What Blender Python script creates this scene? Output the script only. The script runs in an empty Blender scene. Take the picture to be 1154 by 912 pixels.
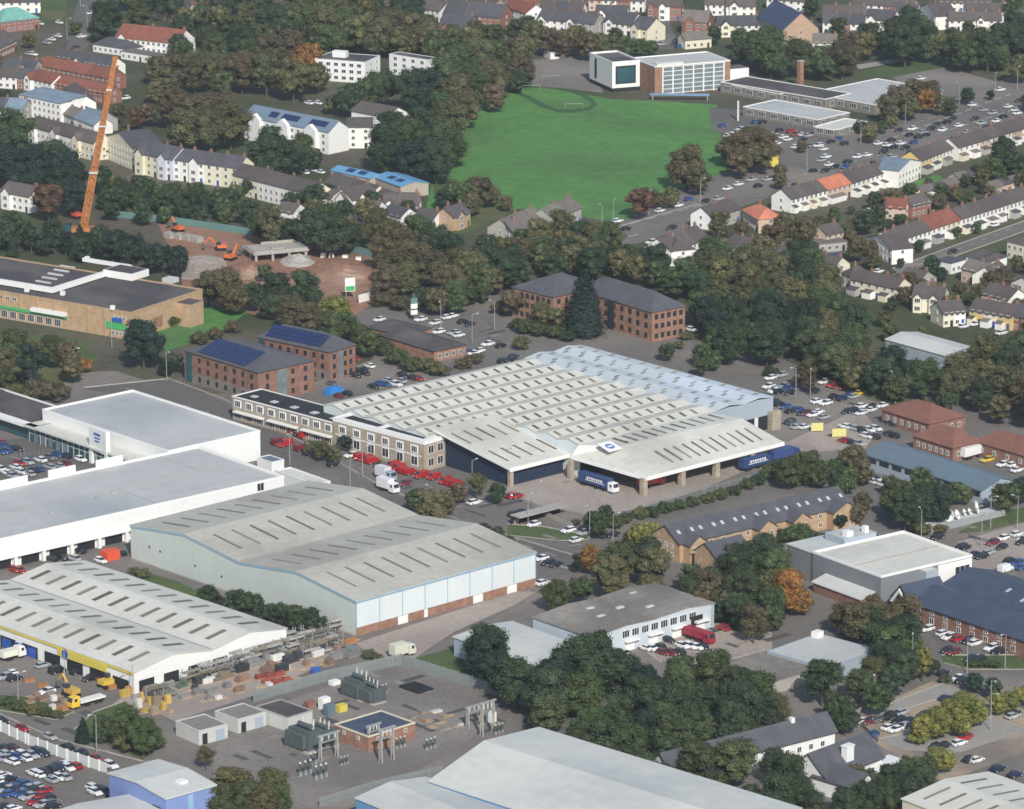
import bpy, math, random
from mathutils import Vector
R = random.Random(11)
sc = bpy.context.scene
COL = sc.collection
# ---------------- camera model (real-world metres) ----------------
F = 5026.0; TH = math.radians(15.1); CH = 350.0; CY = -1300.0
CO, SI = math.cos(TH), math.sin(TH)
def gp(p, z=0.0):
    dx = (p[0]-577)/F; dy = (p[1]-456)/F
    Z = -SI-dy*CO; t = (z-CH)/Z
    return Vector((dx*t, CY+(CO-dy*SI)*t, z))
def pj(v):
    x, y, z = v[0], v[1]-CY, v[2]-CH
    f = y*CO-z*SI; u = y*SI+z*CO
    return (577+F*x/f, 456-F*u/f)
def spx(y): return (y+900)*0.002759        # pixels per metre on ground row y
TO = {'1': 0, '2': 290, '3': 580, '4': 864, 'a': 0, 'b': 230, 'c': 455, 'd': 682}
def t(k, x, y): return (TO[k[1]]+x/3.9655, TO[k[0]]+y/3.9655)
# ---------------- mesh builder ----------------
class MB:
    def __init__(s): s.v = []; s.f = []; s.m = []
    def poly(s, pts, m=0):
        n = len(s.v); s.v += [tuple(p) for p in pts]; s.f.append(tuple(range(n, n+len(pts)))); s.m.append(m)
    def box(s, x0, x1, y0, y1, z0, z1, m=0, mt=None):
        n = len(s.v)
        s.v += [(x0,y0,z0),(x1,y0,z0),(x1,y1,z0),(x0,y1,z0),(x0,y0,z1),(x1,y0,z1),(x1,y1,z1),(x0,y1,z1)]
        for q in ((3,2,1,0),(4,5,6,7),(0,1,5,4),(1,2,6,5),(2,3,7,6),(3,0,4,7)):
            s.f.append(tuple(n+i for i in q)); s.m.append(m)
        if mt is not None: s.m[-5] = mt
    def pr(s, prof, a0, a1, ax='x', m=0, side=None):
        # closed profile [(u,z)] extruded a0..a1 along ax
        n = len(s.v); k = len(prof)
        for a in (a0, a1):
            for u, z in prof: s.v.append((a, u, z) if ax == 'x' else (u, a, z))
        A = tuple(range(n, n+k)); B = tuple(range(n+k, n+2*k))
        s.f.append(A[::-1] if ax == 'x' else A); s.f.append(B if ax == 'x' else B[::-1]); s.m += [m, m]
        for i in range(k):
            j = (i+1) % k
            q = (A[i], A[j], B[j], B[i]); s.f.append(q if ax == 'x' else q[::-1]); s.m.append(m if side is None else side)
    def cyl(s, p, q, r0, r1=None, n=8, m=0, cap=True):
        r1 = r0 if r1 is None else r1; p = Vector(p); q = Vector(q); d = (q-p).normalized()
        a = d.orthogonal().normalized(); b = d.cross(a); k = len(s.v)
        for c, r in ((p, r0), (q, r1)):
            for i in range(n):
                w = 2*math.pi*i/n; s.v.append(tuple(c+a*math.cos(w)*r+b*math.sin(w)*r))
        for i in range(n):
            j = (i+1) % n; s.f.append((k+i, k+j, k+n+j, k+n+i)); s.m.append(m)
        if cap: s.f.append(tuple(k+n-1-i for i in range(n))); s.f.append(tuple(k+n+i for i in range(n))); s.m += [m, m]
    def bar(s, p, q, w, h=None, m=0):
        # square bar between two points
        s.cyl(p, q, w*0.707, None, 4, m)
    def mesh(s, name, mats):
        me = bpy.data.meshes.new(name); me.from_pydata(s.v, [], s.f)
        if not isinstance(mats, (list, tuple)): mats = [mats]
        for mm in mats: me.materials.append(mm)
        me.polygons.foreach_set('material_index', s.m); me.update(); return me
    def build(s, name, mats, parent=None, loc=None, rz=0, col=None):
        return put(s.mesh(name, mats), name, parent, loc, rz, col)
def put(me, name, parent=None, loc=None, rz=0, col=None):
    o = bpy.data.objects.new(name, me); COL.objects.link(o)
    if parent is not None: o.parent = parent
    if loc is not None: o.location = loc
    if rz: o.rotation_euler.z = rz
    if col is not None: o.color = (col[0], col[1], col[2], 1)
    return o
THINGS = []
def th(name, loc, rz, cat, label=None, kp=None, place=None, group=None, ob=None):
    o = ob or bpy.data.objects.new(name, None)
    if ob is None: COL.objects.link(o)
    if loc is not None: o.location = loc
    o.rotation_euler.z = rz; o['category'] = cat
    if label: o['label'] = label
    if group: o['group'] = group
    THINGS.append((o, label, kp, place)); return o
ORD = ['', 'second', 'third', 'fourth', 'fifth', 'sixth', 'seventh', 'eighth', 'ninth', 'tenth', 'eleventh', 'twelfth', 'thirteenth', 'fourteenth', 'fifteenth', 'sixteenth', 'seventeenth', 'eighteenth', 'nineteenth', 'twentieth', 'twenty-first', 'twenty-second', 'twenty-third', 'twenty-fourth', 'twenty-fifth', 'twenty-sixth', 'twenty-seventh', 'twenty-eighth', 'twenty-ninth', 'thirtieth', 'thirty-first', 'thirty-second', 'thirty-third', 'thirty-fourth', 'thirty-fifth', 'thirty-sixth', 'thirty-seventh', 'thirty-eighth', 'thirty-ninth', 'fortieth']
def finish_labels():
    g = {}
    for o, lab, kp, pl in THINGS:
        if lab is None: g.setdefault((kp, pl), []).append(o)
    for (kp, pl), os_ in g.items():
        os_.sort(key=lambda o: pj(o.location)[0]); n = len(os_)
        for i, o in enumerate(os_):
            if n == 1: o['label'] = f'{kp} {pl}'
            elif i == 0: o['label'] = f'leftmost {kp} {pl}'
            elif i == n-1: o['label'] = f'rightmost {kp} {pl}'
            else: o['label'] = f'{ORD[min(i,39)]} {kp} from the left {pl}'
            if len(o['label'].split()) > 16: print('LONG', kp, '|', pl)
# ---------------- materials ----------------
def newmat(name):
    m = bpy.data.materials.new(name); m.use_nodes = True; nt = m.node_tree
    return m, nt, nt.nodes['Principled BSDF']
def mat(name, c, rough=0.85, amt=0.18, sc1=0.15, sc2=1.5, streak=None, objcol=False, spec=0.3, bump=0, metal=0, c2=None, th2=0.58, panel=None, rnd=0):
    m, nt, b = newmat(name); N = nt.nodes; Lk = nt.links
    tc = N.new('ShaderNodeTexCoord')
    mp = N.new('ShaderNodeMapping'); Lk.new(tc.outputs['Object'], mp.inputs[0])
    if streak: mp.inputs['Scale'].default_value = streak
    n1 = N.new('ShaderNodeTexNoise'); n1.inputs['Scale'].default_value = sc1; n1.inputs['Detail'].default_value = 5
    n2 = N.new('ShaderNodeTexNoise'); n2.inputs['Scale'].default_value = sc2; n2.inputs['Detail'].default_value = 3
    Lk.new(tc.outputs['Object'], n1.inputs['Vector']); Lk.new(mp.outputs[0], n2.inputs['Vector'])
    ad = N.new('ShaderNodeMath'); ad.operation = 'ADD'; Lk.new(n1.outputs[0], ad.inputs[0]); Lk.new(n2.outputs[0], ad.inputs[1])
    mr = N.new('ShaderNodeMapRange'); Lk.new(ad.outputs[0], mr.inputs[0])
    mr.inputs[1].default_value = 0.65; mr.inputs[2].default_value = 1.35
    mr.inputs[3].default_value = 1-amt; mr.inputs[4].default_value = 1+amt
    hs = N.new('ShaderNodeHueSaturation'); Lk.new(mr.outputs[0], hs.inputs['Value'])
    if objcol:
        oi = N.new('ShaderNodeObjectInfo'); src = oi.outputs['Color']
    else:
        rg = N.new('ShaderNodeRGB'); rg.outputs[0].default_value = (c[0], c[1], c[2], 1); src = rg.outputs[0]
    if c2 is not None:
        n3 = N.new('ShaderNodeTexNoise'); n3.inputs['Scale'].default_value = sc1*0.55; n3.inputs['Detail'].default_value = 6
        Lk.new(tc.outputs['Object'], n3.inputs['Vector'])
        cr = N.new('ShaderNodeMapRange'); Lk.new(n3.outputs[0], cr.inputs[0]); cr.inputs[1].default_value = th2-0.08; cr.inputs[2].default_value = th2+0.08
        mx = N.new('ShaderNodeMix'); mx.data_type = 'RGBA'; Lk.new(cr.outputs[0], mx.inputs[0]); Lk.new(src, mx.inputs[6]); mx.inputs[7].default_value = (c2[0], c2[1], c2[2], 1)
        src = mx.outputs[2]
    if panel:
        bk = N.new('ShaderNodeTexBrick'); Lk.new(tc.outputs['Object'], bk.inputs['Vector']); bk.inputs['Scale'].default_value = 1
        bk.inputs['Brick Width'].default_value = panel[0]; bk.inputs['Row Height'].default_value = panel[1]; bk.inputs['Mortar Size'].default_value = .06; bk.inputs['Mortar Smooth'].default_value = .5
        v = panel[2]; bk.inputs['Color1'].default_value = (1, 1, 1, 1); bk.inputs['Color2'].default_value = (1-v, 1-v, 1-v, 1); bk.inputs['Mortar'].default_value = (1-2.2*v, 1-2.2*v, 1-2.2*v, 1)
        mm = N.new('ShaderNodeMix'); mm.data_type = 'RGBA'; mm.blend_type = 'MULTIPLY'; mm.inputs[0].default_value = 1; Lk.new(src, mm.inputs[6]); Lk.new(bk.outputs[0], mm.inputs[7]); src = mm.outputs[2]
    if rnd:
        oi = N.new('ShaderNodeObjectInfo'); rr_ = N.new('ShaderNodeMapRange'); Lk.new(oi.outputs['Random'], rr_.inputs[0]); rr_.inputs[3].default_value = 1-rnd; rr_.inputs[4].default_value = 1+rnd
        vm = N.new('ShaderNodeVectorMath'); vm.operation = 'SCALE'; Lk.new(src, vm.inputs[0]); Lk.new(rr_.outputs[0], vm.inputs['Scale']); src = vm.outputs[0]
    Lk.new(src, hs.inputs['Color']); Lk.new(hs.outputs[0], b.inputs['Base Color'])
    b.inputs['Roughness'].default_value = rough; b.inputs['Specular IOR Level'].default_value = spec; b.inputs['Metallic'].default_value = metal
    if bump:
        bp = N.new('ShaderNodeBump'); bp.inputs['Strength'].default_value = bump; bp.inputs['Distance'].default_value = 0.3
        Lk.new(n2.outputs[0], bp.inputs['Height']); Lk.new(bp.outputs[0], b.inputs['Normal'])
    return m
def leafmat(att=False):
    m, nt, b = newmat('foliage_far' if att else 'foliage'); N = nt.nodes; Lk = nt.links
    tc = N.new('ShaderNodeTexCoord'); oi = N.new('ShaderNodeObjectInfo')
    n1 = N.new('ShaderNodeTexNoise'); n1.inputs['Scale'].default_value = 3.2; n1.inputs['Detail'].default_value = 4
    n1.noise_dimensions = '4D'; Lk.new(tc.outputs['Object'], n1.inputs['Vector'])
    ml = N.new('ShaderNodeMath'); ml.operation = 'MULTIPLY'; ml.inputs[1].default_value = 40; Lk.new(oi.outputs['Random'], ml.inputs[0]); Lk.new(ml.outputs[0], n1.inputs['W'])
    mr = N.new('ShaderNodeMapRange'); Lk.new(n1.outputs[0], mr.inputs[0]); mr.inputs[1].default_value = .3; mr.inputs[2].default_value = .7; mr.inputs[3].default_value = .7; mr.inputs[4].default_value = 1.35
    ge = N.new('ShaderNodeNewGeometry'); ri = N.new('ShaderNodeMapRange'); Lk.new(ge.outputs['Random Per Island'], ri.inputs[0]); ri.inputs[3].default_value = .55; ri.inputs[4].default_value = 1.6; mu = N.new('ShaderNodeMath'); mu.operation = 'MULTIPLY'; Lk.new(mr.outputs[0], mu.inputs[0]); Lk.new(ri.outputs[0], mu.inputs[1])
    r2 = N.new('ShaderNodeMapRange'); Lk.new(n1.outputs[0], r2.inputs[0]); r2.inputs[1].default_value = .3; r2.inputs[2].default_value = .7; r2.inputs[3].default_value = .52; r2.inputs[4].default_value = .475
    hs = N.new('ShaderNodeHueSaturation'); Lk.new(oi.outputs['Color'], hs.inputs['Color']); Lk.new(mu.outputs[0], hs.inputs['Value'])
    if att: va = N.new('ShaderNodeAttribute'); va.attribute_name = 'tint'; Lk.new(va.outputs['Color'], hs.inputs['Color']); n1.inputs['Scale'].default_value = .3; Lk.new(r2.outputs[0], hs.inputs['Hue'])
    Lk.new(hs.outputs[0], b.inputs['Base Color']); b.inputs['Roughness'].default_value = 0.7; b.inputs['Specular IOR Level'].default_value = 0.15
    return m
def brickmat(name, c, mortar, amt=.2):
    m, nt, b = newmat(name); N = nt.nodes; Lk = nt.links
    tc = N.new('ShaderNodeTexCoord'); n = N.new('ShaderNodeTexNoise'); n.inputs['Scale'].default_value = .5; n.inputs['Detail'].default_value = 8; n.inputs['Roughness'].default_value = .7
    Lk.new(tc.outputs['Object'], n.inputs['Vector'])
    cr = N.new('ShaderNodeValToRGB'); Lk.new(n.outputs[0], cr.inputs[0])
    cr.color_ramp.elements[0].position = .3; cr.color_ramp.elements[0].color = (c[0]*.75, c[1]*.72, c[2]*.7, 1)
    cr.color_ramp.elements[1].position = .7; cr.color_ramp.elements[1].color = ((c[0]*3+mortar[0])/4*1.1, (c[1]*3+mortar[1])/4*1.1, (c[2]*3+mortar[2])/4*1.1, 1)
    wv = N.new('ShaderNodeTexWave'); wv.bands_direction = 'Z'; wv.inputs['Scale'].default_value = 1.1; Lk.new(tc.outputs['Object'], wv.inputs['Vector'])
    mx = N.new('ShaderNodeMix'); mx.data_type = 'RGBA'; mx.blend_type = 'MULTIPLY'; mx.inputs[0].default_value = .18; Lk.new(cr.outputs[0], mx.inputs[6]); Lk.new(wv.outputs[0], mx.inputs[7])
    Lk.new(mx.outputs[2], b.inputs['Base Color']); b.inputs['Roughness'].default_value = .9; b.inputs['Specular IOR Level'].default_value = .2
    return m
M = {}
M['cream_roof'] = mat('cream_sheet_roof', (.60,.60,.54), .6, .09, .06, .5, (1,1,1), c2=(.46,.46,.41), th2=.62, panel=(9, 1.1, .05))
M['cream_roof2'] = mat('weathered_sheet_roof', (.46,.455,.40), .7, .12, .05, .5, c2=(.36,.35,.30), th2=.58, panel=(1.1, 7, .06))
M['grey_roof'] = mat('grey_membrane_roof', (.47,.48,.475), .6, .08, .04, .3, c2=(.36,.38,.395), th2=.57, panel=(14, 2.1, .045))
M['pale_roof'] = mat('pale_blue_sheet_roof', (.50,.55,.59), .5, .07, .06, .4, c2=(.55,.63,.72), th2=.55)
M['lt_roof'] = mat('light_grey_sheet_roof', (.55,.565,.54), .55, .08, .05, .3, c2=(.45,.47,.46), th2=.58, panel=(1.1, 12, .05))
M['white'] = mat('white_cladding', (.74,.75,.74), .5, .05, .1, .6)
M['white_trim'] = mat('white_trim', (.78,.78,.76), .5, .03)
M['pale_green'] = mat('pale_green_cladding', (.50,.55,.52), .55, .06, .08, .5, (2,2,.15))
M['white_blue'] = mat('pale_blue_cladding', (.62,.67,.68), .5, .05, .1, .6, (2,2,.1))
M['blue_line'] = mat('sky_blue_trim', (.25,.42,.58), .5, .05)
M['blue_wall'] = mat('lavender_blue_cladding', (.20,.27,.52), .5, .06)
M['sky_wall'] = mat('bright_blue_cladding', (.13,.30,.55), .5, .06)
M['greyblue_wall'] = mat('greyblue_cladding', (.33,.39,.45), .5, .06)
M['grey_wall'] = mat('dark_grey_cladding', (.20,.215,.235), .6, .08, streak=(3,3,.1))
M['cream_wall'] = mat('cream_render', (.62,.57,.44), .85, .08)
M['stone'] = brickmat('buff_stone', (.40,.345,.27), (.5,.46,.40))
M['tan'] = brickmat('tan_brick', (.50,.34,.20), (.5,.45,.4))
M['brick'] = brickmat('red_brick', (.25,.118,.085), (.45,.4,.35))
M['brick2'] = brickmat('orange_brick', (.31,.155,.10), (.5,.45,.4))
M['greystone'] = brickmat('grey_stone', (.22,.20,.18), (.35,.33,.3))
M['black_roof'] = mat('black_felt_roof', (.028,.03,.035), .8, .3, .12, 1.2)
M['felt'] = mat('dark_felt_roof', (.075,.069,.074), .85, .25, .08, .7, c2=(.11,.10,.098))
M['brown_roof'] = mat('brown_weathered_roof', (.19,.175,.155), .85, .25, .07, .6, c2=(.27,.25,.22), th2=.6)
M['slate'] = mat('dark_slate', (.090,.092,.105), .6, .25, .3, 3)
M['blue_slate'] = mat('blue_slate', (.058,.075,.115), .55, .22, .2, 2)
M['greyblue_roof'] = mat('greyblue_sheet_roof', (.125,.175,.215), .6, .1, .08, .6)
M['red_tile'] = mat('red_brown_tile', (.20,.095,.070), .8, .2, .3, 3)
M['roof_obj'] = mat('house_roof_tile', None, .75, .25, .3, 2.5, objcol=True)
M['wall_obj'] = mat('house_render', None, .8, .1, .3, 2, objcol=True)
M['obj'] = mat('painted', None, .45, .06, .3, 2, objcol=True, spec=.5)
M['light'] = mat('rooflight_sheet', (.26,.265,.24), .45, .12, .2, 1.5, rnd=.3)
M['light2'] = mat('aged_rooflight_sheet', (.17,.16,.12), .5, .15, .2, 1.5, rnd=.42)
M['skyl'] = mat('skylight_glass', (.42,.50,.55), .25, .1, spec=.6)
M['glass'] = mat('window_glass', (.03,.04,.05), .12, .2, .6, 2, spec=.7)
M['teal_glass'] = mat('teal_glazing', (.03,.085,.105), .12, .25, .15, .6, spec=.7)
M['glass2'] = mat('pale_glazing', (.16,.20,.22), .15, .3, .3, 1.0, spec=.7)
M['solar'] = mat('solar_panel', (.020,.035,.10), .25, .2, .5, 2, spec=.6)
M['work_wall'] = mat('grey_blue_white_cladding', (.50,.56,.60), .5, .06)
M['board_y'] = mat('pale_yellow_board', (.60,.56,.22), .5, .06)
M['dark'] = mat('dark_opening', (.02,.022,.025), .8, .2)
M['green'] = mat('green_fascia', (.07,.38,.13), .5, .05)
M['yellow'] = mat('yellow_fascia', (.60,.50,.10), .5, .06)
M['logo_blue'] = mat('blue_sign_paint', (.03,.10,.38), .5, .05)
M['conc'] = mat('concrete', (.36,.34,.31), .9, .2, .2, 1.5)
M['steel'] = mat('galvanised_steel', (.36,.38,.39), .5, .1, metal=.3)
M['dsteel'] = mat('dark_green_grey_steel', (.085,.105,.11), .6, .2, .4, 2)
M['tyre'] = mat('black_rubber', (.02,.02,.02), .8, .1)
M['rim'] = mat('alloy_rim', (.4,.4,.42), .4, .1)
M['bark'] = mat('bark', (.10,.08,.06), .95, .25, 1, 5)
M['leaf'] = leafmat()
# ground materials
M['soil'] = mat('garden_ground', (.060,.075,.036), .95, .35, .02, .35, bump=.2, c2=(.115,.10,.075), th2=.53)
M['asphalt'] = mat('worn_asphalt', (.158,.146,.134), .92, .18, .03, .5, c2=(.215,.194,.172), th2=.56)
M['asphalt_d'] = mat('road_asphalt', (.126,.119,.113), .92, .16, .04, .6, c2=(.168,.155,.142), th2=.6)
M['yard'] = mat('brown_paving', (.35,.305,.268), .92, .2, .06, .7, c2=(.28,.24,.212), th2=.52)
M['tanpark'] = mat('sandy_paving', (.36,.29,.215), .92, .16, .06, .7, c2=(.20,.17,.145), th2=.52)
M['lane'] = mat('pale_road_surface', (.30,.285,.26), .92, .12, .06, .6)
M['field'] = mat('sports_grass', (.085,.215,.055), .95, .26, .035, .22, c2=(.072,.160,.050), th2=.55)
M['verge'] = mat('rough_grass', (.075,.110,.038), .95, .3, .05, .6, c2=(.115,.110,.055), th2=.6)
M['earth'] = mat('red_brown_earth', (.27,.15,.10), .95, .3, .05, .5, c2=(.34,.24,.175), th2=.6)
M['gravel'] = mat('grey_gravel', (.235,.215,.195), .95, .25, .05, .9, c2=(.165,.152,.142), th2=.5)
M['paint'] = mat('white_line_paint', (.5,.5,.48), .8, .2, .5, 3)
M['paint_dim'] = mat('faded_line_paint', (.27,.27,.26), .85, .25, .5, 3)
# ---------------- building helpers ----------------
FOOT = []
def frame(p0, p1, p2, z=0.0, fit=True):
    a = gp(p0, z); b = gp(p1, z); c = gp(p2, z)
    ax = math.atan2(c.y-a.y, c.x-a.x); ay = math.atan2(b.y-a.y, b.x-a.x)
    dl = (ay-ax-math.pi/2); dl = (dl+math.pi) % (2*math.pi)-math.pi
    if not fit: return Vector((a.x, a.y, 0)), ax+dl/2, (c-a).length, (b-a).length
    best = None
    for f_ in (0, .25, .5, .75, 1):        # share of the angle correction taken by the long side; lengths refitted
        a2 = ax+dl*f_; e = 0; Ls = []
        for d, tgt, l0 in ((a2, p2, (c-a).length), (a2+math.pi/2, p1, (b-a).length)):
            bl = min(((l0*k/50, pj((a.x+math.cos(d)*l0*k/50, a.y+math.sin(d)*l0*k/50, z))) for k in range(38, 63)), key=lambda q: (q[1][0]-tgt[0])**2+(q[1][1]-tgt[1])**2*1.5)
            Ls.append(bl[0]); e += (bl[1][0]-tgt[0])**2+1.5*(bl[1][1]-tgt[1])**2
        if best is None or e < best[0]: best = (e, a2, Ls)
    return Vector((a.x, a.y, 0)), best[1], best[2][0], best[2][1]
def comp(p2, p3, p1=None, p0=None, z=0):
    # missing pixel corner p0 (or p1) by a world parallelogram
    if p0 is None: w = gp(p1, z)+gp(p2, z)-gp(p3, z)
    else: w = gp(p0, z)+gp(p3, z)-gp(p2, z)
    return pj((w.x, w.y, z))
def foot(o, rz, L, W, ox=0, oy=0):
    FOOT.append((o.x, o.y, rz, ox, oy, ox+L, oy+W))
def infoot(x, y, m=2.0):
    for fx, fy, rz, a, b, c, d in FOOT:
        dx, dy = x-fx, y-fy
        if dx*dx+dy*dy > 40000: continue
        u = dx*math.cos(rz)+dy*math.sin(rz); w = -dx*math.sin(rz)+dy*math.cos(rz)
        if a-m < u < c+m and b-m < w < d+m: return True
    return False
def zig(W, h, bays, rise):
    P = [(0, h)]
    for i in range(bays):
        P += [(W*(i+.5)/bays, h+rise), (W*(i+1)/bays, h)]
    return P
def top(prof, t_=.22, ov=.3):
    # thin roof slab following profile
    p = list(prof); s0 = (p[1][1]-p[0][1])/(p[1][0]-p[0][0]); s1 = (p[-1][1]-p[-2][1])/(p[-1][0]-p[-2][0])
    p[0] = (p[0][0]-ov, p[0][1]-ov*s0); p[-1] = (p[-1][0]+ov, p[-1][1]+ov*s1)
    return [(a, z+.02) for a, z in p]+[(a, z+.02+t_) for a, z in reversed(p)]
def winmesh(w, h, kind='w', mull=1):
    k = ('win', w, h, kind, mull)
    if k not in CACHE:
        b = MB(); fr = {'w': M['white_trim'], 'd': M['dark'], 's': M['stone']}[kind]
        g = .09 if w > .9 else .07
        b.box(-w/2, w/2, -.08, .06, 0, g); b.box(-w/2, w/2, -.08, .06, h-g, h)
        b.box(-w/2, -w/2+g, -.08, .06, g, h-g); b.box(w/2-g, w/2, -.08, .06, g, h-g)
        for i in range(1, mull+1):
            x = -w/2+w*i/(mull+1); b.box(x-.04, x+.04, -.08, .06, g, h-g)
        c = MB(); c.box(-w/2+g, w/2-g, -.03, .03, g, h-g)
        CACHE[k] = (b.mesh('window', fr), c.mesh('pane', M['glass']))
        d = MB(); d.v = b.v+c.v; n = len(b.v); d.f = b.f+[tuple(i+n for i in q) for q in c.f]; d.m = b.m+[1]*len(c.f)
        CACHE[k+('one',)] = d.mesh('window', [fr, M['glass']])
    return CACHE[k]
CACHE = {}
def win(parent, face, a, z, w, h, L=0, W=0, kind='w', mull=1, deep=True, name='window'):
    f_, p_ = winmesh(w, h, kind, mull)
    loc, rz = {'x': ((a, -.03, z), 0), 'y': ((-.03, a, z), -math.pi/2), 'X': ((a, W+.03, z), math.pi), 'Y': ((L+.03, a, z), math.pi/2)}[face]
    if deep:
        o = put(f_, name, parent, loc, rz); put(p_, 'pane', o)
    else: o = put(CACHE[('win', w, h, kind, mull, 'one')], name, parent, loc, rz)
    return o
def wins(parent, face, a0, a1, n, zs, w, h, **k):
    for z in zs:
        for i in range(n): win(parent, face, a0+(a1-a0)*(i+.5)/n, z, w, h, **k)
def panel(parent, face, a0, a1, z0, z1, m, name, d=.12, L=0, W=0):
    b = MB()
    if face == 'x': b.box(a0, a1, -d, -.005, z0, z1)
    elif face == 'y': b.box(-d, -.005, a0, a1, z0, z1)
    elif face == 'X': b.box(a0, a1, W+.005, W+d, z0, z1)
    else: b.box(L+.005, L+d, a0, a1, z0, z1)
    return b.build(name, m, parent)
def skylights(parent, prof_z, pts, lx, ly, m, ax, name='skylight', lim=100):
    # pts: [(x,y)], ax = axis the ridge runs along; prof_z(u)->(z,slope angle)
    key = ('sky', lx, ly, m.name)
    if key not in CACHE:
        b = MB(); b.box(-lx/2, lx/2, -ly/2, ly/2, 0, .10); CACHE[key] = b.mesh(name, m)
    ex = []
    for i, (x, y) in enumerate(pts):
        z, a = prof_z(y if ax == 'x' else x)
        if i < lim:
            o = put(CACHE[key], name, parent, (x, y, z+.24))
            if ax == 'x': o.rotation_euler.x = a
            else: o.rotation_euler.y = -a
        else: ex.append((x, y, z, a))
    if ex:
        b = MB()
        for x, y, z, a in ex:
            if ax == 'x':
                c, s_ = math.cos(a)*ly/2, math.sin(a)*ly/2
                P = [(x-lx/2, y-c, z-s_), (x+lx/2, y-c, z-s_), (x+lx/2, y+c, z+s_), (x-lx/2, y+c, z+s_)]
            else:
                c, s_ = math.cos(a)*lx/2, math.sin(a)*lx/2
                P = [(x-c, y-ly/2, z-s_), (x+c, y-ly/2, z+s_), (x+c, y+ly/2, z+s_), (x-c, y+ly/2, z-s_)]
            b.poly([(p[0], p[1], p[2]+.34) for p in P])
        o = b.build('far_skylights', m, parent); o['kind'] = 'stuff'
def profz(prof):
    def f(u):
        for (a, z), (b, w) in zip(prof, prof[1:]):
            if a <= u <= b: return z+(w-z)*(u-a)/(b-a), math.atan2(w-z, b-a)
        return prof[-1][1], 0
    return f
def shed(name, label, cat, p0, p1, p2, h, wall, roof, bays=1, ax='x', rise=1.5, kind='gable', z=None, par=.8, parm=None, group=None, prof=None, t_=.22, ov=.3, kp=None, place=None, fit=True):
    o, rz, L, W = frame(p0, p1, p2, h if z is None else z, fit)
    root = th(name, o, rz, cat, label, kp, place, group); foot(o, rz, L, W)
    span, run = (W, L) if ax == 'x' else (L, W)
    if kind == 'gable':
        P = prof(span) if prof else zig(span, h, bays, rise)
        b = MB(); b.pr([(0, 0), (span, 0)]+P[::-1], 0, run, ax); b.build('wall', wall, root)
        b = MB(); b.pr(top(P, t_, ov), -ov, run+ov, ax); rf = b.build('roof', roof, root)
    elif kind == 'flat':
        P = [(0, h-par), (span, h-par)]
        b = MB(); b.box(0, L, 0, W, 0, h-par); b.build('wall', wall, root)
        b = MB(); b.box(.3, L-.3, .3, W-.3, h-par+.01, h-par+.06); rf = b.build('roof', roof, root)
        b = MB(); w = .35
        b.box(-.06, L+.06, -.06, w, h-par+.005, h); b.box(-.06, L+.06, W-w, W+.06, h-par+.005, h)
        b.box(-.06, w, w, W-w, h-par+.005, h-.002); b.box(L-w, L+.06, w, W-w, h-par+.005, h-.002)
        b.build('parapet', parm or wall, root)
    elif kind == 'hip':
        b = MB(); b.box(0, L, 0, W, 0, h); b.build('wall', wall, root)
        b = MB(); e = .5; x0, x1, y0, y1 = -e, L+e, -e, W+e
        if (x1-x0) >= (y1-y0): i = (y1-y0)/2; r0 = (x0+i, (y0+y1)/2, h+rise); r1 = (x1-i, (y0+y1)/2, h+rise)
        else: i = (x1-x0)/2; r0 = ((x0+x1)/2, y0+i, h+rise); r1 = ((x0+x1)/2, y1-i, h+rise)
        a, c, d, f_ = (x0, y0, h+.02), (x1, y0, h+.02), (x1, y1, h+.02), (x0, y1, h+.02)
        if (x1-x0) >= (y1-y0):
            b.poly([a, c, r1, r0]); b.poly([c, d, r1]); b.poly([d, f_, r0, r1]); b.poly([f_, a, r0])
        else:
            b.poly([a, c, r0]); b.poly([c, d, r1, r0]); b.poly([d, f_, r1]); b.poly([f_, a, r0, r1])
        b.poly([f_, d, c, a]); rf = b.build('roof', roof, root); P = [(0, h), (span/2, h+rise), (span, h)]
    return dict(r=root, L=L, W=W, P=P, h=h, rf=rf, pz=profz(P), o=o, rz=rz)
def parts(root, name, m, boxes):
    for q in boxes:
        b = MB(); b.box(*q); b.build(name, m, root)
def blk(root, x0, x1, y0, y1, z0, z1, m, name, mt=None):
    b = MB(); b.box(x0, x1, y0, y1, z0, z1, 0, None if mt is None else 1)
    return b.build(name, m if mt is None else [m, mt], root)
# ================= GROUND =================
gl = [0]
def patch(name, m, pts, k, tile=None, z=None):
    gl[0] += 1; z = .02*k+.0016*gl[0]
    P = [gp(t(tile, *p) if tile else p, z) for p in pts]
    b = MB(); c = sum(P, Vector())/len(P)
    b.poly([(p.x-c.x, p.y-c.y, 0) for p in P]); ob = b.build(name, M[m], None, (c.x, c.y, z)); ob['kind'] = 'structure'; return ob
b = MB(); b.box(-12000, 12000, -6000, 18000, -3, 0); g = b.build('ground', M['soil']); g['kind'] = 'structure'
patch('industrial_tarmac', 'asphalt', [(-140,430),(130,418),(215,445),(330,440),(420,405),(400,385),(400,350),(560,330),(600,350),(640,375),(700,370),(790,385),(800,400),(870,400),(930,425),(1010,452),(1260,470),(1260,990),(-140,990)], 1)
patch('sports_field', 'field', [(505,165),(520,140),(545,112),(575,97),(620,100),(690,112),(740,114),(808,118),(812,150),(822,180),(815,198),(760,232),(700,250),(640,243),(590,235),(540,240),(480,235),(488,200)], 1)
M['uncut'] = mat('uncut_grass', (.045,.105,.040), .95, .25, .1, .8)
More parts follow.
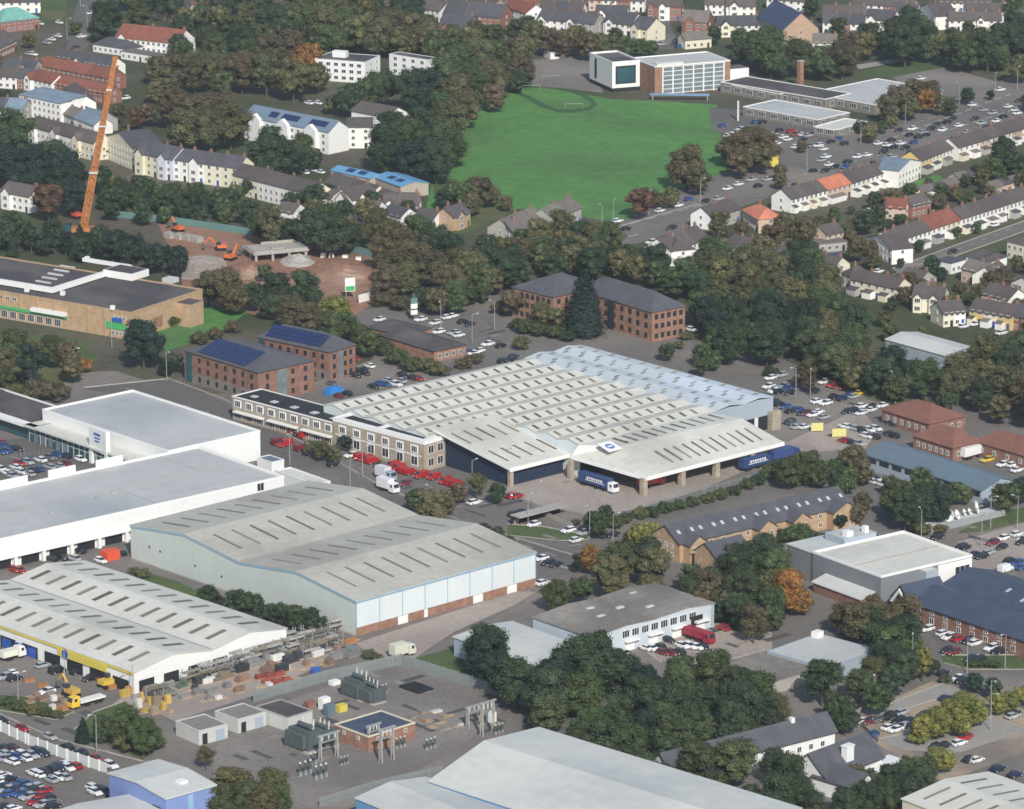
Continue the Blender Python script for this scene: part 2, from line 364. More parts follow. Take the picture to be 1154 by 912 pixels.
patch('uncut_grass', 'uncut', [t('a3', *q) for q in ((-10,415),(60,445),(120,480),(190,502),(260,505),(340,492),(372,470),(350,440),(300,415),(230,395),(190,392),(190,402),(225,405),(290,428),(330,450),(345,466),(325,480),(260,490),(195,487),(135,466),(70,430),(-10,395))], 3)
patch('school_yard', 'gravel', [(597,68),(665,62),(680,105),(640,100),(600,97)], 2)
patch('playground', 'gravel', t and [t('a4', 560,345), t('a4', 760,290), t('a4', 1080,380), t('a4', 900,430), t('a4', 700,440)], 2)
patch('school_car_park', 'asphalt_d', [t('a3', 870,480), t('a3', 1150,500), t('a4', 230,590), t('a4', 330,640), t('a4', 250,720), t('a4', 60,700), t('a3', 1000,640), t('a3', 880,570)], 2)
patch('main_road', 'asphalt', [(672,268),(760,215),(830,190),(880,172),(960,150),(1040,125),(1170,75),(1190,140),(960,190),(890,215),(840,232),(760,262),(700,280)], 3)
patch('estate_road', 'asphalt_d', [t('a1', 290,230), t('a1', 350,0), t('a1', 430,0), t('a1', 420,100), t('a1', 400,200), t('a1', 330,260)], 2)
patch('side_road', 'asphalt_d', [t('a3', 600,80), t('a3', 680,70), t('a3', 740,220), t('a3', 640,225)], 2)
patch('terrace_road', 'asphalt', [t('b4', 560,290), t('b4', 860,180), t('b4', 1170,70), t('b4', 1170,115), t('b4', 860,225), t('b4', 700,300), t('b4', 620,330)], 2)
patch('back_lane', 'lane', [t('a4', 400,290), t('a4', 620,255), t('a4', 640,270), t('a4', 410,310)], 2)
patch('building_site', 'earth', [(178,252),(300,258),(395,276),(432,298),(432,335),(400,356),(330,364),(265,350),(212,345),(200,300)], 2)
patch('supermarket_lawn', 'field', [t('b1', 690,560), t('b1', 780,470), t('b1', 860,440), t('b1', 1110,480), t('b1', 1000,560), t('b1', 830,630), t('b1', 740,660)], 3)
patch('supermarket_verge', 'verge', [(-40,375),(60,378),(100,385),(110,405),(60,440),(-40,455)], 3)
patch('depot_yard', 'yard', [t('c3', -10,270), t('c3', 240,200), t('c3', 1200,180), t('c4', 420,20), t('c4', 500,120), t('c4', 440,200), t('c4', 60,230), t('c3', 850,380), t('c3', 560,470), t('c3', 330,500), t('c3', 100,450), t('c3', -40,400)], 3)
patch('retail_car_park', 'asphalt_d', [(-40,500),(50,492),(190,505),(250,525),(-40,600)], 3)
patch('estate_drive', 'asphalt_d', [(95,438),(190,428),(250,452),(420,545),(520,590),(650,628),(640,640),(480,600),(360,560),(240,480),(180,452)], 3)
patch('workshop_yard', 'yard', [t('d3', 560,190), t('d3', 900,60), t('d3', 1150,90), t('d3', 1150,250), t('d3', 900,270), t('d3', 650,260)], 3)
patch('substation_gravel', 'gravel', [t('d2', 0,470), t('d2', 640,260), t('d2', 1160,420), t('d2', 900,640), t('d2', 400,905), t('d2', -200,905), t('d1', 950,650)], 3)
patch('sandy_car_park', 'tanpark', [t('d4', 400,490), t('d4', 740,340), t('d4', 1000,420), t('d4', 1200,480), t('d4', 1200,640), t('d4', 930,740), t('d4', 800,800), t('d4', 490,620)], 3)
patch('car_park_lane', 'lane', [t('d4', 440,480), t('d4', 790,350), t('d4', 880,390), t('d4', 700,440), t('d4', 480,510)], 4)
patch('car_park_lane', 'lane', [t('d4', 500,600), t('d4', 640,570), t('d4', 1010,500), t('d4', 1170,560), t('d4', 860,660), t('d4', 620,650)], 4)
patch('right_road', 'asphalt', [t('d4', 700,180), t('d4', 760,240), t('d4', 1200,300), t('d4', 1200,420), t('d4', 1000,390), t('d4', 760,290)], 3)
patch('office_car_park', 'asphalt_d', [t('d4', 660,60), t('d4', 740,70), t('d4', 1180,200), t('d4', 1180,260), t('d4', 800,200)], 3)
patch('verge', 'verge', [t('d4', 780,225), t('d4', 1180,225), t('d4', 1180,290), t('d4', 900,290), t('d4', 790,260)], 4)
patch('verge', 'verge', [t('c4', 850,580), t('c4', 990,490), t('c4', 1180,460), t('c4', 1180,520), t('c4', 960,570)], 4)
patch('right_car_park', 'yard', [t('c4', 850,620), t('c4', 1180,520), t('c4', 1180,730), t('c4', 920,780), t('c4', 900,660)], 3)
patch('verge', 'verge', [t('b4', 250,760), t('b4', 400,765), t('b4', 560,830), t('b4', 700,900), t('b4', 600,910), t('b4', 450,870), t('b4', 380,800)], 4)
patch('verge', 'verge', [t('d3', 930,60), t('d3', 1010,40), t('d3', 1150,90), t('d3', 1060,130), t('d3', 960,110)], 4)
patch('verge', 'verge', [t('c3', -30,540), t('c3', 120,550), t('c3', 330,590), t('c3', 330,610), t('c3', 200,615), t('c3', -30,590)], 4)
patch('verge', 'verge', [t('d2', 690,240), t('d2', 880,190), t('d2', 960,280), t('d2', 1160,390), t('d2', 1150,400), t('d2', 800,270)], 4)
patch('verge', 'verge', [t('d1', 330,560), t('d1', 420,480), t('d1', 560,430), t('d1', 740,600), t('d1', 640,690)], 4)
patch('verge', 'verge', [t('d1', -20,400), t('d1', 130,410), t('d1', 330,480), t('d1', 250,515), t('d1', -20,470)], 4)
patch('warehouse_verge', 'verge', [(145,640),(200,655),(270,690),(370,715),(400,722),(340,716),(250,690),(150,650)], 4)
patch('garden_lawn', 'field', [t('a4', 640,820), t('a4', 760,780), t('a4', 830,820), t('a4', 700,850)], 2)
patch('garden_lawn', 'verge', [t('a2', 780,800), t('a2', 880,800), t('b2', 1150,10), t('b2', 1100,60), t('b2', 880,150), t('b2', 800,0)], 1)
patch('back_meadow', 'verge', [t('a4', 380,330), t('a4', 700,260), t('a4', 1180,270), t('a4', 1180,350), t('a4', 800,300), t('a4', 560,345), t('a4', 400,350)], 1)
patch('back_meadow', 'verge', [t('a1', 180,0), t('a1', 300,0), t('a1', 290,90), t('a1', 190,95)], 1)
patch('site_yard', 'yard', [t('d1', 400,520), t('d1', 560,400), t('d1', 780,330), t('d2', 330,110), t('d2', 440,200), t('d2', 0,400), t('d1', 780,520), t('d1', 700,480)], 3)
patch('warehouse_yard', 'yard', [t('d2', 440,170), t('d2', 1150,-60), t('d3', 100,-60), t('d3', 0,0), t('d2', 880,120), t('d2', 700,240), t('d2', 590,240), t('d2', 470,200)], 4)
# ================= DEPOT =================
p1, p3, p2 = (377,453), (655,384), (868,447)
p0 = comp(p2, p3, p1=p1, z=9.5)
o, rz, L, W = frame(p0, p1, p2, 9.5, False); o = Vector((o.x-4*math.sin(rz), o.y+4*math.cos(rz), 0)); W -= 4; DO, DR = o, rz
dep = th('mail_depot', o, rz, 'depot', 'huge cream ridged roof depot with rooflights and canopies, in the middle of the photo')
foot(o, rz, L, W)
xs = L*.77; lx = 26.0; ly = W*.4; nb = 9
def sub(u, v, z=0):   # local point -> world
    return Vector((DO.x+u*math.cos(DR)-v*math.sin(DR), DO.y+u*math.sin(DR)+v*math.cos(DR), z))
def loc(p, z):        # pixel at height z -> depot local
    w = gp(p, z); dx, dy = w.x-o.x, w.y-o.y
    return (dx*math.cos(rz)+dy*math.sin(rz), -dx*math.sin(rz)+dy*math.cos(rz), z)
P = zig(W, 9.2, nb, 1.0)
k4 = [q for q in P if q[0] >= ly-1e-3]; ks = [q for q in P if q[0] <= ly+W/nb]
y4 = 4*W/nb
Pb = [q for q in P if q[0] >= y4-1e-3]; Pf = [q for q in P if q[0] <= y4+1e-3]
b = MB(); b.pr([(y4, 0), (W, 0)]+Pb[::-1], 0, xs, 'x'); b.pr([(0.1, 0), (y4, 0)]+Pf[::-1][:-1]+[(0.1, 9.2)], lx+.05, xs, 'x')
b.box(xs, L, 0, W, 0, 9.3); b.build('wall', M['white_blue'], dep)
b = MB(); b.pr(top(Pb, .2, .2), -.2, xs, 'x'); b.pr(top(Pf, .2, 0), lx-.2, xs-.001, 'x'); b.build('roof', M['cream_roof'], dep)
Px = [(xs, 9.45), (xs+(L-xs)*.25, 10.3), (xs+(L-xs)*.5, 9.45), (xs+(L-xs)*.75, 10.3), (L, 9.45)]
b = MB(); b.pr(top(Px, .2, .1), -.2, W+.3, 'y'); b.build('pale_roof', M['pale_roof'], dep)
zf = profz(P); pts = []
for i in range(nb):
    yy = W*(i+.27)/nb
    x = (lx+2 if i < 4 else 3)
    while x < xs-2: pts.append((x, yy)); x += 4.55
pts.sort(key=lambda q: q[1])
skylights(dep, zf, pts, 1.0, 2.8, M['light2'], 'x')
pts2 = [(xs+(L-xs)*f, W*(j+.5+.2*(i % 2))/12) for i, f in enumerate((.09, .17, .33, .42, .58, .67, .83, .92)) for j in range(12)]
skylights(dep, profz(Px), pts2, 1.9, 1.0, M['light'], 'y', 'rooflight')
# vents along valleys
b = MB()
for i in range(1, nb):
    yy = W*i/nb; b.box(lx+.5 if i < 4 else .5, xs-.5, yy-.35, yy+.35, 9.42, 9.62)
b.build('valley_gutter', M['conc'], dep)
# front wall cladding band at the right, open bays below
b = MB(); b.box(77.5, L+.1, -.16, -.01, 4.6, 9.45); b.build('fascia', M['greyblue_wall'], dep)
for j in range(4): x = 79+j*6.2; blk(dep, x, x+4.6, -.1, -.01, .05, 4.4, M['dark'], 'loading_bay')
b = MB(); b.box(L-2.2, L+1.4, -2.2, -.2, 0, 5.6); b.build('pillar', M['stone'], dep)
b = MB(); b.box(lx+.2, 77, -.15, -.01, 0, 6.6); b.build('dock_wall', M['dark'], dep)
# left canopy, mono-pitch
E0, E1, Z0, Z1 = 4.5, y4+1.0, 5.5, 10.3; xl = 3.4
def slope(y): return Z0+(y-E0)*(Z1-Z0)/(E1-E0)
AN = math.atan2(Z1-Z0, E1-E0)
b = MB(); b.pr([(E0, Z0), (E1, Z1), (E1, Z1+.3), (E0, Z0+.3)], xl, lx+1.5, 'x'); b.build('left_canopy', M['cream_roof'], dep)
b = MB(); b.pr([(E0-.14, 4.7), (E0-.14, 5.85), (E0-.01, 5.85), (E0-.01, 4.7)], xl-.15, lx+1.5, 'x'); b.pr([(E0, 5.1), (E1, Z1-.4), (E1, Z1+.34), (E0, 5.84)], xl-.14, xl-.01, 'x'); b.build('canopy_fascia', M['white_trim'], dep)
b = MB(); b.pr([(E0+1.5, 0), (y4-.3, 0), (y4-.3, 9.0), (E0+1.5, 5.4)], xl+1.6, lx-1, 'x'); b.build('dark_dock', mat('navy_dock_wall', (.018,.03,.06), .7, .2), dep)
lmb = MB(); lmb.box(-.35, .35, -4.2, 4.2, 0, .1); lm = lmb.mesh('canopy_skylight', M['light2'])
for r_, (ya, n_) in enumerate(((E0+8.5, 5), (E0+23.5, 5))):
    for i in range(n_):
        ob = put(lm, 'canopy_skylight', dep, (xl+2.4+i*4.6+(0 if r_ else .8), ya, slope(ya)+.33)); ob.rotation_euler.x = AN
# right canopy
A, A2, B_, C, D = (22.8, 0, 6.9), (25.5, 0, 9.4), (26.4, -27, 5.5), (81.0, -27, 5.5), (77.2, 0, 9.6)
hy = -11.5; R1 = (79.2, hy, 9.8); R0 = (33.5, hy+3, 9.4)
def slab(faces, th_=.3):
    b = MB()
    for f_ in faces:
        b.poly(f_); b.poly([(p[0], p[1], p[2]-th_) for p in f_][::-1])
    return b
s_ = slab([[B_, C, R1], [B_, R1, R0], [A, B_, R0], [A, R0, A2], [A2, R0, R1], [A2, R1, D]])
for p, q in ((A, B_), (B_, C), (C, R1), (R1, D)): s_.poly([p, (p[0], p[1], p[2]-.9), (q[0], q[1], q[2]-.9), q])
s_.build('right_canopy', M['cream_roof'], dep)
b = MB(); b.box(B_[0], C[0]+.1, B_[1]-.15, B_[1]-.02, 4.5, 5.65)
b.poly([(A[0]-.2, A[1], 5.8), (B_[0]-.2, B_[1], 4.5), (B_[0]-.2, B_[1], 5.6), (A[0]-.2, A[1], 7.0)][::-1]); b.poly([(A[0]-.1, A[1], 5.8), (B_[0]-.1, B_[1], 4.5), (B_[0]-.1, B_[1], 5.6), (A[0]-.1, A[1], 7.0)]); b.build('valance', M['white_trim'], dep)
def rsl(x, y):
    return (5.5+(y-B_[1])*4.1/(hy-B_[1])) if y < hy else 9.7
for i in range(11):
    for (yy, ang) in ((B_[1]*.74, math.atan2(4.1, hy-B_[1])), (hy*.45, 0)):
        x = 40+i*3.55 if yy < hy else 37+i*3.8
        ob = put(lm, 'canopy_skylight', dep, (x, yy, rsl(x, yy)+(.08 if yy < hy else .02))); ob.rotation_euler.x = ang; ob.scale = (1, .9 if yy < hy else .75, 1)
for px_, py_ in ((729.4,559.7), (772,548.4), (811,538.4), (850,528)):
    q = loc((px_, py_), 0); blk(dep, q[0]-.8, q[0]+.8, max(q[1]-.8, B_[1]+.3), max(q[1]+.8, B_[1]+1.9), 0, 5.1, M['stone'], 'pillar')
blk(dep, A[0]-1, A[0]+.4, -.6, .7, 0, 5.6, M['stone'], 'pillar'); blk(dep, xl+.3, xl+1.5, E0+.2, E0+1.4, 0, 5.2, M['stone'], 'pillar')
# round badge lying on the canopy
q = loc(t('c3', 425, 243), 6.5); b = MB(); b.box(-2.6, 2.6, -2.6, 2.6, 0, .08, 0); b.cyl((0,0,.09), (0,0,.13), 1.45, n=20, m=1); b.box(-.9, .9, -.3, .3, .14, .17, 0)
ob = b.build('roof_logo', [M['white_trim'], mat('faded_badge_blue', (.10,.20,.42), .6, .1)], dep, (q[0], q[1], rsl(q[0], q[1])+.15)); ob.rotation_euler.x = math.atan2(4.1, hy-B_[1])
foot(o, rz, C[0]-B_[0], -B_[1], B_[0], B_[1])
# ---------------- depot office ----------------
q0, q1, q2 = (478,497.5), (392.5,466.5), (507,486.7)
s = shed('office_building', 'two storey buff brick office with black flat roof fronting the big cream roofed depot', 'office', q0, q1, q2, 9.0, M['stone'], M['black_roof'], kind='flat', par=.3, parm=M['white_trim'], fit=False)
r, L2, W2 = s['r'], s['L'], s['W']
ww = (gp((392,470), 8)-gp((277,440), 8)).length
blk(r, .4, L2-.4, W2+.01, W2+ww, 0, 7.0, M['stone'], 'wing')
blk(r, .6, L2-.6, W2+.02, W2+ww-.4, 7.01, 7.07, M['black_roof'], 'wing_roof')
b = MB(); b.box(.25, .7, W2+.02, W2+ww+.1, 7.0, 7.3); b.box(L2-.6, L2-.3, W2+.02, W2+ww, 7.0, 7.3); b.box(.7, L2-.6, W2+ww-.3, W2+ww+.1, 7, 7.3); b.build('wing_parapet', M['white_trim'], r)
b = MB(); zt = 8.77; b.box(.31, 2.0, .31, W2-.31, zt, zt+.12); b.box(L2-2.0, L2-.31, .31, W2-.31, zt, zt+.12); b.box(2.01, L2-2.01, .31, 2.4, zt, zt+.12); b.box(2.01, L2-2.01, W2-2, W2-.31, zt, zt+.12); b.box(2.01, L2-2.01, W2*.5, W2*.5+2.2, zt, zt+.12); b.box(-.09, -.02, 0, W2, 7.9, 8.69); b.box(0, L2, -.09, -.02, 7.9, 8.69); b.build('roof_border', M['white_trim'], r)
for i in range(6):
    a_ = 1+(W2-2)*(i+.5)/6; panel(r, 'y', a_-1.6, a_+1.6, 4.7, 7.3, M['white_trim'], 'window_surround', .03)
    panel(r, 'y', a_-1.5, a_+1.5, 1.0, 4.05, M['white_trim'], 'window_surround', .03)
for i in range(9):
    a_ = W2+ww*(i+.5)/9; ob = panel(r, 'y', a_-1.6, a_+1.6, 4.1, 6.5, M['white_trim'], 'window_surround', .03); ob.location.x = .4
for i in range(5): blk(r, 3+.2*i, 5.5, W2+ww*(i+.3)/5, W2+ww*(i+.3)/5+2, 7.1, 7.35, M['lt_roof'], 'skylight')
foot(s['o'], s['rz'], L2, ww, 0, W2)
wins(r, 'y', 1, W2-1, 6, (5.0,), 2.3, 1.9, mull=2)
wins(r, 'y', 1, W2-1, 6, (1.3,), 2.6, 2.6, mull=1)
panel(r, 'y', 1.0, W2-1, 4.1, 4.4, M['white_trim'], 'string_course', .1)
for i in range(9):
    win(r, 'y', W2+ww*(i+.5)/9, 4.3, 2.4, 1.9, mull=2).location.x = .33
b = MB()
for i in range(3): b.box(-.9, .39, W2+ww*(i+.05)/3, W2+ww*(i+.9)/3, 2.7, 3.15)
b.build('white_canopy', M['white_trim'], r)
for i in range(9): win(r, 'y', W2+ww*(i+.5)/9, .7, 2.8, 1.7, mull=2).location.x = .36
wins(r, 'x', .8, L2-.5, 3, (1.2, 5.0), 2.2, 2.3, mull=1)
# ================= BIG TWO-BAY SHED =================
s = shed('warehouse', 'huge pale green shed with weathered twin ridged roof and blue trimmed right wall', 'warehouse', (401,678), (144,596), (605,630), 9.3, M['pale_green'], M['cream_roof2'], 2, 'x', 2.6)
r, L, W = s['r'], s['L'], s['W']; pts = []
for f_, n_ in ((.125, 9), (.375, 9), (.625, 9), (.875, 9)):
    for i in range(n_): pts.append((3+(L-6)*(i+.5)/n_, W*f_+(1.0 if f_ in (.125, .625) else -.5)))
skylights(r, s['pz'], pts, .75, 11.5, M['light2'], 'x')
b = MB(); b.box(-.02, L+.1, -.16, -.01, 2.3, 9.2); b.build('side_cladding', M['white_blue'], r)
b = MB()
for i in range(9):
    x = L*i/8.0; b.box(x-.12, x+.12, -.24, -.17, 2.3, 9.2)
b.build('downpipe', M['blue_line'], r)
b = MB(); b.pr([(q[0], q[1]-.45) for q in s['P']]+[(q[0], q[1]-.02) for q in s['P']][::-1], -.22, -.03, 'x'); b.box(-.2, L+.3, -.5, -.25, 9.0, 9.28); b.build('verge_trim', M['blue_line'], r)
b = MB(); b.box(0, L+.05, -.12, -.01, 0, 2.28); b.build('brick_plinth', M['brick2'], r)
for x in (14, 23, 40, 52):
    panel(r, 'x', x, x+(3.4 if x != 23 else 1.2), .05, 2.2, M['white_trim'], 'loading_door', .2)
b = MB(); b.box(-.03, -.01, 0, W, 0, .4); b.build('plinth', M['conc'], r)
b = MB(); zz = s['P'][2][1]; b.box(0, L, W/2-.5, W/2+.5, zz+.2, zz+.3); b.build('valley_gutter', M['conc'], r)
for y_ in (.09, .14, .3, .42): panel(r, 'y', W*(1-y_), W*(1-y_)+.5, 5.2-4*y_, 5.7-4*y_, M['dark'], 'vent', .1)
# ================= LONG WHITE RETAIL =================
q0, q2, q3 = (-130,636), (320,536), (222,505.5)
s = shed('retail_unit', 'long white retail shed with flat grey roof running out of the left edge', 'retail unit', q0, comp(q2, q3, p0=q0, z=8.5), q2, 8.5, M['white'], M['grey_roof'], kind='flat', par=.7, parm=M['white_trim'])
r, L, W = s['r'], s['L'], s['W']
parts(r, 'loading_door', M['dark'], [(L-10-9*k-5.6, L-10-9*k, -.2, -.02, 0.05, 2.7) for k in range(14)])
b = MB()
for k in range(15): b.box(L-8.6-9*k-.9, L-8.6-9*k, -1.3, -.03, 0, 2.9)
b.box(0, L-8, -1.4, -.22, 2.91, 3.3); b.build('colonnade', M['white_trim'], r)
for x, z_ in ((L-8.2, 6.0),): win(r, 'x', x, 5.6, 2.4, 2.3, mull=1)
b = MB(); b.box(2, L-2, W*.5-.1, W*.5+.1, 7.87, 7.95); b.box(L-42, L-41.8, 1, W*.5, 7.87, 7.93); b.box(L-14, L-13.8, W*.5, W-1, 7.87, 7.93); b.build('roof_seam', M['conc'], r)
for x, y in ((L-52, W*.4), (L-46, W*.43), (L-70, W*.3)): blk(r, x, x+1.2, y, y+.8, 7.88, 8.3, M['conc'], 'roof_vent')
parts(r, 'roof_sign_panel', M['white_trim'], [(L-26-16*k-9, L-26-16*k, W+.1, W+.5, 7.5, 10.4) for k in range(7)])
# ================= WHITE RETAIL WITH TOWER SIGN =================
s = shed('furniture_store', 'white flat roofed store with tower sign and glazed front above the left car park', 'retail unit', (190,508), (47,461), (294,485), 8.8, M['white'], M['grey_roof'], kind='flat', par=.6, parm=M['white_trim'])
r, L, W = s['r'], s['L'], s['W']
blk(r, -6.5, -.02, 2, W+.5, 4.6, 5.2, M['cream_roof'], 'canopy_roof'); blk(r, -5.2, -.02, 3, W-.4, 0, 4.58, M['teal_glass'], 'shop_glazing')
b = MB()
for k in range(22):
    y = 3+(W-3.5)*k/21; b.box(-5.32, -5.21, y-.12, y+.12, 0, 4.55)
b.box(-5.35, -5.33, 3, W-.4, 2.6, 2.8)
b.build('mullion', M['lt_roof'], r)
b = MB()
for k in range(5):
    y = W-4-3.6*k; b.box(-5.42, -5.36, y-1, y+1, .3, 3.2)
b.build('shop_window', M['glass2'], r)
q = gp(t('c1', 395, 245), 0); sg = th('tower_sign', gp((105,521), 0), s['rz']+math.radians(-4), 'sign', 'tall white board sign on two legs in front of the glazed store, blue lettering')
b = MB(); b.box(-1.2, .2, -9.0, 0, 4.2, 11.0); b.build('board', M['white_trim'], sg)
b = MB(); b.box(-1.3, .1, -1.3, .1, 0, 4.18); b.build('leg', M['white'], sg); b = MB(); b.box(-1.3, .1, -9.1, -8.0, 0, 4.18); b.build('leg', M['white'], sg)
b = MB(); b.box(-1.5, -1.22, -9.5, -8.4, 4.2, 11.2); b.build('fin', M['white_trim'], sg)
b = MB()
for k, (a_, c_) in enumerate(((2.6, 5.8), (2.9, 5.6), (3.0, 5.3))):
    y = a_
    while y < c_: b.box(-1.27, -1.21, -y-.38, -y, 9.0-k*.95, 9.0-k*.95+(.75 if k == 0 else .45)); y += .52
b.build('sign_text', M['logo_blue'], sg)
# wing at the far left
s = shed('glass_fronted_wing', 'low dark roofed wing with teal glazing at the left edge by the store', 'shop wing', (45,480), (-75,441), (98,467), 5.2, M['white'], M['felt'], kind='flat', par=.5, parm=M['white_trim'])
panel(s['r'], 'y', .5, s['W'], .1, 4.0, M['teal_glass'], 'glazing', .2); blk(s['r'], -2.2, -.1, 0, s['W'], 4.2, 5.2, M['white_trim'], 'canopy')
# ================= MERCHANT =================
q0, q2, q3 = (151,758), (324,711), (96,635)
q1 = comp(q2, q3, p0=q0, z=5.5)
s = shed('trade_merchant', 'cream roofed builders merchant with short rooflights and yellow fascia at lower left', 'merchant', q0, q1, q2, 5.6, M['white'], M['cream_roof'], 2, 'y', 1.9)
r, L, W = s['r'], s['L'], s['W']; pts = []
for f_ in (.13, .37, .63, .87):
    n_ = 12
    for i in range(n_): pts.append((L*f_, 3.2+(W-4)*(i+(.4 if f_ in (.13, .63) else .62))/n_))
skylights(r, s['pz'], pts, 6.2, 1.5, M['light2'], 'y')
b = MB(); b.box(-.35, -.02, 0, W, 4.9, 5.5); b.build('yellow_trim', M['yellow'], r)
b = MB(); b.box(-.5, -.36, 10, 29, 3.3, 5.2); b.build('sign_board', M['yellow'], r)
b = MB(); b.cyl((-.62, 26, 4.3), (-.52, 26, 4.3), 1.15, n=18); b.build('logo', M['logo_blue'], r)
parts(r, 'shop_opening', M['dark'], [(-.15, -.01, 2+W*i/9, 2+W*(i+.68)/9, .02, 3.0) for i in range(9)])
parts(r, 'side_opening', M['dark'], [(1.5+L*i/6.3, 1.5+L*(i+.6)/6.3, -.15, -.01, .1, 3.1) for i in range(6)])
b = MB(); b.box(0, L, W/2*0, .001, 0, 0.001) if False else None
b = MB(); b.box(L/2-.35, L/2+.35, 0, W, 5.8, 5.9); b.build('valley_gutter', M['conc'], r)
for i, c_ in enumerate(((.08,.12,.42), (.08,.12,.42), (.08,.12,.42))):
    panel(r, 'y', 38+i*5, 41.5+i*5, .1, 2.6, M['logo_blue'], 'poster', .22)
# ================= LOWER LEFT BLUE BOX =================
s = shed('blue_unit', 'tall lavender blue box building with pale roof at the bottom left', 'industrial unit', (187,901), (126,869), (239.5,879), 9, M['blue_wall'], M['lt_roof'], 1, 'x', .9, t_=.35)
r = s['r']; panel(r, 'x', 6, 7.4, 0, 8.6, M['blue_line'], 'corner_strip'); blk(r, 7, 9, 4, 6, 9.6, 10.3, M['white_trim'], 'roof_vent')
panel(r, 'y', 8, 11, .1, 2.6, M['dark'], 'door'); panel(r, 'y', 2, 5, 5, 6.5, M['glass'], 'window')
q3, q1, q2 = (144,893), (30,925), (225,934)
wv = gp(q1, 6)+gp(q2, 6)-gp(q3, 6); s = shed('blue_unit', 'low pale roofed unit cut by the bottom edge below the blue box building', 'industrial unit', pj((wv.x, wv.y, 6)), q1, q2, 6, M['blue_wall'], M['lt_roof'], 1, 'y', .9)
# ================= BOTTOM CENTRE SHED =================
q1, q3 = (480,890), (610,857); a_, c_ = gp(q1, 6.5), gp(q3, 6.5); dv = (c_-a_); pe = (gp((867,912), 9.9)-gp((610,841), 9.9)).normalized()*75
w0 = a_+pe; w2 = c_+pe
s = shed('distribution_shed', 'very large pale grey roofed shed cut by the bottom edge, middle', 'warehouse', pj((w0.x, w0.y, 6.5)), q1, pj((w2.x, w2.y, 6.5)), 6.5, M['sky_wall'], M['lt_roof'], 1, 'y', z=6.5, prof=lambda S: [(0, 6.5), (S*.5, 11.3), (S, 9.9)])
b = MB(); LL = s['L']
for k in range(1, 8): pass
q1, q3 = (401,900), (452,885); a_, c_ = gp(q1, 5.5), gp(q3, 5.5); dv = (c_-a_); pe = Vector((dv.y, -dv.x, 0)).normalized()*60
w0 = a_+pe; w2 = c_+pe*1.0+dv*.55; 
s = shed('annexe_shed', 'low pale roofed annexe with bright blue wall beside the bottom shed', 'industrial unit', pj((w0.x, w0.y, 5.5)), q1, pj((w2.x, w2.y, 5.5)), 5.5, M['sky_wall'], M['lt_roof'], 1, 'y', 1.3)
# ================= BROWN ROOF UNIT + LIGHT ANNEX =================
s = shed('workshop_unit', 'brown weathered roof workshop unit with white window frames and cars outside', 'industrial unit', (666,718), (604,690), (805,677), 6.3, M['work_wall'], M['brown_roof'], 2, 'y', .9, prof=lambda S: [(0, 6.0), (S*.28, 6.9), (S*.5, 6.5), (S*.78, 7.1), (S, 6.3)])
r, L, W = s['r'], s['L'], s['W']
for i in range(8): win(r, 'x', 10+L*.62*(i+.5)/8, 3.6, 2.4, 2.0, mull=2)
b = MB()
for i in range(4): b.box(11+i*8, 15.5+i*8, -1.2, -.1, 2.6, 3.1)
b.build('door_canopy', M['white_trim'], r)
for i in range(4): panel(r, 'x', 11.5+i*8, 14.5+i*8, .05, 2.4, M['white_trim'], 'door', .14)
panel(r, 'x', 3.5, 7, .05, 4.2, M['dark'], 'roller_door'); panel(r, 'x', L-8, L-4, .05, 4.4, M['dark'], 'roller_door'); panel(r, 'x', L-1, L-.4, 0, 6.2, M['greyblue_wall'], 'corner_post')
for u, v in ((.3, .7), (.45, .5), (.25, .4), (.7, .8), (.6, .3)): blk(r, L*u, L*u+2.2, W*v, W*v+1.0, 6.9, 7.3, M['lt_roof'], 'rooflight')
s = shed('low_annexe', 'light grey flat annexe joined to the left of the brown roofed workshop', 'industrial unit', (602,752), (514,713), (664,724), 5, M['greyblue_wall'], M['lt_roof'], 1, 'y', .8)
# ================= SLATE OFFICE ROW =================
s = shed('slate_office', 'long dark slate roofed tan brick office with projecting gables, right of centre', 'office', (766,612), (735,602), (958,568), 5.6, M['tan'], M['slate'], 1, 'x', 3.6, ov=.6)
r, L, W = s['r'], s['L'], s['W']
GB = [(.02, 6), (.42, 6), (.62, 6), (.86, 9)]
for f_, w_ in GB:
    b = MB(); b2 = MB(); x0 = L*f_; pr_ = [(x0, 0), (x0+w_, 0), (x0+w_, 5.2), (x0+w_/2, 7.3), (x0, 5.2)]; b.pr(pr_, -3, -.02, 'y')
    b2.pr([(x0-.4, 5.05), (x0+w_/2, 7.45), (x0+w_+.4, 5.05), (x0+w_+.4, 5.3), (x0+w_/2, 7.75), (x0-.4, 5.3)], -3.4, W*.42, 'y')
    b.build('gable_bay', M['tan'], r); b2.build('gable_roof', M['slate'], r)
for f_, w_ in GB:
    for z_ in (.8, 3.2):
        for k in (.28, .72): win(r, 'x', L*f_+w_*k, z_, 1.1, 1.3).location.y = -3.05
for i in range(14):
    x = L*(i+.5)/14
    if not any(L*f_-1 < x < L*f_+w_+1 for f_, w_ in GB): wins(r, 'x', x-1, x+1, 1, (.9, 3.4), 1.2, 1.3)
zf = s['pz']
skylights(r, zf, [(L*(i+.5)/16+(.8 if i % 2 else 0), W*.24) for i in range(16)], .9, 1.3, M['skyl'], 'x')
wins(r, 'y', 2, W-2, 3, (.9, 3.3), 1.1, 1.3)
s = shed('slate_wing', 'short dark slate roofed wing in front of the slate office, half behind trees', 'office', (808,629), (783,620), (846,620), 5.0, M['tan'], M['slate'], 1, 'x', 3, ov=.5)
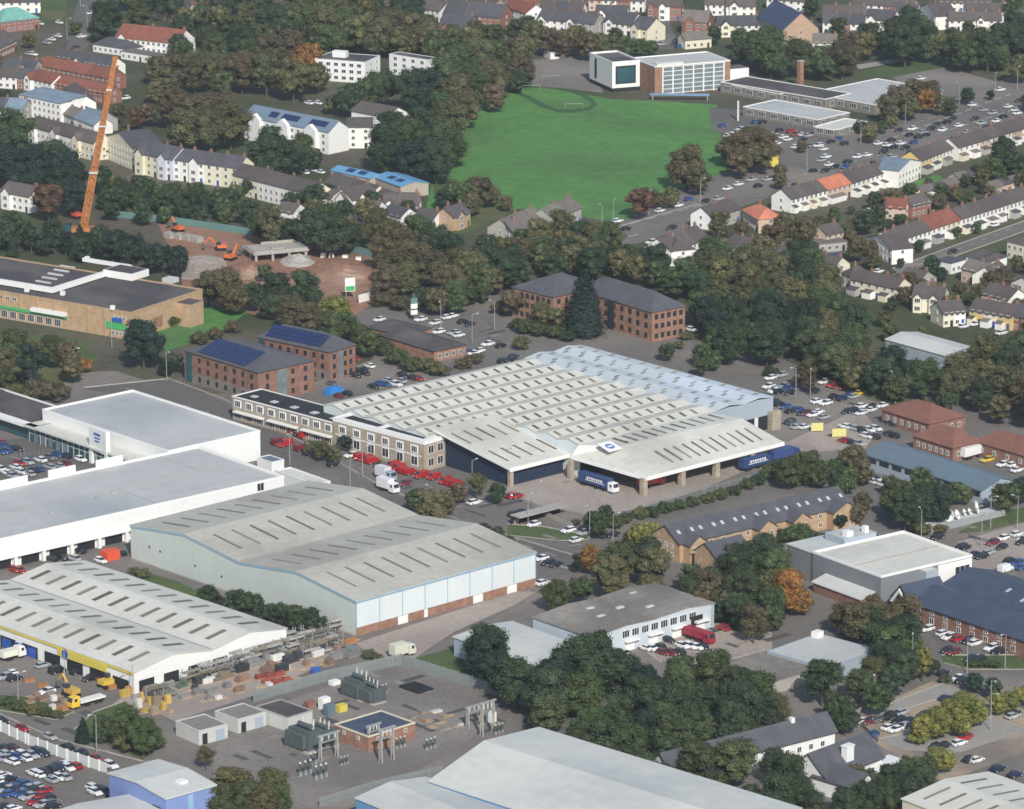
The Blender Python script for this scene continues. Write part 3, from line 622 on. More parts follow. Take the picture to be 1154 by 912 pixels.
# ================= CREAM ROOF GREY BUILDING =================
s = shed('flat_roofed_hall', 'dark grey clad hall with bright cream roof and white parapet at the right', 'hall', (993,649), (917,618), (1094,622), 9, M['grey_wall'], M['cream_roof'], kind='flat', par=.6, parm=M['white_trim'])
r, L, W = s['r'], s['L'], s['W']
b = MB(); b.box(1, L-1, W*.42, W*.42+.4, 8.45, 8.75); b.build('roof_seam', M['conc'], r)
blk(r, 0.5, 13, W+.02, W+11, 0, 8.0, M['grey_wall'], 'rear_wing', M['felt']); b = MB(); b.box(.3, 13.2, W+.07, W+11.2, 8.01, 8.3); b.build('wing_trim', M['lt_roof'], r)
blk(r, L*.35, L*.7, W+.1, W+8, 0, 10.2, M['greyblue_wall'], 'plant_room', M['lt_roof'])
blk(r, L*.4, L*.47, W+1, W+3, 10.22, 11.6, M['white_trim'], 'roof_unit'); blk(r, L*.6, L*.64, W+1, W+2.4, 10.22, 12, M['white_trim'], 'roof_unit')
b = MB(); b.pr([(-6, 2.6), (-.02, 4.1), (-.02, 4.3), (-6, 2.8)], 0, 1, 'y') if False else b.pr([(-5, 2.7), (-.02, 4.0), (-.02, 4.25), (-5, 2.95)], 2, W*.8, 'y'); b.build('lean_to_roof', M['lt_roof'], r)
b = MB(); b.box(-4.6, -.03, 2.4, W*.78, 0, 2.66); b.build('brick_base', M['brick'], r)
panel(r, 'x', L*.62, L*.99, 3.4, 8.2, M['white'], 'white_cladding', .3); win(r, 'x', L*.88, 4.6, 5, 2.2, mull=2).location.y = -.4
blk(r, L*.42, L*.55, -2.5, -.05, 0, 8.2, M['greyblue_wall'], 'stair_block', M['lt_roof'])
# ================= BLUE SLATE BRICK COMPLEX =================
def p0of(p1, p3, dist, z):
    a, c = gp(p1, z), gp(p3, z); dv = c-a; pe = Vector((dv.y, -dv.x, 0)).normalized()*dist; return pj((a.x+pe.x, a.y+pe.y, z)), pj((c.x+pe.x, c.y+pe.y, z))
q1, q3 = (1025,678), (1078,664); a_, c_ = p0of(q1, q3, 70, 4.8)
s = shed('blue_slate_office', 'long low brick office with blue slate roof and cars parked along its front', 'office', a_, q1, c_, 4.8, M['brick'], M['blue_slate'], 1, 'y', 2.5, ov=.6)
r, L, W = s['r'], s['L'], s['W']
wins(r, 'y', 1.5, W-1, 14, (.9,), 1.6, 1.6, mull=1); wins(r, 'y', 1.5, W-1, 14, (3.1,), 1.4, 1.0)
s = shed('porch_wing', 'blue slate wing with white framed gable porch beside the grey hall', 'office', (1026,679), (1008,668), (1066,668), 5.0, M['brick'], M['blue_slate'], 1, 'x', 3.7, ov=.6)
r, L, W = s['r'], s['L'], s['W']
b = MB(); b.pr([(0, 3.8), (W*.5, 8.0), (W, 3.8), (W-1, 3.8), (W*.5, 7.0), (1, 3.8)], -1.0, -.7, 'x'); b.build('porch_frame', M['white_trim'], r); panel(r, 'y', 1.6, W-1.6, .2, 5.4, M['glass'], 'porch_glazing')
q1, q3 = (1062,660), (1122,644); a_, c_ = p0of(q1, q3, 45, 5)
s = shed('blue_slate_block', 'wide blue slate roof block with rooflights, behind the brick office front', 'office', a_, q1, c_, 5, M['brick'], M['blue_slate'], 1, 'y', 2.8, ov=.6)
skylights(s['r'], s['pz'], [(s['L']*.25, 6), (s['L']*.3, 12), (s['L']*.2, 20), (s['L']*.3, 27)], 1.8, .9, M['skyl'], 'y')
# ================= GREY-BLUE SHED =================
s = shed('greyblue_shed', 'long grey blue roofed shed below the red tiled offices at right', 'industrial unit', (1106,553), (975,512), (1148,541), 4.2, M['greyblue_wall'], M['greyblue_roof'], 1, 'y', 2.4, ov=.5)
r, L, W = s['r'], s['L'], s['W']
b = MB()
for i in range(9): b.box(-.1, -.01, W*(i+.12)/9, W*(i+.85)/9, 2.2, 3.5)
b.build('window_band', M['glass'], r); win(r, 'x', L*.3, 2, 1.6, 1.4); win(r, 'x', L*.7, 2, 1.6, 1.4)
# ================= RED TILE OFFICES =================
for i, (a_, c_, d_, rs, lb) in enumerate((((1047,478), (994,461), (1088,468), 3.6, 'red brown hipped roof office nearest the overflow car park at right'), ((1074,505), (1029,490), (1106,496), 3.8, 'red brown hipped roof office with brick walls, middle of three'), ((1190,524), (1098,493), (1222,511), 3.4, 'long red brown hipped roof office cut by the right edge'))):
    s = shed('tiled_office', lb, 'office', a_, c_, d_, 4.2, M['brick'], M['red_tile'], kind='hip', rise=rs)
    wins(s['r'], 'y', 1, s['W']-1, 6, (1.4,), 1.3, 1.5); wins(s['r'], 'x', 1, s['L']-1, 4, (1.4,), 1.3, 1.5)
# ================= LIGHT SHED, FLAT ROOF, CREAM ROOF BR =================
s = shed('pale_shed', 'small pale grey shed standing alone in the dark wood at right', 'shed', (1066,401.5), (1015,380), (1093.5,391.5), 4.5, M['greyblue_wall'], M['lt_roof'], 1, 'y', 1.2, fit=False)
b = MB()
for i in range(4): b.box(s['L']*(i+.2)/4, s['L']*(i+.75)/4, -.1, -.01, 1.6, 3)
b.build('window_band', M['glass'], s['r'])
s = shed('flat_roofed_store', 'low building with plain pale grey flat roof among trees', 'store', (933,753), (865,733), (989,731), 3.6, M['greyblue_wall'], M['grey_roof'], kind='flat', par=.15)
blk(s['r'], s['L']-4, s['L']-1.5, s['W']-3, s['W']-1, 3.6, 5.2, M['white_trim'], 'roof_unit')
q1, q3 = (1017,901), (1114,871); a_, c_ = p0of(q1, q3, 60, 6.5)
s = shed('corner_shed', 'cream roofed shed with slanting rooflights in the bottom right corner', 'industrial unit', a_, q1, c_, 6.5, M['cream_wall'], M['cream_roof'], 1, 'y', 1.4)
skylights(s['r'], s['pz'], [(s['L']*f_, s['W']-4-5*i) for f_ in (.25, .68) for i in range(8)], s['L']*.3, .8, M['light2'], 'y')
s = shed('weathered_store', 'low weathered brown flat roofed store touching the plain pale roofed one', 'store', (870,770), (805,750), (928,756), 3, M['conc'], M['brown_roof'], kind='flat', par=.15)
s = shed('sheet_roof_lean_to', 'tiny silver roofed lean-to among trees below the workshop yard', 'shed', (826,781), (806,766), (840,772), 3, M['conc'], M['lt_roof'], 1, 'x', .5)
# ================= WHITE HALL + GARAGES NEAR WHITE RETAIL =================
s = shed('long_white_portable', 'long low white flat roofed block between the white retail sheds and depot', 'site building', (355,546), (310,530), (372,541), 4, M['white'], M['cream_roof'], kind='flat', par=.3)
s = shed('grey_kiosk', 'small grey roofed kiosk behind the long low white block', 'kiosk', (306,521), (290,515), (320,517), 3.2, M['white'], M['greyblue_roof'], kind='flat', par=.2)
# ================= SUBSTATION BUILDINGS =================
s = shed('control_house', 'brick substation control house with dark blue flat roof and white edge', 'substation building', (415,830), (376,817), (468,815.5), 4, M['brick2'], M['blue_slate'], kind='flat', par=.3, parm=M['cream_wall'])
wins(s['r'], 'x', 1, s['L']-1, 3, (2.3,), 1.0, .9); wins(s['r'], 'y', 1, s['W']-1, 2, (2.3,), 1.0, .9)
s = shed('flat_roofed_switch_room', 'cream walled switch room with dark mossy flat roof at the compound left', 'substation building', (324,809), (288,796), (352,800), 3.6, M['lt_roof'], M['felt'], kind='flat', par=.2, parm=M['conc'])
for a_, c_, d_, lb in (((224,824), (198,812), (256,815), 'left'), ((268,811), (242,801), (300,802), 'right')):
    s = shed('garage_block', f'{lb} one of two beige flat roofed store blocks beside the timber yard', 'store', a_, c_, d_, 3.6, M['lt_roof'], M['gravel'], kind='flat', par=.2)
    panel(s['r'], 'x', 1, 2.4, 0, 2.6, M['dark'], 'door'); panel(s['r'], 'x', s['L']-3.5, s['L']-1, 0, 2.8, M['greyblue_wall'], 'door')
# ================= SUPERMARKET =================
q0, q2, q1 = (147.5,352), (214,313), (-95,303)
s = shed('supermarket', 'tan brick supermarket with black flat roof and green fascias at left', 'supermarket', q0, q1, q2, 9.2, M['tan'], M['felt'], kind='flat', par=.5, parm=M['tan'])
r, L, W = s['r'], s['L'], s['W']
b = MB(); b.box(-.1, L, W-.4, W+.1, 9.21, 9.5); b.box(-1.2, L+.4, W+.11, W+.7, 8.0, 9.5) if False else None; b.build('coping', M['white_trim'], r)
SC = {}
def sloc(p, z):
    w = gp(p, z); dx, dy = w.x-s['o'].x, w.y-s['o'].y; c_, d_ = math.cos(s['rz']), math.sin(s['rz']); return (dx*c_+dy*d_, -dx*d_+dy*c_)
# white upstand around the plant roof
a1_, a2_, a3_ = sloc(t('b1', 235, 395), 9.5), sloc(t('b1', 425, 262), 9.5), sloc(t('b1', -60, 335), 9.5)
x0, x1 = a1_[0], a2_[0]; y0, y1 = a1_[1], W-1
b = MB(); b.box(x0, x0+1.4, y0, y1, 9.22, 10.8); b.box(x0+1.4, x1, y0, y0+1.4, 9.22, 10.8); b.box(x1, x1+1.2, y0, y0+20, 9.22, 10.4); b.build('upstand', M['white_trim'], r)
for i in range(5):
    q = sloc(t('b1', 190+i*27, 345-i*17), 9.3); blk(r, q[0], q[0]+.8, q[1]-3, q[1]+3, 8.7, 9.2, M['lt_roof'], 'rooflight')
q = sloc(t('b1', 575, 330), 9.2); b = MB(); b.box(q[0]-2, q[0]+7, q[1]-3, q[1]+9, 8.9, 11.2); b.box(q[0]-1.6, q[0]+6.6, q[1]-2.6, q[1]+8.6, 11.21, 11.26, 1); b.build('plant_enclosure', [M['white_trim'], M['felt']], r)
q = sloc(t('b1', 762, 345), 9.2); blk(r, q[0]-2, q[0]+2, q[1]-2, q[1]+2, 8.9, 10.4, M['lt_roof'], 'roof_unit')
for (u, v) in ((390, 250), (503, 470), (280, 405), (120, 390)):
    q = sloc(t('b1', u, v), 9.2); blk(r, q[0]-.6, q[0]+.6, q[1]-.6, q[1]+.6, 9.0, 10.4, M['white_trim'], 'roof_vent')
wl = W
panel(r, 'y', 26, wl, 3.4, 4.3, M['green'], 'green_band', .5); panel(r, 'y', 26, 40, 4.4, 5.6, M['white_trim'], 'white_canopy', 1.5)
panel(r, 'y', 2.0, 10, 2.8, 5.0, M['green'], 'green_panel', .25)
for i in range(2): wins(r, 'y', 2+i*0, 8, 4, (6.0 if i == 0 else .9,), 1.1, 1.3)
panel(r, 'y', 3.5, 7.5, 5.2, 6.6, M['logo_blue'], 'poster', .3)
wins(r, 'y', 28, wl-2, 16, (.5,), 2.6, 2.4, mull=2, deep=False); wins(r, 'y', 46, wl-2, 14, (6.6,), 1.6, 1.1, deep=False)
b = MB()
for i in range(12): b.box(-.5, -.02, 10+i*7, 10.5+i*7, 4.4 if i > 1 else 0, 9.1)
b.build('buttress', M['tan'], r)
panel(r, 'x', L*.3, L*.42, 2, 5, M['brick2'], 'brick_bay', .4)
blk(r, L*.62, L*.8, -6, -.02, 0, 7.6, M['tan'], 'side_block', M['felt'])
# ================= SOLAR OFFICE =================
SO = []
for (a_, c_, d_, lb, rs) in (((291,420), (209,392), (352,402), 'red brick office block with dark solar panels on a hipped roof, lower block', 4), ((371,397), (290,378), (399,386), 'red brick office with solar panelled hipped roof, upper block by the trees', 4)):
    s = shed('brick_office', lb, 'office', a_, c_, d_, 9.6, M['brick'], M['slate'], kind='hip', rise=rs); r, L, W = s['r'], s['L'], s['W']
    wins(r, 'y', 1, W-1, 8, (1, 4, 7), 1.2, 1.5, deep=False, kind='d'); wins(r, 'x', 1, L-1, 4, (1, 4, 7), 1.2, 1.5, deep=False, kind='d')
    panel(r, 'y', 0, W, 0, 3.4, M['greystone'], 'stone_base', .04) if W > 0 else None
    panel(r, 'x', L*.34, L*.5, 0, 9.0, M['glass2'], 'stair_glazing', .16)
    panel(r, 'y', W*.9, W*.98, 0, 9.0, M['teal_glass'], 'stair_glazing', .16)
    # panels on the x=0 facing slope
    half = L/2 if L < W else W/2; an = math.atan2(rs, half+.5); ps = (L/2 if L < W else half)*.75/math.cos(an)
    half = half*.7; cols = 12
    y0 = half*.95; n = 0
    for j in range(cols):
        for k in range(3):
            b = MB(); b.box(0, ps/3-.12, 0, 2.2, .0, .08); yj = y0+j*2.3
            if yj > W-half*.9: continue
            x_ = .5+k*ps/3*math.cos(an); ob = b.build('solar_panel', M['solar'], r, (x_, yj, 9.75+(x_+.5)*math.tan(an)+.12)); ob.rotation_euler.y = -an
# ================= REAR BRICK OFFICE =================
s = shed('brick_office', 'three storey orange brick office with dark hipped roof behind the depot, longer block', 'office', (735,352), (650,326), (772,344), 9.8, M['brick2'], M['slate'], kind='hip', rise=4.6); r, L, W = s['r'], s['L'], s['W']
wins(r, 'y', 1, W-1, 9, (1, 4.2, 7.2), 1.5, 1.6, kind='d'); wins(r, 'x', .5, L-.5, 5, (1, 4.2, 7.2), 1.4, 1.6, kind='d'); panel(r, 'y', W*.5, W*.58, 0, 9.3, M['glass'], 'stair_glazing', .2)
s = shed('brick_office', 'orange brick hipped roof office block left of a tall conifer', 'office', (624,335), (577,324), (680,322), 9.8, M['brick2'], M['slate'], kind='hip', rise=4.4); r, L, W = s['r'], s['L'], s['W']
wins(r, 'y', 1, W-1, 7, (1, 4.2, 7.2), 1.5, 1.6, kind='d'); wins(r, 'x', .5, L-1, 6, (1, 4.2, 7.2), 1.4, 1.6, kind='d')
# ================= RESTAURANT =================
for a_, c_, d_, lb in (((456,378), (412,367), (486,368), 'low dark roofed pub building by the tall totem sign'), ((489,396), (428,376), (525,387), 'low brick pub wing with dark roof and small gable near parked cars')):
    s = shed('pub', lb, 'pub', a_, c_, d_, 3.6, M['brick2'], M['felt'], kind='hip', rise=2); wins(s['r'], 'x', 1, s['L']-1, 4, (1,), 1.4, 1.5, deep=False)
# ================= SCHOOL =================
s = shed('white_cube_building', 'white cube building with one large dark window at the sports field edge', 'school block', (690,70), (664.5,59), (721,67.5), 12.5, M['white'], M['felt'], kind='flat', par=.8, parm=M['white_trim'])
r, L, W = s['r'], s['L'], s['W']
panel(r, 'x', L*.12, L*.85, 3.2, 10.6, M['dark'], 'window_frame', .14); panel(r, 'x', L*.17, L*.80, 3.8, 10.0, M['teal_glass'], 'window', .22)
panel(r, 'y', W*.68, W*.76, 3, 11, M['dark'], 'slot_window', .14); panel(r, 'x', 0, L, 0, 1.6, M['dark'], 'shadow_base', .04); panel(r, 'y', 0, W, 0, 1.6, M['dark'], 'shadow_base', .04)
s = shed('glazed_school_block', 'brick school block with tall white framed glazing right of the white cube', 'school block', (738,75), (713,64), (823,67), 12, M['brick2'], M['grey_roof'], kind='flat', par=.4, parm=M['white_trim'])
r, L, W = s['r'], s['L'], s['W']
panel(r, 'x', 3.5, L-3, .3, 11.4, M['glass2'], 'glazing', .1)
b = MB()
for i in range(7): x = 3.5+(L-6.5)*i/6; b.box(x-.25, x+.25, -.35, -.11, .1, 11.5)
for j in range(7): z_ = .4+j*1.8; b.box(3.5, L-3, -.2, -.11, z_, z_+.25)
b.build('white_mullion', M['white_trim'], r)
blk(r, 2, 14, 2, 6, 12.01-.35, 12.6, M['lt_roof'], 'roof_unit'); blk(r, L-.5+.6, L+9, 1, 9, 0, 8, M['white'], 'end_block', M['felt'])
def t4(*a): return t('a4', *a)
for a_, c_, d_, h_, rf, lb in ((t4(262,443), t4(-120,350), t4(345,412), 4.5, 'felt', 'long dark flat roofed school range behind the front classrooms'), (t4(228,535), t4(-45,465), t4(335,497), 4, 'grey_roof', 'front low brick school range with white windows by the car park'), (t4(480,468), t4(280,400), t4(660,385), 4.2, 'grey_roof', 'broad pale flat roofed school block next to the playground'), (t4(310,580), t4(235,560), t4(385,535), 3.6, 'cream_roof', 'small cream flat roofed school entrance at the road end'), (t4(60,420), t4(-100,370), t4(130,395), 4, 'felt', 'small dark school block with white window band beside glazed block')):
    s = shed('school_range', lb, 'school block', a_, c_, d_, h_, M['greystone'], M[rf], kind='flat', par=.3, parm=M['white_trim'], fit=False)
    wins(s['r'], 'y', .6, s['W']-.6, max(2, int(s['W']/6)), (1.2,), 3.6, 2, mull=3, deep=False); wins(s['r'], 'x', .6, s['L']-.6, max(1, int(s['L']/6)), (1.2,), 2.6, 2, mull=2, deep=False)
b = MB(); b.box(-1, 1, -1, 1, 0, 11); b.box(-1.15, 1.15, -1.15, 1.15, 11, 11.4, 1)
ch = b.build('boiler_chimney', [M['brick2'], M['conc']]); q = gp(t4(150,350), 4); th('boiler_chimney', (q.x, q.y, 0), .7, 'chimney', 'square brick boiler chimney rising beside the long school range', ob=ch)
s = shed('white_kiosk', 'tiny white flat roofed hut on the grey yard left of the cube', 'hut', t('a3', 160, 235), t('a3', 132, 220), t('a3', 225, 222), 3, M['white'], M['lt_roof'], kind='flat', par=.2); panel(s['r'], 'x', 2, s['L']-2, 1, 2, M['glass'], 'window')
# ================= HOUSES =================
WC = {'W': ((.76,.75,.72), 'white'), 'C': ((.70,.65,.51), 'cream'), 'B': ((.26,.13,.095), 'brick'), 'G': ((.36,.35,.33), 'grey'), 'T': ((.42,.30,.20), 'tan'), 'P': ((.55,.42,.33), 'pinkish'), 'Y': ((.62,.46,.18), 'yellow'), 'L': ((.60,.61,.68), 'pale lilac')}
RC = {'d': ((.105,.090,.086), 'brown-grey'), 's': ((.085,.085,.096), 'slate'), 'r': ((.22,.085,.06), 'red'), 'o': ((.50,.18,.11), 'orange'), 'b': ((.17,.23,.29), 'blue-grey'), 'u': ((.16,.36,.56), 'bright blue'), 't': ((.16,.38,.33), 'teal'), 'g': ((.17,.15,.135), 'grey'), 'n': ((.05,.07,.12), 'navy')}
def jit(c, a=.08):
    k = 1+R.uniform(-a, a); return (c[0]*k, c[1]*k*(1+R.uniform(-.02, .02)), c[2]*k*(1+R.uniform(-.03, .03)))
def hrow(tl, q, n, d, h, walls, roof, place, kind='house', rt='g', rise=None, gf='', ch=1, win_=1, grp=None, wn=0, back=0, lab=None, cat='house'):
    a, c = gp(t(tl, q[0], q[1]), h), gp(t(tl, q[2], q[3]), h)
    v = c-a; Lt = v.length; rz = math.atan2(v.y, v.x); w = Lt/n; rise = rise or d*.33
    for i in range(n):
        p = a+v*(i/n); wc = WC[walls[i % len(walls)]]; rc = RC[roof[i % len(roof)]]
        kp = f'{rc[1]}-roofed {wc[1]} {kind}'
        root = th('house', (p.x, p.y, 0), rz, cat, lab, None if lab else kp, None if lab else place, grp or (None if lab else f'houses {place}'))
        foot(Vector((p.x, p.y, 0)), rz, w, d)
        wcol, rcol = jit(wc[0], .06), jit(rc[0], .14)
        dz = .004*(i % 2)
        b = MB()
        if rt == 'g': b.pr([(0, 0), (d, 0), (d, h), (d/2, h+rise-.05), (0, h)], .02, w-.02, 'x')
        elif rt == 'e': b.pr([(0, 0), (w, 0), (w, h), (w/2, h+rise-.05), (0, h)], .02, d, 'y')
        else: b.box(.02, w-.02, 0, d, 0, h)
        b.build('wall', M['wall_obj'], root, col=wcol)
        b = MB()
        if rt == 'g':
            e0 = -.3 if i == 0 else .005; e1 = w+.3 if i == n-1 else w-.005
            b.pr(top([(0, h+dz), (d/2, h+rise+dz), (d, h+dz)], .2, .4), e0, e1, 'x')
        elif rt == 'e': b.pr(top([(0, h), (w/2, h+rise), (w, h)], .2, .35), -.4, d+.4, 'y')
        elif rt == 'h':
            e = .4; x0, x1, y0, y1 = -e, w+e, -e, d+e; zz = h+.02
            if w >= d: r0, r1 = (x0+(y1-y0)/2, d/2, h+rise), (x1-(y1-y0)/2+.01, d/2, h+rise)
            else: r0, r1 = (w/2, y0+(x1-x0)/2, h+rise), (w/2, y1-(x1-x0)/2, h+rise)
            A_, B2, C_, D_ = (x0, y0, zz), (x1, y0, zz), (x1, y1, zz), (x0, y1, zz)
            if w >= d: b.poly([A_, B2, r1, r0]); b.poly([B2, C_, r1]); b.poly([C_, D_, r0, r1]); b.poly([D_, A_, r0])
            else: b.poly([A_, B2, r0]); b.poly([B2, C_, r1, r0]); b.poly([C_, D_, r1]); b.poly([D_, A_, r0, r1])
            b.poly([D_, C_, B2, A_])
        elif rt == 'f': b.box(-.1, w+.1, -.1, d+.1, h+.01, h+.35)
        elif rt == 'm': b.pr([(-.3, h+.02), (d+.3, h+rise+.02), (d+.3, h+rise+.25), (-.3, h+.25)], -.3, w+.3, 'x')
        rf = b.build('roof', M['roof_obj'], root, col=rcol)
        if rt == 'm': blk(root, .03, w-.03, d*.5, d-.02, h+.01, h+rise*.5, M['white'], 'upper_wall')
        if ch and rt in 'geh':
            b = MB(); cx = w-.7 if rt == 'g' else w*.3; cy = d*.5; b.box(cx-.5, cx+.45, cy-.35, cy+.35, h+rise-.9, h+rise+1.1, 0)
            b.cyl((cx-.2, cy, h+rise+1.1), (cx-.2, cy, h+rise+1.5), .13, n=6, m=1); b.cyl((cx+.2, cy, h+rise+1.1), (cx+.2, cy, h+rise+1.5), .13, n=6, m=1)
            b.build('chimney', [M['brick'], M['brick2']], rf)
        if i % n < len(gf)*n and gf and gf[i % len(gf)] == '1':
            g = min(4.2, w*.55); x0 = w*.12; b = MB(); b.pr([(x0, 0), (x0+g, 0), (x0+g, h-.2), (x0+g/2, h+g*.42), (x0, h-.2)], -1.3, -.01, 'y'); b.build('gable_bay', M['wall_obj'], root, col=wcol)
            b = MB(); b.pr([(x0-.3, h-.35), (x0+g/2, h+g*.5), (x0+g+.3, h-.35), (x0+g+.3, h-.15), (x0+g/2, h+g*.5+.22), (x0-.3, h-.15)], -1.6, d*.4, 'y'); b.build('gable_roof', M['roof_obj'], root, col=rcol)
            for z_ in ([.8, 3.5] if h > 4.5 else [.9]): win(root, 'x', x0+g/2, z_, 1.9, 1.5, mull=2, deep=False).location.y = -1.33
        if win_:
            st = [.9] if h < 4.4 else ([.8, 3.5] if h < 7.6 else [.8, 3.4, 6.0]); nn = wn or max(2, int(w/2.6))
            for z_ in st:
                for k in range(nn):
                    if gf and gf[i % len(gf)] == '1' and w*(k+.5)/nn < w*.12+min(4.2, w*.55)+.5: continue
                    if z_ < 1 and k == nn-1: panel(root, 'x', w*(k+.5)/nn-.5, w*(k+.5)/nn+.5, 0, 2.1, M['logo_blue' if i % 3 else 'dark'], 'door', .1)
                    else: win(root, 'x', w*(k+.5)/nn, z_, 1.35, 1.35, deep=False)
            if i == 0 and rt != 'e':
                for z_ in st: win(root, 'y', d*.5, z_, 1.1, 1.3, deep=False)
            if i == n-1:
                for z_ in st: win(root, 'Y', d*.5, z_, 1.1, 1.3, L=w, deep=False)
        if back:   # lean-to facing the viewer
            l_ = R.uniform(1.5, 2.6); ww_ = w*R.uniform(.45, .65); b = MB(); b.pr([(-l_, 0), (-.02, 0), (-.02, 2.7), (-l_, 2.1)], .15, ww_, 'x'); b.build('lean_to', M['wall_obj'], root, col=jit(WC[R.choice('WWCG')][0]))
            b = MB(); b.pr([(-l_-.15, 2.12), (-.02, 2.74), (-.02, 2.9), (-l_-.15, 2.28)], .1, ww_+.05, 'x'); b.build('lean_to_roof', M['roof_obj'], root, col=jit(RC[R.choice('dsgg')][0]))
# --- top left streets
hrow('a1', (0,100,175,80), 1, 14, 5, 'B', 't', 'in the top left corner', 'hall', rt='h', ch=0)
hrow('a1', (-60,240,75,178), 1, 12, 5, 'B', 'd', 'at the left edge below the teal roof', 'block')
hrow('a1', (-40,12,180,8), 3, 8, 5, 'W', 'dds', 'along the top left edge')
hrow('a1', (515,165,790,195), 2, 14, 5.5, 'W', 'r', 'beside the big brown trees, top left', 'villa', gf='10')
hrow('a1', (415,198,575,222), 1, 9, 3.2, 'W', 's', 'in front of the red roofed villas', 'garage block', rt='h', ch=0)
hrow('a1', (312,270,492,300), 1, 9, 4.5, 'W', 's', 'behind the long red roofs', gf='1')
hrow('a1', (165,290,492,352), 3, 9, 5, 'B', 'r', 'in the back row by the crane tip', 'terraced house')
hrow('a1', (215,370,480,420), 3, 8, 4.5, 'BWB', 'r', 'in the front row by the crane tip', 'terraced house')
hrow('a1', (-10,340,160,352), 2, 9, 5, 'WB', 'ds', 'left of the long red roofs')
hrow('a1', (85,425,270,465), 1, 12, 8, 'W', 'b', 'left of the orange crane', 'modern block', rt='m', rise=1.5, ch=0)
hrow('a1', (112,460,262,508), 1, 5, 4, 'W', 'g', 'low in front of the modern block', 'annexe', rt='f', ch=0, win_=0)
hrow('a1', (-60,480,100,490), 2, 10, 5, 'WG', 'sb', 'at the left edge below the modern block')
hrow('a1', (290,400,340,462), 1, 8, 6, 'W', 'd', 'between modern block and red roofs', ch=1)
hrow('a1', (125,560,420,640), 3, 9, 7, 'WWC', 'd', 'left of the crane mast', 'gabled house', gf='111')
hrow('a1', (470,610,600,665), 1, 12, 8.5, 'C', 's', 'right of the crane mast', 'gabled villa', rt='e', rise=4)
hrow('a1', (440,668,600,700), 1, 5, 3.2, 'W', 'r', 'in front of the cream villa', 'lean-to', ch=0)
hrow('a1', (600,680,705,702), 1, 11, 8, 'C', 's', 'between cream villa and lilac house', gf='1')
hrow('a1', (705,702,770,714), 1, 11, 8, 'L', 's', 'right of the crane mast', gf='1')
hrow('a1', (770,712,1065,752), 4, 10, 7.8, 'WWCC', 's', 'facing the trees right of the crane', 'terraced house', gf='0100')
hrow('a1', (240,490,420,560), 2, 8, 4, 'GW', 'gb', 'behind the gabled houses by the crane')
hrow('a1', (0,855,130,880), 1, 9, 6, 'W', 'd', 'at the left edge above the conifer hedge', gf='1')
hrow('a1', (590,10,830,50), 2, 12, 5, 'WB', 'ds', 'at the top by the wood')
hrow('a2', (-110,780,240,868), 3, 10, 7, 'CWC', 'd', 'in the long roofed row above the trees', 'terraced house', ch=1)
hrow('a2', (350,890,400,900), 1, 9, 6.5, 'W', 'd', 'below the blue roofed building', rt='e')
hrow('a2', (425,895,540,870), 1, 10, 7, 'W', 'd', 'below the blue roofed building', gf='1')
hrow('a2', (300,815,500,875), 2, 9, 5.5, 'WC', 'd', 'just below the blue roofs')
hrow('a2', (575,905,720,905), 1, 8, 5, 'W', 'd', 'at the near left corner of the field')
for a_, c_, d_, rf, h_, lb in ((t('a2',505,800), t('a2',335,750), t('a2',550,775), 'u', 4.5, 'bright blue sheet roofed low building, left block'), (t('a2',640,835), t('a2',520,790), t('a2',765,815), 'u', 4.5, 'bright blue sheet roofed low building, right block by the field')):
    s = shed('blue_roofed_centre', lb, 'community building', a_, c_, d_, h_, M['wall_obj'], mat('bright_blue_roof', (.13,.32,.52), .5, .08), 1, 'y', 1.2)
    for ch_ in s['r'].children:
        if ch_.name.startswith('wall'): ch_.color = (.4,.36,.3,1)
    skylights(s['r'], s['pz'], [(s['L']*.28, s['W']*.3), (s['L']*.28, s['W']*.6)], 2.5, 4, M['solar'], 'y', 'roof_panel')
# white flats
s = shed('white_flats', 'three storey white flats with dark flat roof, larger, above the long white block', 'flats', t('a2',482,278), t('a2',262,236), t('a2',540,237), 9, M['white'], M['felt'], kind='flat', par=.2); wins(s['r'], 'y', 1, s['W']-1, 6, (1, 3.8, 6.5), 1.9, 1.5, mull=1, deep=False); wins(s['r'], 'x', 2, s['L']-1, 2, (3.8, 6.5), 1.5, 1.4, deep=False); blk(s['r'], 6, 9, s['W']*.5, s['W']*.5+6, 8.9, 11.5, M['white'], 'stair_tower')
s = shed('white_flats', 'smaller white flats half behind dark trees, right of the larger flats', 'flats', t('a2',765,268), t('a2',592,235), t('a2',800,252), 8.5, M['white'], M['felt'], kind='flat', par=.2); wins(s['r'], 'y', 1, s['W']-1, 4, (1, 3.6, 6.2), 1.9, 1.5, mull=1, deep=False)
s = shed('long_white_block', 'long white three storey block with blue grey roof, solar panels and gable end', 'apartment block', t('a2',318,592), t('a2',-50,500), t('a2',382,560), 8.6, M['white'], mat('bluegrey_slate', (.16,.215,.275), .5, .12), 1, 'y', 3.6)
wins(s['r'], 'y', 1, s['W']-1, 13, (.9, 3.5, 6.1), 1.5, 1.4, deep=False)
for k in range(3):
    b = MB(); b.pr([(-1.8, 0)]*0+[(s['W']*(.12+.33*k), 0), (s['W']*(.12+.33*k)+6, 0), (s['W']*(.12+.33*k)+6, 8.5), (s['W']*(.12+.33*k)+3, 10.8), (s['W']*(.12+.33*k), 8.5)], -1.8, -.01, 'x'); b.build('gabled_bay', M['white'], s['r'])
skylights(s['r'], s['pz'], [(s['L']*.25, s['W']*f_) for f_ in (.12, .22, .45, .55, .7)], 3, 4.5, M['solar'], 'y', 'solar_panel')
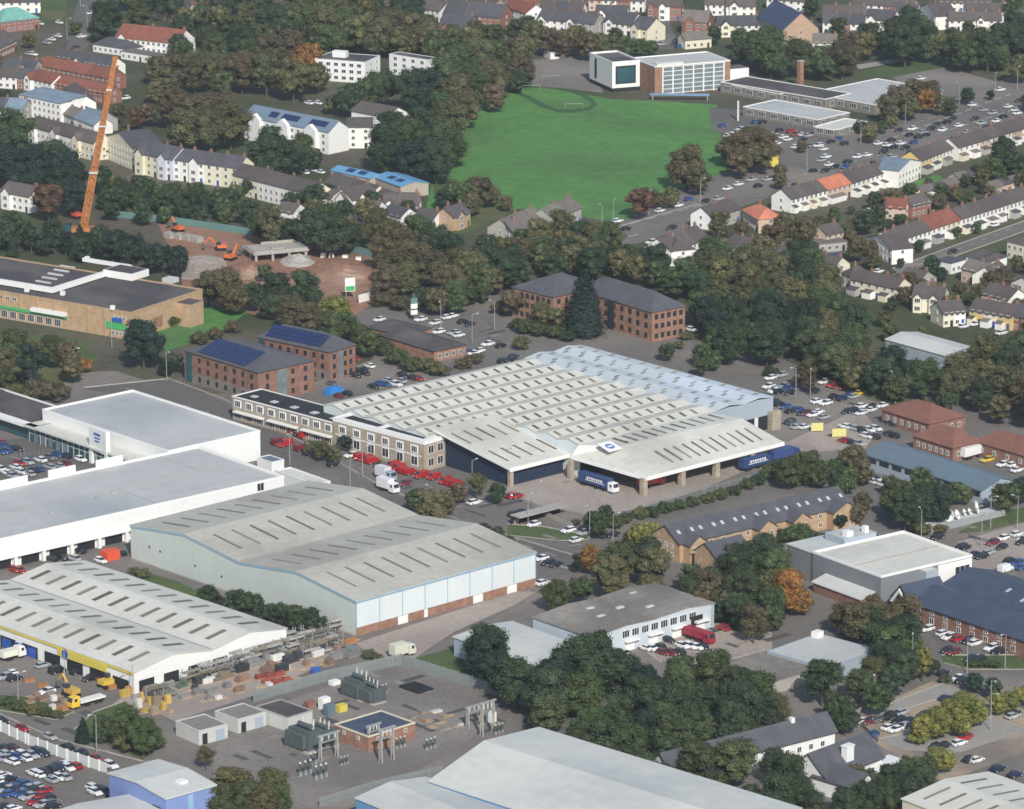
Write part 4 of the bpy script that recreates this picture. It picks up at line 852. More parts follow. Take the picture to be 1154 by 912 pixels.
hrow('a2', (400,572,512,572), 1, 12, 8, 'W', 'd', 'right of the long white block', 'sloping block', rt='m', rise=1.5, ch=0, wn=2)
hrow('a2', (420,495,580,525), 1, 12, 8.5, 'W', 'd', 'behind the sloping white block', 'tall block', rt='g', rise=3, ch=0, wn=1)
hrow('a2', (480,10,650,15), 2, 9, 5, 'WB', 'dd', 'at the top centre-left')
hrow('a2', (690,30,815,50), 1, 10, 5, 'W', 'd', 'at the top centre-left near trees', gf='1')
hrow('a2', (810,120,940,130), 1, 14, 6, 'B', 's', 'below the long slate roof, top centre', 'large house', gf='1')
hrow('a2', (830,60,1085,80), 3, 14, 5, 'BGB', 's', 'in the big slate roofed group, top centre')
hrow('a2', (1080,20,1200,60), 2, 10, 5, 'BW', 'r', 'at the top right of the slate group')
# --- top centre
hrow('a3', (-30,30,110,10), 2, 9, 5, 'PG', 'dr', 'at the top above the belt of trees')
hrow('a3', (100,85,355,108), 4, 11, 5, 'WWWG', 's', 'above the belt of trees, top centre', 'bungalow', gf='1010')
hrow('a3', (395,98,520,112), 1, 12, 5, 'W', 's', 'left of the side road, top centre', gf='1')
hrow('a3', (518,120,592,132), 1, 12, 6, 'C', 's', 'at the side road corner, top centre', gf='1')
hrow('a3', (590,25,745,30), 3, 9, 6.5, 'BWB', 'd', 'at the top end of the side road', gf='110')
hrow('a3', (330,0,580,5), 4, 9, 5, 'PWBW', 'rd', 'on the very top edge, centre')
hrow('a3', (748,95,860,100), 1, 12, 6, 'B', 'g', 'right of the side road', gf='1')
hrow('a3', (762,180,880,170), 1, 7, 4, 'C', 'g', 'directly behind the glazed school block', ch=0)
hrow('a3', (850,20,960,22), 1, 9, 5, 'W', 'd', 'top right of the side road')
hrow('a3', (945,28,1075,30), 1, 10, 5, 'W', 'd', 'with white gables, top right of centre', gf='1')
hrow('a3', (910,115,1095,112), 2, 10, 5, 'CW', 's', 'left of the navy roofed chapel', gf='10')
hrow('a3', (1085,75,1200,135), 1, 16, 8, 'T', 'n', 'top right of centre', 'chapel', rt='g', rise=7, ch=0)
hrow('a4', (0,-5,190,10), 3, 8, 5, 'W', 'd', 'on the top edge right of the chapel')
hrow('a4', (100,165,240,150), 1, 12, 5, 'T', 's', 'just below the chapel')
hrow('a4', (250,100,435,108), 3, 10, 5, 'WBW', 's', 'right of the chapel')
hrow('a4', (435,85,560,95), 1, 11, 5.5, 'W', 's', 'left of the big dark tree, top right', gf='1')
hrow('a4', (205,190,312,192), 1, 9, 4.5, 'W', 'g', 'below the chapel near autumn trees')
hrow('a4', (380,20,660,30), 4, 9, 5, 'GWBW', 'd', 'on the top edge, right part')
hrow('a4', (680,40,755,75), 1, 10, 6, 'W', 'd', 'with a steep white gable, top right', rt='e', rise=4)
hrow('a4', (765,10,1005,15), 4, 8, 4.5, 'W', 'd', 'in the white row on the top right edge')
hrow('a4', (815,92,1050,92), 4, 9, 4.8, 'W', 'd', 'in the row behind the trees, top right', 'bungalow', gf='0010')
hrow('a4', (1100,60,1200,110), 1, 9, 5, 'W', 'd', 'at the top right corner', gf='1')
hrow('a4', (1060,5,1200,10), 2, 8, 5, 'WP', 'd', 'at the very top right corner')
# --- long terraces along the main road (backs face the viewer)
hrow('a4', (110,890,270,848), 4, 9, 5.2, 'WWCW', 'd', 'in the lower main road terrace', 'terraced house', back=1)
hrow('a4', (272,848,380,818), 1, 9, 5.2, 'P', 'o', 'in the terrace by the main road', 'terraced house', back=1)
hrow('a4', (382,818,585,752), 5, 9, 5.2, 'WCWWC', 'd', 'in the road terrace beside the white gable', 'terraced house', back=1)
hrow('a4', (588,765,690,720), 1, 10, 6.5, 'W', 'b', 'mid-way up the main road terrace', 'gable-fronted house', rt='e', rise=2.5, ch=0)
hrow('a4', (692,718,832,662), 3, 9, 5.2, 'YCW', 'd', 'in the main road terrace right of the white gable', 'terraced house', back=1)
hrow('a4', (858,660,1190,562), 7, 9, 5.2, 'WWPWWTW', 'd', 'in the upper main road terrace', 'terraced house', back=1)
hrow('b3', (630,178,700,212), 1, 9, 5.2, 'W', 'd', 'by the main road, with white gable end', 'bungalow', rt='h')
hrow('b3', (700,212,870,150), 3, 11, 5.2, 'W', 'd', 'in the row by the road bend', 'terraced house', back=0)
hrow('b3', (938,182,1160,235), 5, 9, 4, 'W', 'd', 'in the row below the orange roof', 'terraced house')
hrow('b3', (865,172,935,190), 1, 8, 3, 'W', 'g', 'between the two white rows', 'garage block', rt='f', ch=0)
hrow('b3', (1020,25,1090,70), 1, 9, 5, 'P', 'o', 'above the low white row', rt='h')
hrow('b3', (-10,118,132,62), 2, 10, 5.4, 'G', 'g', 'in the pale pair below the sports field', 'rendered house', gf='', wn=4)
hrow('b3', (178,70,298,15), 2, 10, 5.6, 'G', 'g', 'in the second pair below the sports field', 'rendered house', wn=4)
hrow('b2', (1060,95,1160,145), 1, 9, 5, 'G', 'g', 'left of the pale pair below the field', rt='e', rise=3)
hrow('b2', (795,45,875,60), 1, 8, 5, 'T', 'd', 'below the field with tan gable', rt='e', rise=3)
hrow('b2', (875,60,952,35), 1, 8, 5, 'T', 's', 'below the field with tan gable', gf='1')
hrow('b2', (430,20,530,32), 1, 8, 5, 'W', 'd', 'above the building site trees', gf='1')
hrow('b2', (560,0,720,5), 2, 8, 5, 'WG', 'd', 'above the building site trees right side', gf='10')
hrow('b2', (700,60,785,72), 1, 8, 4, 'W', 'd', 'left of the tan gabled pair')
hrow('b2', (85,30,160,42), 1, 8, 4.5, 'W', 'd', 'between trees above the green hoarding')
# --- second terrace and houses at right
hrow('b4', (445,150,560,205), 1, 8, 5.2, 'W', 'd', 'at the lower end of the second terrace', 'end house', rt='e', rise=3)
hrow('b4', (562,172,735,115), 3, 9, 5.2, 'W', 'd', 'in the lower part of the second terrace', 'terraced house', back=1)
hrow('b4', (737,112,868,68), 2, 10, 5.2, 'WC', 'r', 'in the second terrace', 'terraced house', back=1, rt='g')
hrow('b4', (872,66,1190,-35), 6, 9, 5.4, 'W', 'd', 'in the upper part of the second terrace', 'terraced house', back=1)
hrow('b4', (270,140,345,122), 1, 8, 5, 'P', 'd', 'left of the second terrace')
hrow('b4', (235,182,360,170), 1, 7, 3, 'G', 'g', 'in the gardens left of the second terrace', 'garage', rt='f', ch=0)
hrow('b4', (335,308,375,325), 1, 8, 5, 'W', 'd', 'on the left end of the cream row', rt='h')
hrow('b4', (375,335,580,378), 3, 8, 5, 'C', 'd', 'above the dark wood at right', 'terraced house', back=1)
hrow('b4', (650,415,790,425), 2, 9, 5, 'C', 'd', 'between brown trees above the dark wood', gf='11')
hrow('b4', (905,472,1095,505), 3, 9, 4.6, 'YCY', 'd', 'near the right edge above the wood', 'terraced house', back=1)
hrow('b4', (1098,495,1200,520), 1, 9, 5, 'B', 's', 'at the right edge above the wood')
hrow('b4', (870,288,1000,318), 2, 8, 4.5, 'P', 'g', 'right of the terrace road', 'bungalow')
hrow('b4', (825,268,890,250), 1, 7, 3.6, 'W', 's', 'at the terrace road corner', rt='f', ch=0)
hrow('b4', (890,235,1000,262), 2, 8, 4, 'W', 'd', 'behind the pinkish bungalows', rt='m', rise=1, ch=0)
hrow('b4', (1075,165,1200,195), 1, 10, 6, 'C', 'd', 'at the right edge below the second terrace', rt='h')
hrow('b4', (1095,350,1200,380), 1, 9, 5, 'W', 'd', 'at the right edge between brown trees', rt='e', rise=3)
hrow('b4', (1030,330,1090,300), 1, 9, 4, 'W', 'd', 'near the right edge, small and low')
hrow('b4', (530,15,620,20), 1, 8, 4.5, 'P', 'r', 'in the gardens between the two terraces')
hrow('b4', (650,10,735,-10), 1, 8, 4.5, 'B', 'd', 'in the gardens behind the second terrace')
hrow('b4', (5,235,160,262), 3, 9, 4.6, 'PWG', 'd', 'in the brown roofed row above the right wood')
hrow('b4', (165,262,300,288), 2, 9, 4.6, 'WC', 'd', 'left of the cream row above the wood')
hrow('b4', (590,330,680,350), 2, 9, 4.6, 'WG', 'd', 'between the cream row and terrace road')
hrow('b4', (700,400,770,395), 1, 8, 4.6, 'W', 'd', 'above the cream pair in brown trees')
hrow('b4', (790,490,890,480), 2, 9, 4.6, 'CW', 'd', 'left of the yellow terrace near right edge')
hrow('b4', (960,400,1080,430), 2, 9, 4.6, 'PW', 'd', 'above the yellow terrace near right edge')
hrow('b3', (880,60,1010,20), 2, 9, 4.8, 'WG', 'd', 'between main road and orange roof')
hrow('a4', (860,800,1000,760), 3, 5, 2.6, 'GWB', 'gs', 'in gardens behind the upper road terrace', 'shed', ch=0, win_=0)
hrow('a4', (700,860,860,815), 3, 5, 2.6, 'WGB', 'gd', 'in gardens behind the gable-fronted house', 'shed', ch=0, win_=0)
hrow('a4', (1010,840,1150,800), 3, 5, 2.6, 'GPW', 'gs', 'in gardens at the right edge', 'shed', ch=0, win_=0)
hrow('a1', (10,300,150,310), 2, 9, 5, 'WG', 's', 'left of the long red roofs, rear row', gf='01')
hrow('a1', (110,345,230,372), 2, 8, 5, 'WW', 'r', 'just left of the modern block roof', gf='10')
hrow('a1', (250,255,320,265), 1, 8, 4.5, 'W', 's', 'beside the parked cars top left')
hrow('a1', (540,230,740,262), 2, 7, 3.2, 'W', 'g', 'below the red roofed villas', 'outbuilding', rt='f', ch=0)
hrow('a1', (690,30,820,60), 1, 10, 5, 'P', 's', 'above the red roofed villas', gf='1')
hrow('a1', (350,520,440,545), 1, 9, 4.5, 'G', 'b', 'behind the gabled row left of the crane')
hrow('a2', (250,870,330,890), 1, 8, 5, 'W', 'd', 'left of the white gable below blue roofs', gf='1')
hrow('a2', (520,880,600,905), 1, 8, 5, 'C', 'd', 'right of the white gable below blue roofs')
hrow('b2', (560,40,640,60), 1, 8, 4.6, 'W', 's', 'above the site belt, small white')
hrow('a3', (110,40,300,50), 3, 9, 5, 'WPW', 'ds', 'in the second row above the cube')
hrow('a3', (360,60,500,64), 2, 9, 5, 'WW', 's', 'second row left of side road', gf='10')
hrow('a4', (560,50,660,60), 2, 9, 5, 'W', 's', 'in the second row left of the steep gable')
hrow('a4', (880,45,1060,50), 3, 8, 5, 'WGW', 'd', 'in the second row behind the bungalows')
hrow('a4', (250,60,440,64), 3, 9, 5, 'BWC', 'd', 'in the second row right of the chapel')
# --- white houses at bottom right
s = shed('white_office_house', 'long slate roofed white house with roof ridge running behind dark trees, bottom right', 'office', (757,870), (733,861), (941,823), 4.6, M['white'], M['slate'], 1, 'x', 3.4, ov=.6); wins(s['r'], 'x', 4, s['L']-2, 12, (1.4,), 1.3, 1.4, deep=False); blk(s['r'], s['L']*.78, s['L']*.8, s['W']*.4, s['W']*.55, 7.6, 8.8, M['white'], 'chimney')
s = shed('white_house', 'white walled slate roofed house with white chimney by the sandy car park', 'office', (931,876), (893,862), (993,851), 4.6, M['white'], M['slate'], 1, 'x', 4.4, ov=.6); r = s['r']; wins(r, 'x', 3, s['L']-2, 5, (1.4,), 1.3, 1.4, deep=False)
b = MB(); b.box(s['L']*.42, s['L']*.42+2.6, 1, 2.6, 4, 9.2); b.box(s['L']*.42-.15, s['L']*.42+2.75, .85, 2.75, 9.21, 9.5); b.build('chimney', M['white'], r)
b = MB(); b.pr([(0, 0), (7, 0), (7, 4), (3.5, 6.5), (0, 4)], -9, -.02, 'y'); b.build('front_wing', M['white'], r); b = MB(); b.pr([(-.5, 3.7), (3.5, 6.7), (7.5, 3.7), (7.5, 4), (3.5, 7.0), (-.5, 4)], -9.6, s['W']*.4, 'y'); b.build('wing_roof', M['slate'], r)
b = MB(); b.box(s['L']-1, s['L']+5, -3, 2, 2.8, 3.2); b.box(s['L']+4, s['L']+4.8, -2.8, -2, 0, 2.78); b.box(s['L']-1, s['L']-.2+.1, -2.8, -2, 0, 2.78); b.build('porch', M['white'], r)
# ================= TREES =================
def leafcloud(b, blobs, n, ls, rr, squash=.8):
    for k in range(n):
        c, r = rr.choice(blobs)
        while True:
            v = Vector((rr.uniform(-1, 1), rr.uniform(-1, 1), rr.uniform(-1, 1)))
            if .1 < v.length < 1: break
        v.normalize()
        if v.z < -.5: v.z *= -.6
        p = Vector(c)+Vector((v.x, v.y, v.z*squash))*r*rr.uniform(.72, 1.22)
        nn = (v+Vector((rr.uniform(-.7, .7), rr.uniform(-.7, .7), rr.uniform(-.3, .8)))).normalized()
        a = nn.orthogonal().normalized(); w = nn.cross(a); th_ = rr.uniform(0, 6.3); a, w = a*math.cos(th_)+w*math.sin(th_), w*math.cos(th_)-a*math.sin(th_)
        s = ls*rr.uniform(.6, 1.3)
        b.poly([p-a*s-w*s*.5, p+a*s-w*s*.6, p+a*s*.7+w*s*.7, p-a*s*.6+w*s*.8])
def core(b, c, r, rr, squash=.8):
    n = len(b.v); S, T_ = 8, 5
    b.v.append((c[0], c[1], c[2]-r*squash))
    for j in range(1, T_):
        for i in range(S):
            ph = math.pi*j/T_-math.pi/2; q = r*rr.uniform(.82, 1.0); w = 2*math.pi*(i+.5*j)/S
            b.v.append((c[0]+q*math.cos(ph)*math.cos(w), c[1]+q*math.cos(ph)*math.sin(w), c[2]+q*math.sin(ph)*squash))
    b.v.append((c[0], c[1], c[2]+r*squash)); e = len(b.v)-1
    for i in range(S):
        k = (i+1) % S; b.f.append((n, n+1+k, n+1+i)); b.m.append(0); b.f.append((e, n+1+(T_-2)*S+i, n+1+(T_-2)*S+k)); b.m.append(0)
        for j in range(T_-2): b.f.append((n+1+j*S+i, n+1+j*S+k, n+1+(j+1)*S+k, n+1+(j+1)*S+i)); b.m.append(0)
# prototypes have height 1 (root at ground) ; crown radius given
PROT = {}
def mkproto(kind, seed, lod=1):
    rr = random.Random(seed); blobs = []
    if kind == 'broad': rad, zc, hz, nb, ls = .42, .54, .46, 44, .019
    elif kind == 'tall': rad, zc, hz, nb, ls = .27, .54, .46, 34, .016
    elif kind == 'bush': rad, zc, hz, nb, ls = .75, .50, .42, 18, .042
    elif kind == 'cone': rad, zc, hz, nb, ls = .22, .5, .5, 0, .016
    elif kind == 'airy': rad, zc, hz, nb, ls = .38, .58, .40, 30, .015
    if kind == 'cone':
        for j in range(14):
            f = j/14; r = .21*(1-f)**.8+.03; z = .10+.82*f; m = max(1, int(5*(1-f))+1)
            for i in range(m):
                w = 6.28*i/m+j; blobs.append(((math.cos(w)*r*.45, math.sin(w)*r*.45, z), r*.75))
    else:
        for i in range(nb):
            w = rr.uniform(0, 6.283); u = rr.uniform(-.9, 1); q = math.sqrt(1-u*u*.85)*rr.uniform(.3, .8)
            sz = rr.uniform(.17, .34)*rad*(1.25 if kind != 'tall' else 1.3)
            blobs.append(((math.cos(w)*q*rad, math.sin(w)*q*rad, zc+u*hz*.68), sz))
        blobs.append(((0, 0, zc), rad*.5))
    b = MB()
    for c, r in blobs: core(b, c, r*(.78 if kind != 'airy' else .55), rr)
    leafcloud(b, blobs, int({'broad': 6500, 'tall': 4500, 'bush': 3000, 'cone': 4200, 'airy': 6000}[kind]*lod), ls*(.78 if lod == 1 else 1.2), rr)
    cr = b.mesh('crown', M['leaf'])
    b = MB(); zt = .42 if kind != 'cone' else .8; tr = .022
    b.cyl((0, 0, -.01), (.01, 0, zt), tr, tr*.6, 6)
    for i in range(4 if kind != 'bush' else 3):
        w = 1.6*i+seed; b.cyl((.005, 0, zt*.75), (math.cos(w)*rad*.5, math.sin(w)*rad*.5, zc+.05), tr*.5, tr*.2, 5)
    return cr, b.mesh('trunk', M['bark'])
for k_ in ('broad', 'tall', 'bush', 'cone', 'airy'):
    PROT[k_] = [mkproto(k_, s_) for s_ in range(4 if k_ == 'broad' else 2)]
RAD = {'broad': .42, 'tall': .27, 'bush': .75, 'cone': .22, 'airy': .38}; ZC = {'broad': .6, 'tall': .58, 'bush': .5, 'cone': .45, 'airy': .6}
PAL = {'dk': ((.021,.035,.027), 'near-black green'), 'dg': ((.034,.053,.028), 'dark green'), 'g': ((.052,.073,.032), 'green'), 'ol': ((.084,.086,.041), 'olive'), 'br': ((.080,.070,.041), 'brownish'), 'or': ((.18,.095,.033), 'orange'), 'yg': ((.14,.15,.045), 'yellow-green'), 'ru': ((.095,.056,.038), 'russet')}
KN = {'broad': 'broad tree', 'tall': 'tall tree', 'bush': 'bush', 'cone': 'conifer', 'airy': 'thin tree'}
TREQ = []
def addtree(P, h, kind, pal, place, jc=.16):
    k = 1+R.uniform(-jc, jc); c = PAL[pal][0]
    TREQ.append((P, h, kind, pal, place, (c[0]*k*(1+R.uniform(-.08, .12)), c[1]*k, c[2]*k*(1+R.uniform(-.1, .1))), R.uniform(0, 6.28), R.random()))
def flush_trees():
    import numpy as np
    big = sorted((q for q in TREQ if q[2] == 'broad' and -15 < pj(q[0])[0] < 1170 and pj(q[0])[1] < 960), key=lambda q: -q[1]*spx(pj(q[0])[1]))
    keep = set(id(q) for q in big[:290]); rest = []
    for q in TREQ:
        P, h, kind, pal, place, col, rz, rnd = q
        if kind == 'broad' and id(q) not in keep: rest.append(q); continue
        nm = PAL[pal][1]; nmk = {'broad': 'broadleaf_tree', 'tall': 'slender_tree', 'bush': 'bush', 'cone': 'conifer_tree', 'airy': 'thin_tree'}[kind]
        o = th(nmk, (P.x, P.y, 0), rz, 'bush' if kind == 'bush' else 'tree', None, f'{nm} {KN[kind]}', place, f'{KN[kind]}s {place}')
        sx_ = h*(.94+.14*rnd); o.scale = (sx_, sx_, h)
        cr, tr = PROT[kind][int(rnd*997) % len(PROT[kind])]; put(tr, 'trunk', o); put(cr, 'crown', o, col=col)
    # smaller far trees: one mass
    lo = [mkproto('broad', 50+i, .45)[0] for i in range(4)]; V, Fs, C_ = [], [], []; nv = 0; data = []
    for m_ in lo:
        v = np.empty(len(m_.vertices)*3, 'f'); m_.vertices.foreach_get('co', v); ls_ = np.empty(len(m_.polygons), 'i'); m_.polygons.foreach_get('loop_total', ls_)
        lp = np.empty(len(m_.loops), 'i'); m_.loops.foreach_get('vertex_index', lp); data.append((v.reshape(-1, 3), ls_, lp))
    LT = []
    for q in rest:
        P, h, kind, pal, place, col, rz, rnd = q; v, ls_, lp = data[int(rnd*997) % 4]; c_, s_ = math.cos(rz), math.sin(rz); sx_ = h*(.94+.14*rnd)
        w = np.empty_like(v); w[:, 0] = (v[:, 0]*c_-v[:, 1]*s_)*sx_+P.x; w[:, 1] = (v[:, 0]*s_+v[:, 1]*c_)*sx_+P.y; w[:, 2] = v[:, 2]*h
        V.append(w); Fs.append(lp+nv); LT.append(ls_); C_.append(np.tile(np.array([col[0], col[1], col[2], 1], 'f'), (len(v), 1))); nv += len(v)
    me = bpy.data.meshes.new('far_trees'); V = np.concatenate(V); Lp = np.concatenate(Fs); Lt = np.concatenate(LT)
    me.vertices.add(len(V)); me.vertices.foreach_set('co', V.ravel()); me.loops.add(len(Lp)); me.loops.foreach_set('vertex_index', Lp)
    me.polygons.add(len(Lt)); me.polygons.foreach_set('loop_start', np.concatenate(([0], np.cumsum(Lt)[:-1])).astype('i')); me.polygons.foreach_set('loop_total', Lt)
    me.update(calc_edges=True); at = me.color_attributes.new('tint', 'FLOAT_COLOR', 'POINT'); at.data.foreach_set('color', np.concatenate(C_).ravel())
    me.materials.append(leafmat(True)); o = bpy.data.objects.new('far_trees', me); COL.objects.link(o); o['kind'] = 'stuff'; o['label'] = 'smaller broadleaf trees filling the far woods, gardens and hedges'; o['category'] = 'trees'
    for m_ in lo: bpy.data.meshes.remove(m_)
    print('individual', len(TREQ)-len(rest), 'mass', len(rest), 'faces', len(Lt))
KK = {'b': 'broad', 't': 'tall', 's': 'bush', 'c': 'cone', 'a': 'airy'}
def trees(tl, place, s):
    for it in s.split():
        a = it.split(','); x, y, r = float(a[0]), float(a[1]), float(a[2]); pal = a[3]; kind = KK[a[4]] if len(a) > 4 else 'broad'
        px = t(tl, x, y); rm = (r/3.9655)/spx(px[1]+10); h = rm/RAD[kind]
        if kind == 'broad' and h > 19: h = 19
        P = gp(px, ZC[kind]*h); addtree(P, h, kind, pal, place)
def inpoly(x, y, P):
    c = False; j = len(P)-1
    for i in range(len(P)):
        if (P[i][1] > y) != (P[j][1] > y) and x < (P[j][0]-P[i][0])*(y-P[i][1])/(P[j][1]-P[i][1])+P[i][0]: c = not c
        j = i
    return c
def wood(poly, d, hr, pals, place, kinds='bbbb', z=5, skip=1.5):
    Q = [gp(p, z) for p in poly]; x0 = min(q.x for q in Q); x1 = max(q.x for q in Q); y0 = min(q.y for q in Q); y1 = max(q.y for q in Q)
    W = [(q.x, q.y) for q in Q]; acc = []; n = 0
    for _ in range(int((x1-x0)*(y1-y0)/(d*d)*14)+60):
        x, y = R.uniform(x0, x1), R.uniform(y0, y1)
        if not inpoly(x, y, W) or infoot(x, y, skip): continue
        if any((x-a)**2+(y-b)**2 < d*d for a, b in acc): continue
        acc.append((x, y)); addtree(Vector((x, y, 0)), R.uniform(hr[0]*.82, hr[1]*1.08), KK[R.choice(kinds)], R.choice(pals.split()), place)
    return len(acc)
trees('a1', 'among the top left streets', '480,60,90,dg 450,110,60,dg 620,50,60,g 340,120,30,g 700,300,60,br 740,350,70,br 690,400,50,ol 300,420,35,g 600,520,45,ru 530,500,40,br 660,500,50,br 560,560,30,g 20,430,40,dg 130,170,35,ol')
trees('a1', 'in the brown autumn clump by the crane', '800,310,100,br 870,300,90,ol 780,460,100,br 860,490,140,br 980,470,120,br 930,560,130,ol 1030,540,100,ol 820,560,90,ol 1080,300,110,br')
trees('a1', 'in the dark mass under the crane', '60,560,90,g 60,650,110,dg 20,720,90,dk 150,720,110,dk 230,700,90,dg 290,740,90,dk 270,800,80,dk 330,860,80,dk 110,790,80,dk 215,880,80,ru 60,620,60,dg 340,770,60,dk')
trees('a1', 'below the cream terrace', '470,790,38,dg 520,820,45,g 560,860,52,dg 640,870,45,dg 720,880,52,g 800,880,52,dg 880,850,45,g 900,890,52,dg 980,890,52,dg 1060,860,45,g 1110,830,38,dg 480,880,45,dg')
trees('a2', 'in the autumn wood above the white flats', '60,220,110,br 150,200,110,br 230,250,70,or,b 40,310,110,ol 160,330,90,ol 250,340,60,ol 300,90,120,ol 200,80,110,g 450,130,100,ol 600,90,110,br 540,150,80,ol 690,120,80,br 640,170,70,ol 60,90,120,dg 330,180,80,g 760,170,60,ol')
trees('a2', 'around the white flats and blue roofs', '560,370,80,g 480,400,70,g 420,430,70,dg 690,380,100,dg 760,380,110,dk 830,330,100,g 900,270,120,g 990,240,110,ol 1050,330,80,br 960,370,100,g 880,400,90,br 1060,420,60,br 60,620,70,dg 30,680,90,dg 110,690,80,dg 200,640,60,g 180,700,60,dg 250,700,50,dg 270,330,60,ol 330,460,40,ol')
trees('a2', 'at the left edge of the sports field', '600,560,80,dg 560,640,90,dg 660,600,110,g 740,550,100,dg 820,600,90,g 700,690,120,dk 800,700,90,dg 600,700,70,dg 850,520,90,ol 930,470,80,br 860,640,80,g 880,440,70,ol')
trees('a2', 'at the near corner of the sports field', '870,850,51,g 930,860,60,g 990,840,68,br 1050,870,42,br 830,880,42,dg 1110,900,34,ol 960,900,51,ol 260,880,68,dg 320,860,51,dg 200,890,51,g 150,900,51,dg')
trees('a3', 'in the belt above the white cube', '30,140,70,dg 90,150,70,ol 150,170,60,br 210,180,60,br 270,160,60,ol 320,190,60,br 380,190,55,ol 440,195,50,g 500,200,45,g 560,205,40,g 610,205,35,g 20,220,70,ol 30,300,70,br 10,350,50,dg 60,110,50,g 450,150,35,g')
trees('a3', 'on the near right edge of the sports field', '770,720,90,br 740,770,60,br 820,790,60,br 560,890,65,ru 620,880,40,br 700,870,45,ol 1010,650,80,br 960,660,60,ol 1060,620,80,ol 1110,640,80,br 1000,720,60,br 1090,700,60,br 660,890,35,br')
trees('a3', 'behind the glazed school block', '1030,200,60,g 1090,200,80,g 1140,180,80,g 1000,240,40,dg 890,150,40,dg 1010,160,50,g')
trees('a4', 'behind the school ranges', '20,240,80,g 90,230,70,g 150,240,80,g 220,260,70,g 290,250,60,ol 340,240,80,br 380,190,60,br 440,190,60,ol 480,180,50,dg 260,300,50,g 70,290,50,dg')
trees('a4', 'in the dark clump top right', '570,150,80,dg 640,100,110,dg 690,160,90,dg 730,200,60,g 620,190,80,dg 780,200,60,ol 860,200,80,g 930,190,90,g 990,210,80,dg 1050,170,90,dg 1120,190,90,dg 900,230,70,g 1040,240,60,g 1130,290,60,ol 830,150,40,dg 1100,130,40,dg 200,20,40,dg 1110,30,50,g 1140,300,50,g')
trees('a4', 'by the playground and road', '540,470,60,br 590,430,68,br 660,410,68,br 710,440,51,or,b 740,400,51,br 640,470,51,ol 780,460,42,ol 820,470,38,g 900,420,36,dg 1000,420,21,dk 460,590,38,ol 520,560,30,g 420,560,30,dg 560,540,30,ol 60,760,36,br 60,800,36,br 160,650,26,br')
trees('a4', 'in gardens beside the road terraces', '1060,680,80,dg 1110,730,56,dg 1010,740,48,g 960,780,40,ol 930,760,32,dg 890,800,32,g 850,860,32,ol 780,850,40,g 640,850,40,g 560,880,48,ol 480,890,40,dg 700,890,40,ol 1050,800,32,g 1130,800,32,ol 900,880,32,g 1000,860,36,br 1080,870,32,g 780,890,32,br')
trees('b1', 'around the tan supermarket', '640,600,100,dk 140,710,70,dk,t 60,620,80,g 20,700,70,ol 230,640,70,g 300,660,60,br 370,720,50,or,s 320,720,60,br 170,830,80,br,s 250,840,70,br,s 60,850,70,ol,s 20,780,70,g,s 110,780,60,ol,s 1000,360,90,br 930,360,70,ol 1050,420,60,br 1040,550,45,br,s 960,580,45,br,s 890,600,45,br,s 770,520,40,g,s 820,500,35,g,s 780,700,45,dg 740,720,40,dk 150,640,45,ol,s 1130,400,60,dg')
trees('b2', 'around the solar panelled offices', '80,370,80,dg,b 210,370,90,dg 60,440,60,dg 160,470,80,br 230,490,70,br 350,470,80,yg 330,540,70,g 390,530,60,g 450,570,50,g 490,610,60,g 560,640,60,g,s 620,680,60,g,s 690,710,60,g,s 760,720,55,ol,s 820,740,50,ol,s 540,600,40,dg,s 920,710,45,br,s 980,690,40,br,s 30,300,40,g')
trees('b2', 'in the belt beside the building site', '60,80,60,ol,t 20,90,60,g 150,110,60,dg 250,90,90,dg 330,120,90,dg 400,130,70,dg 300,50,70,g 540,90,80,ol,a 600,140,80,ol,a 560,200,70,br,a 640,160,80,br 720,120,90,g 800,160,90,dg 860,200,90,dg 700,230,90,br 780,270,80,br 620,260,90,br 900,250,80,ol 960,270,80,ol 1000,320,70,g 580,330,80,br 660,320,70,ol 860,330,80,br 1090,280,80,dg 1140,240,70,dg 1050,330,60,br 560,420,60,br,s 640,440,60,br,s 740,410,50,dg 800,420,60,br 880,400,70,g 940,390,50,dg 1010,380,50,g 1140,430,60,br 1090,460,50,br,s')
trees('b3', 'around the three storey brick offices', '310,440,75,dk,c 330,470,60,dk,c 120,480,55,ol 70,440,40,ol 180,500,45,ol 40,540,60,g,s 110,560,50,g,s 180,570,50,g,s 240,590,40,dg,s 680,650,40,g 730,630,30,ol,s 840,660,50,g,b 890,690,45,g 830,720,40,dg 760,590,30,ol,s 30,620,50,ol,s')
trees('b4', 'among houses on the right slope', '400,190,52,br 470,190,38,br 480,240,41,br 90,80,60,ol 170,110,60,br 240,90,45,br 60,120,45,br 440,70,52,dg 500,40,45,dg 540,90,30,dg 150,190,30,dk 740,260,45,dg 700,310,38,dg 780,310,34,dk 640,340,45,br 620,400,45,br 690,370,45,br 760,380,45,br 830,440,49,ol 860,380,38,br 1000,350,60,br 1060,320,52,br 950,390,45,ol 1120,260,38,ol 600,260,22,dg 680,180,30,dg 300,60,30,g 350,110,30,g 610,60,22,g 900,420,30,dg 1130,450,38,br 850,120,26,g 940,100,26,g 560,440,30,dg')
trees('b4', 'in the car park right of the depot', '180,740,45,br,t 200,800,35,br,a 135,790,25,br,a 20,745,40,dg,s')
trees('c2', 'along the drive in front of the depot', '290,200,45,ol 340,220,40,ol 390,170,35,dk 240,190,35,ol 770,450,85,ol 710,420,55,g 840,430,55,ol 900,390,45,br 980,350,50,ol,a 1070,390,45,dg 1060,590,55,dg 1110,620,45,ol 540,270,25,ol,s 1010,560,40,dg,s')
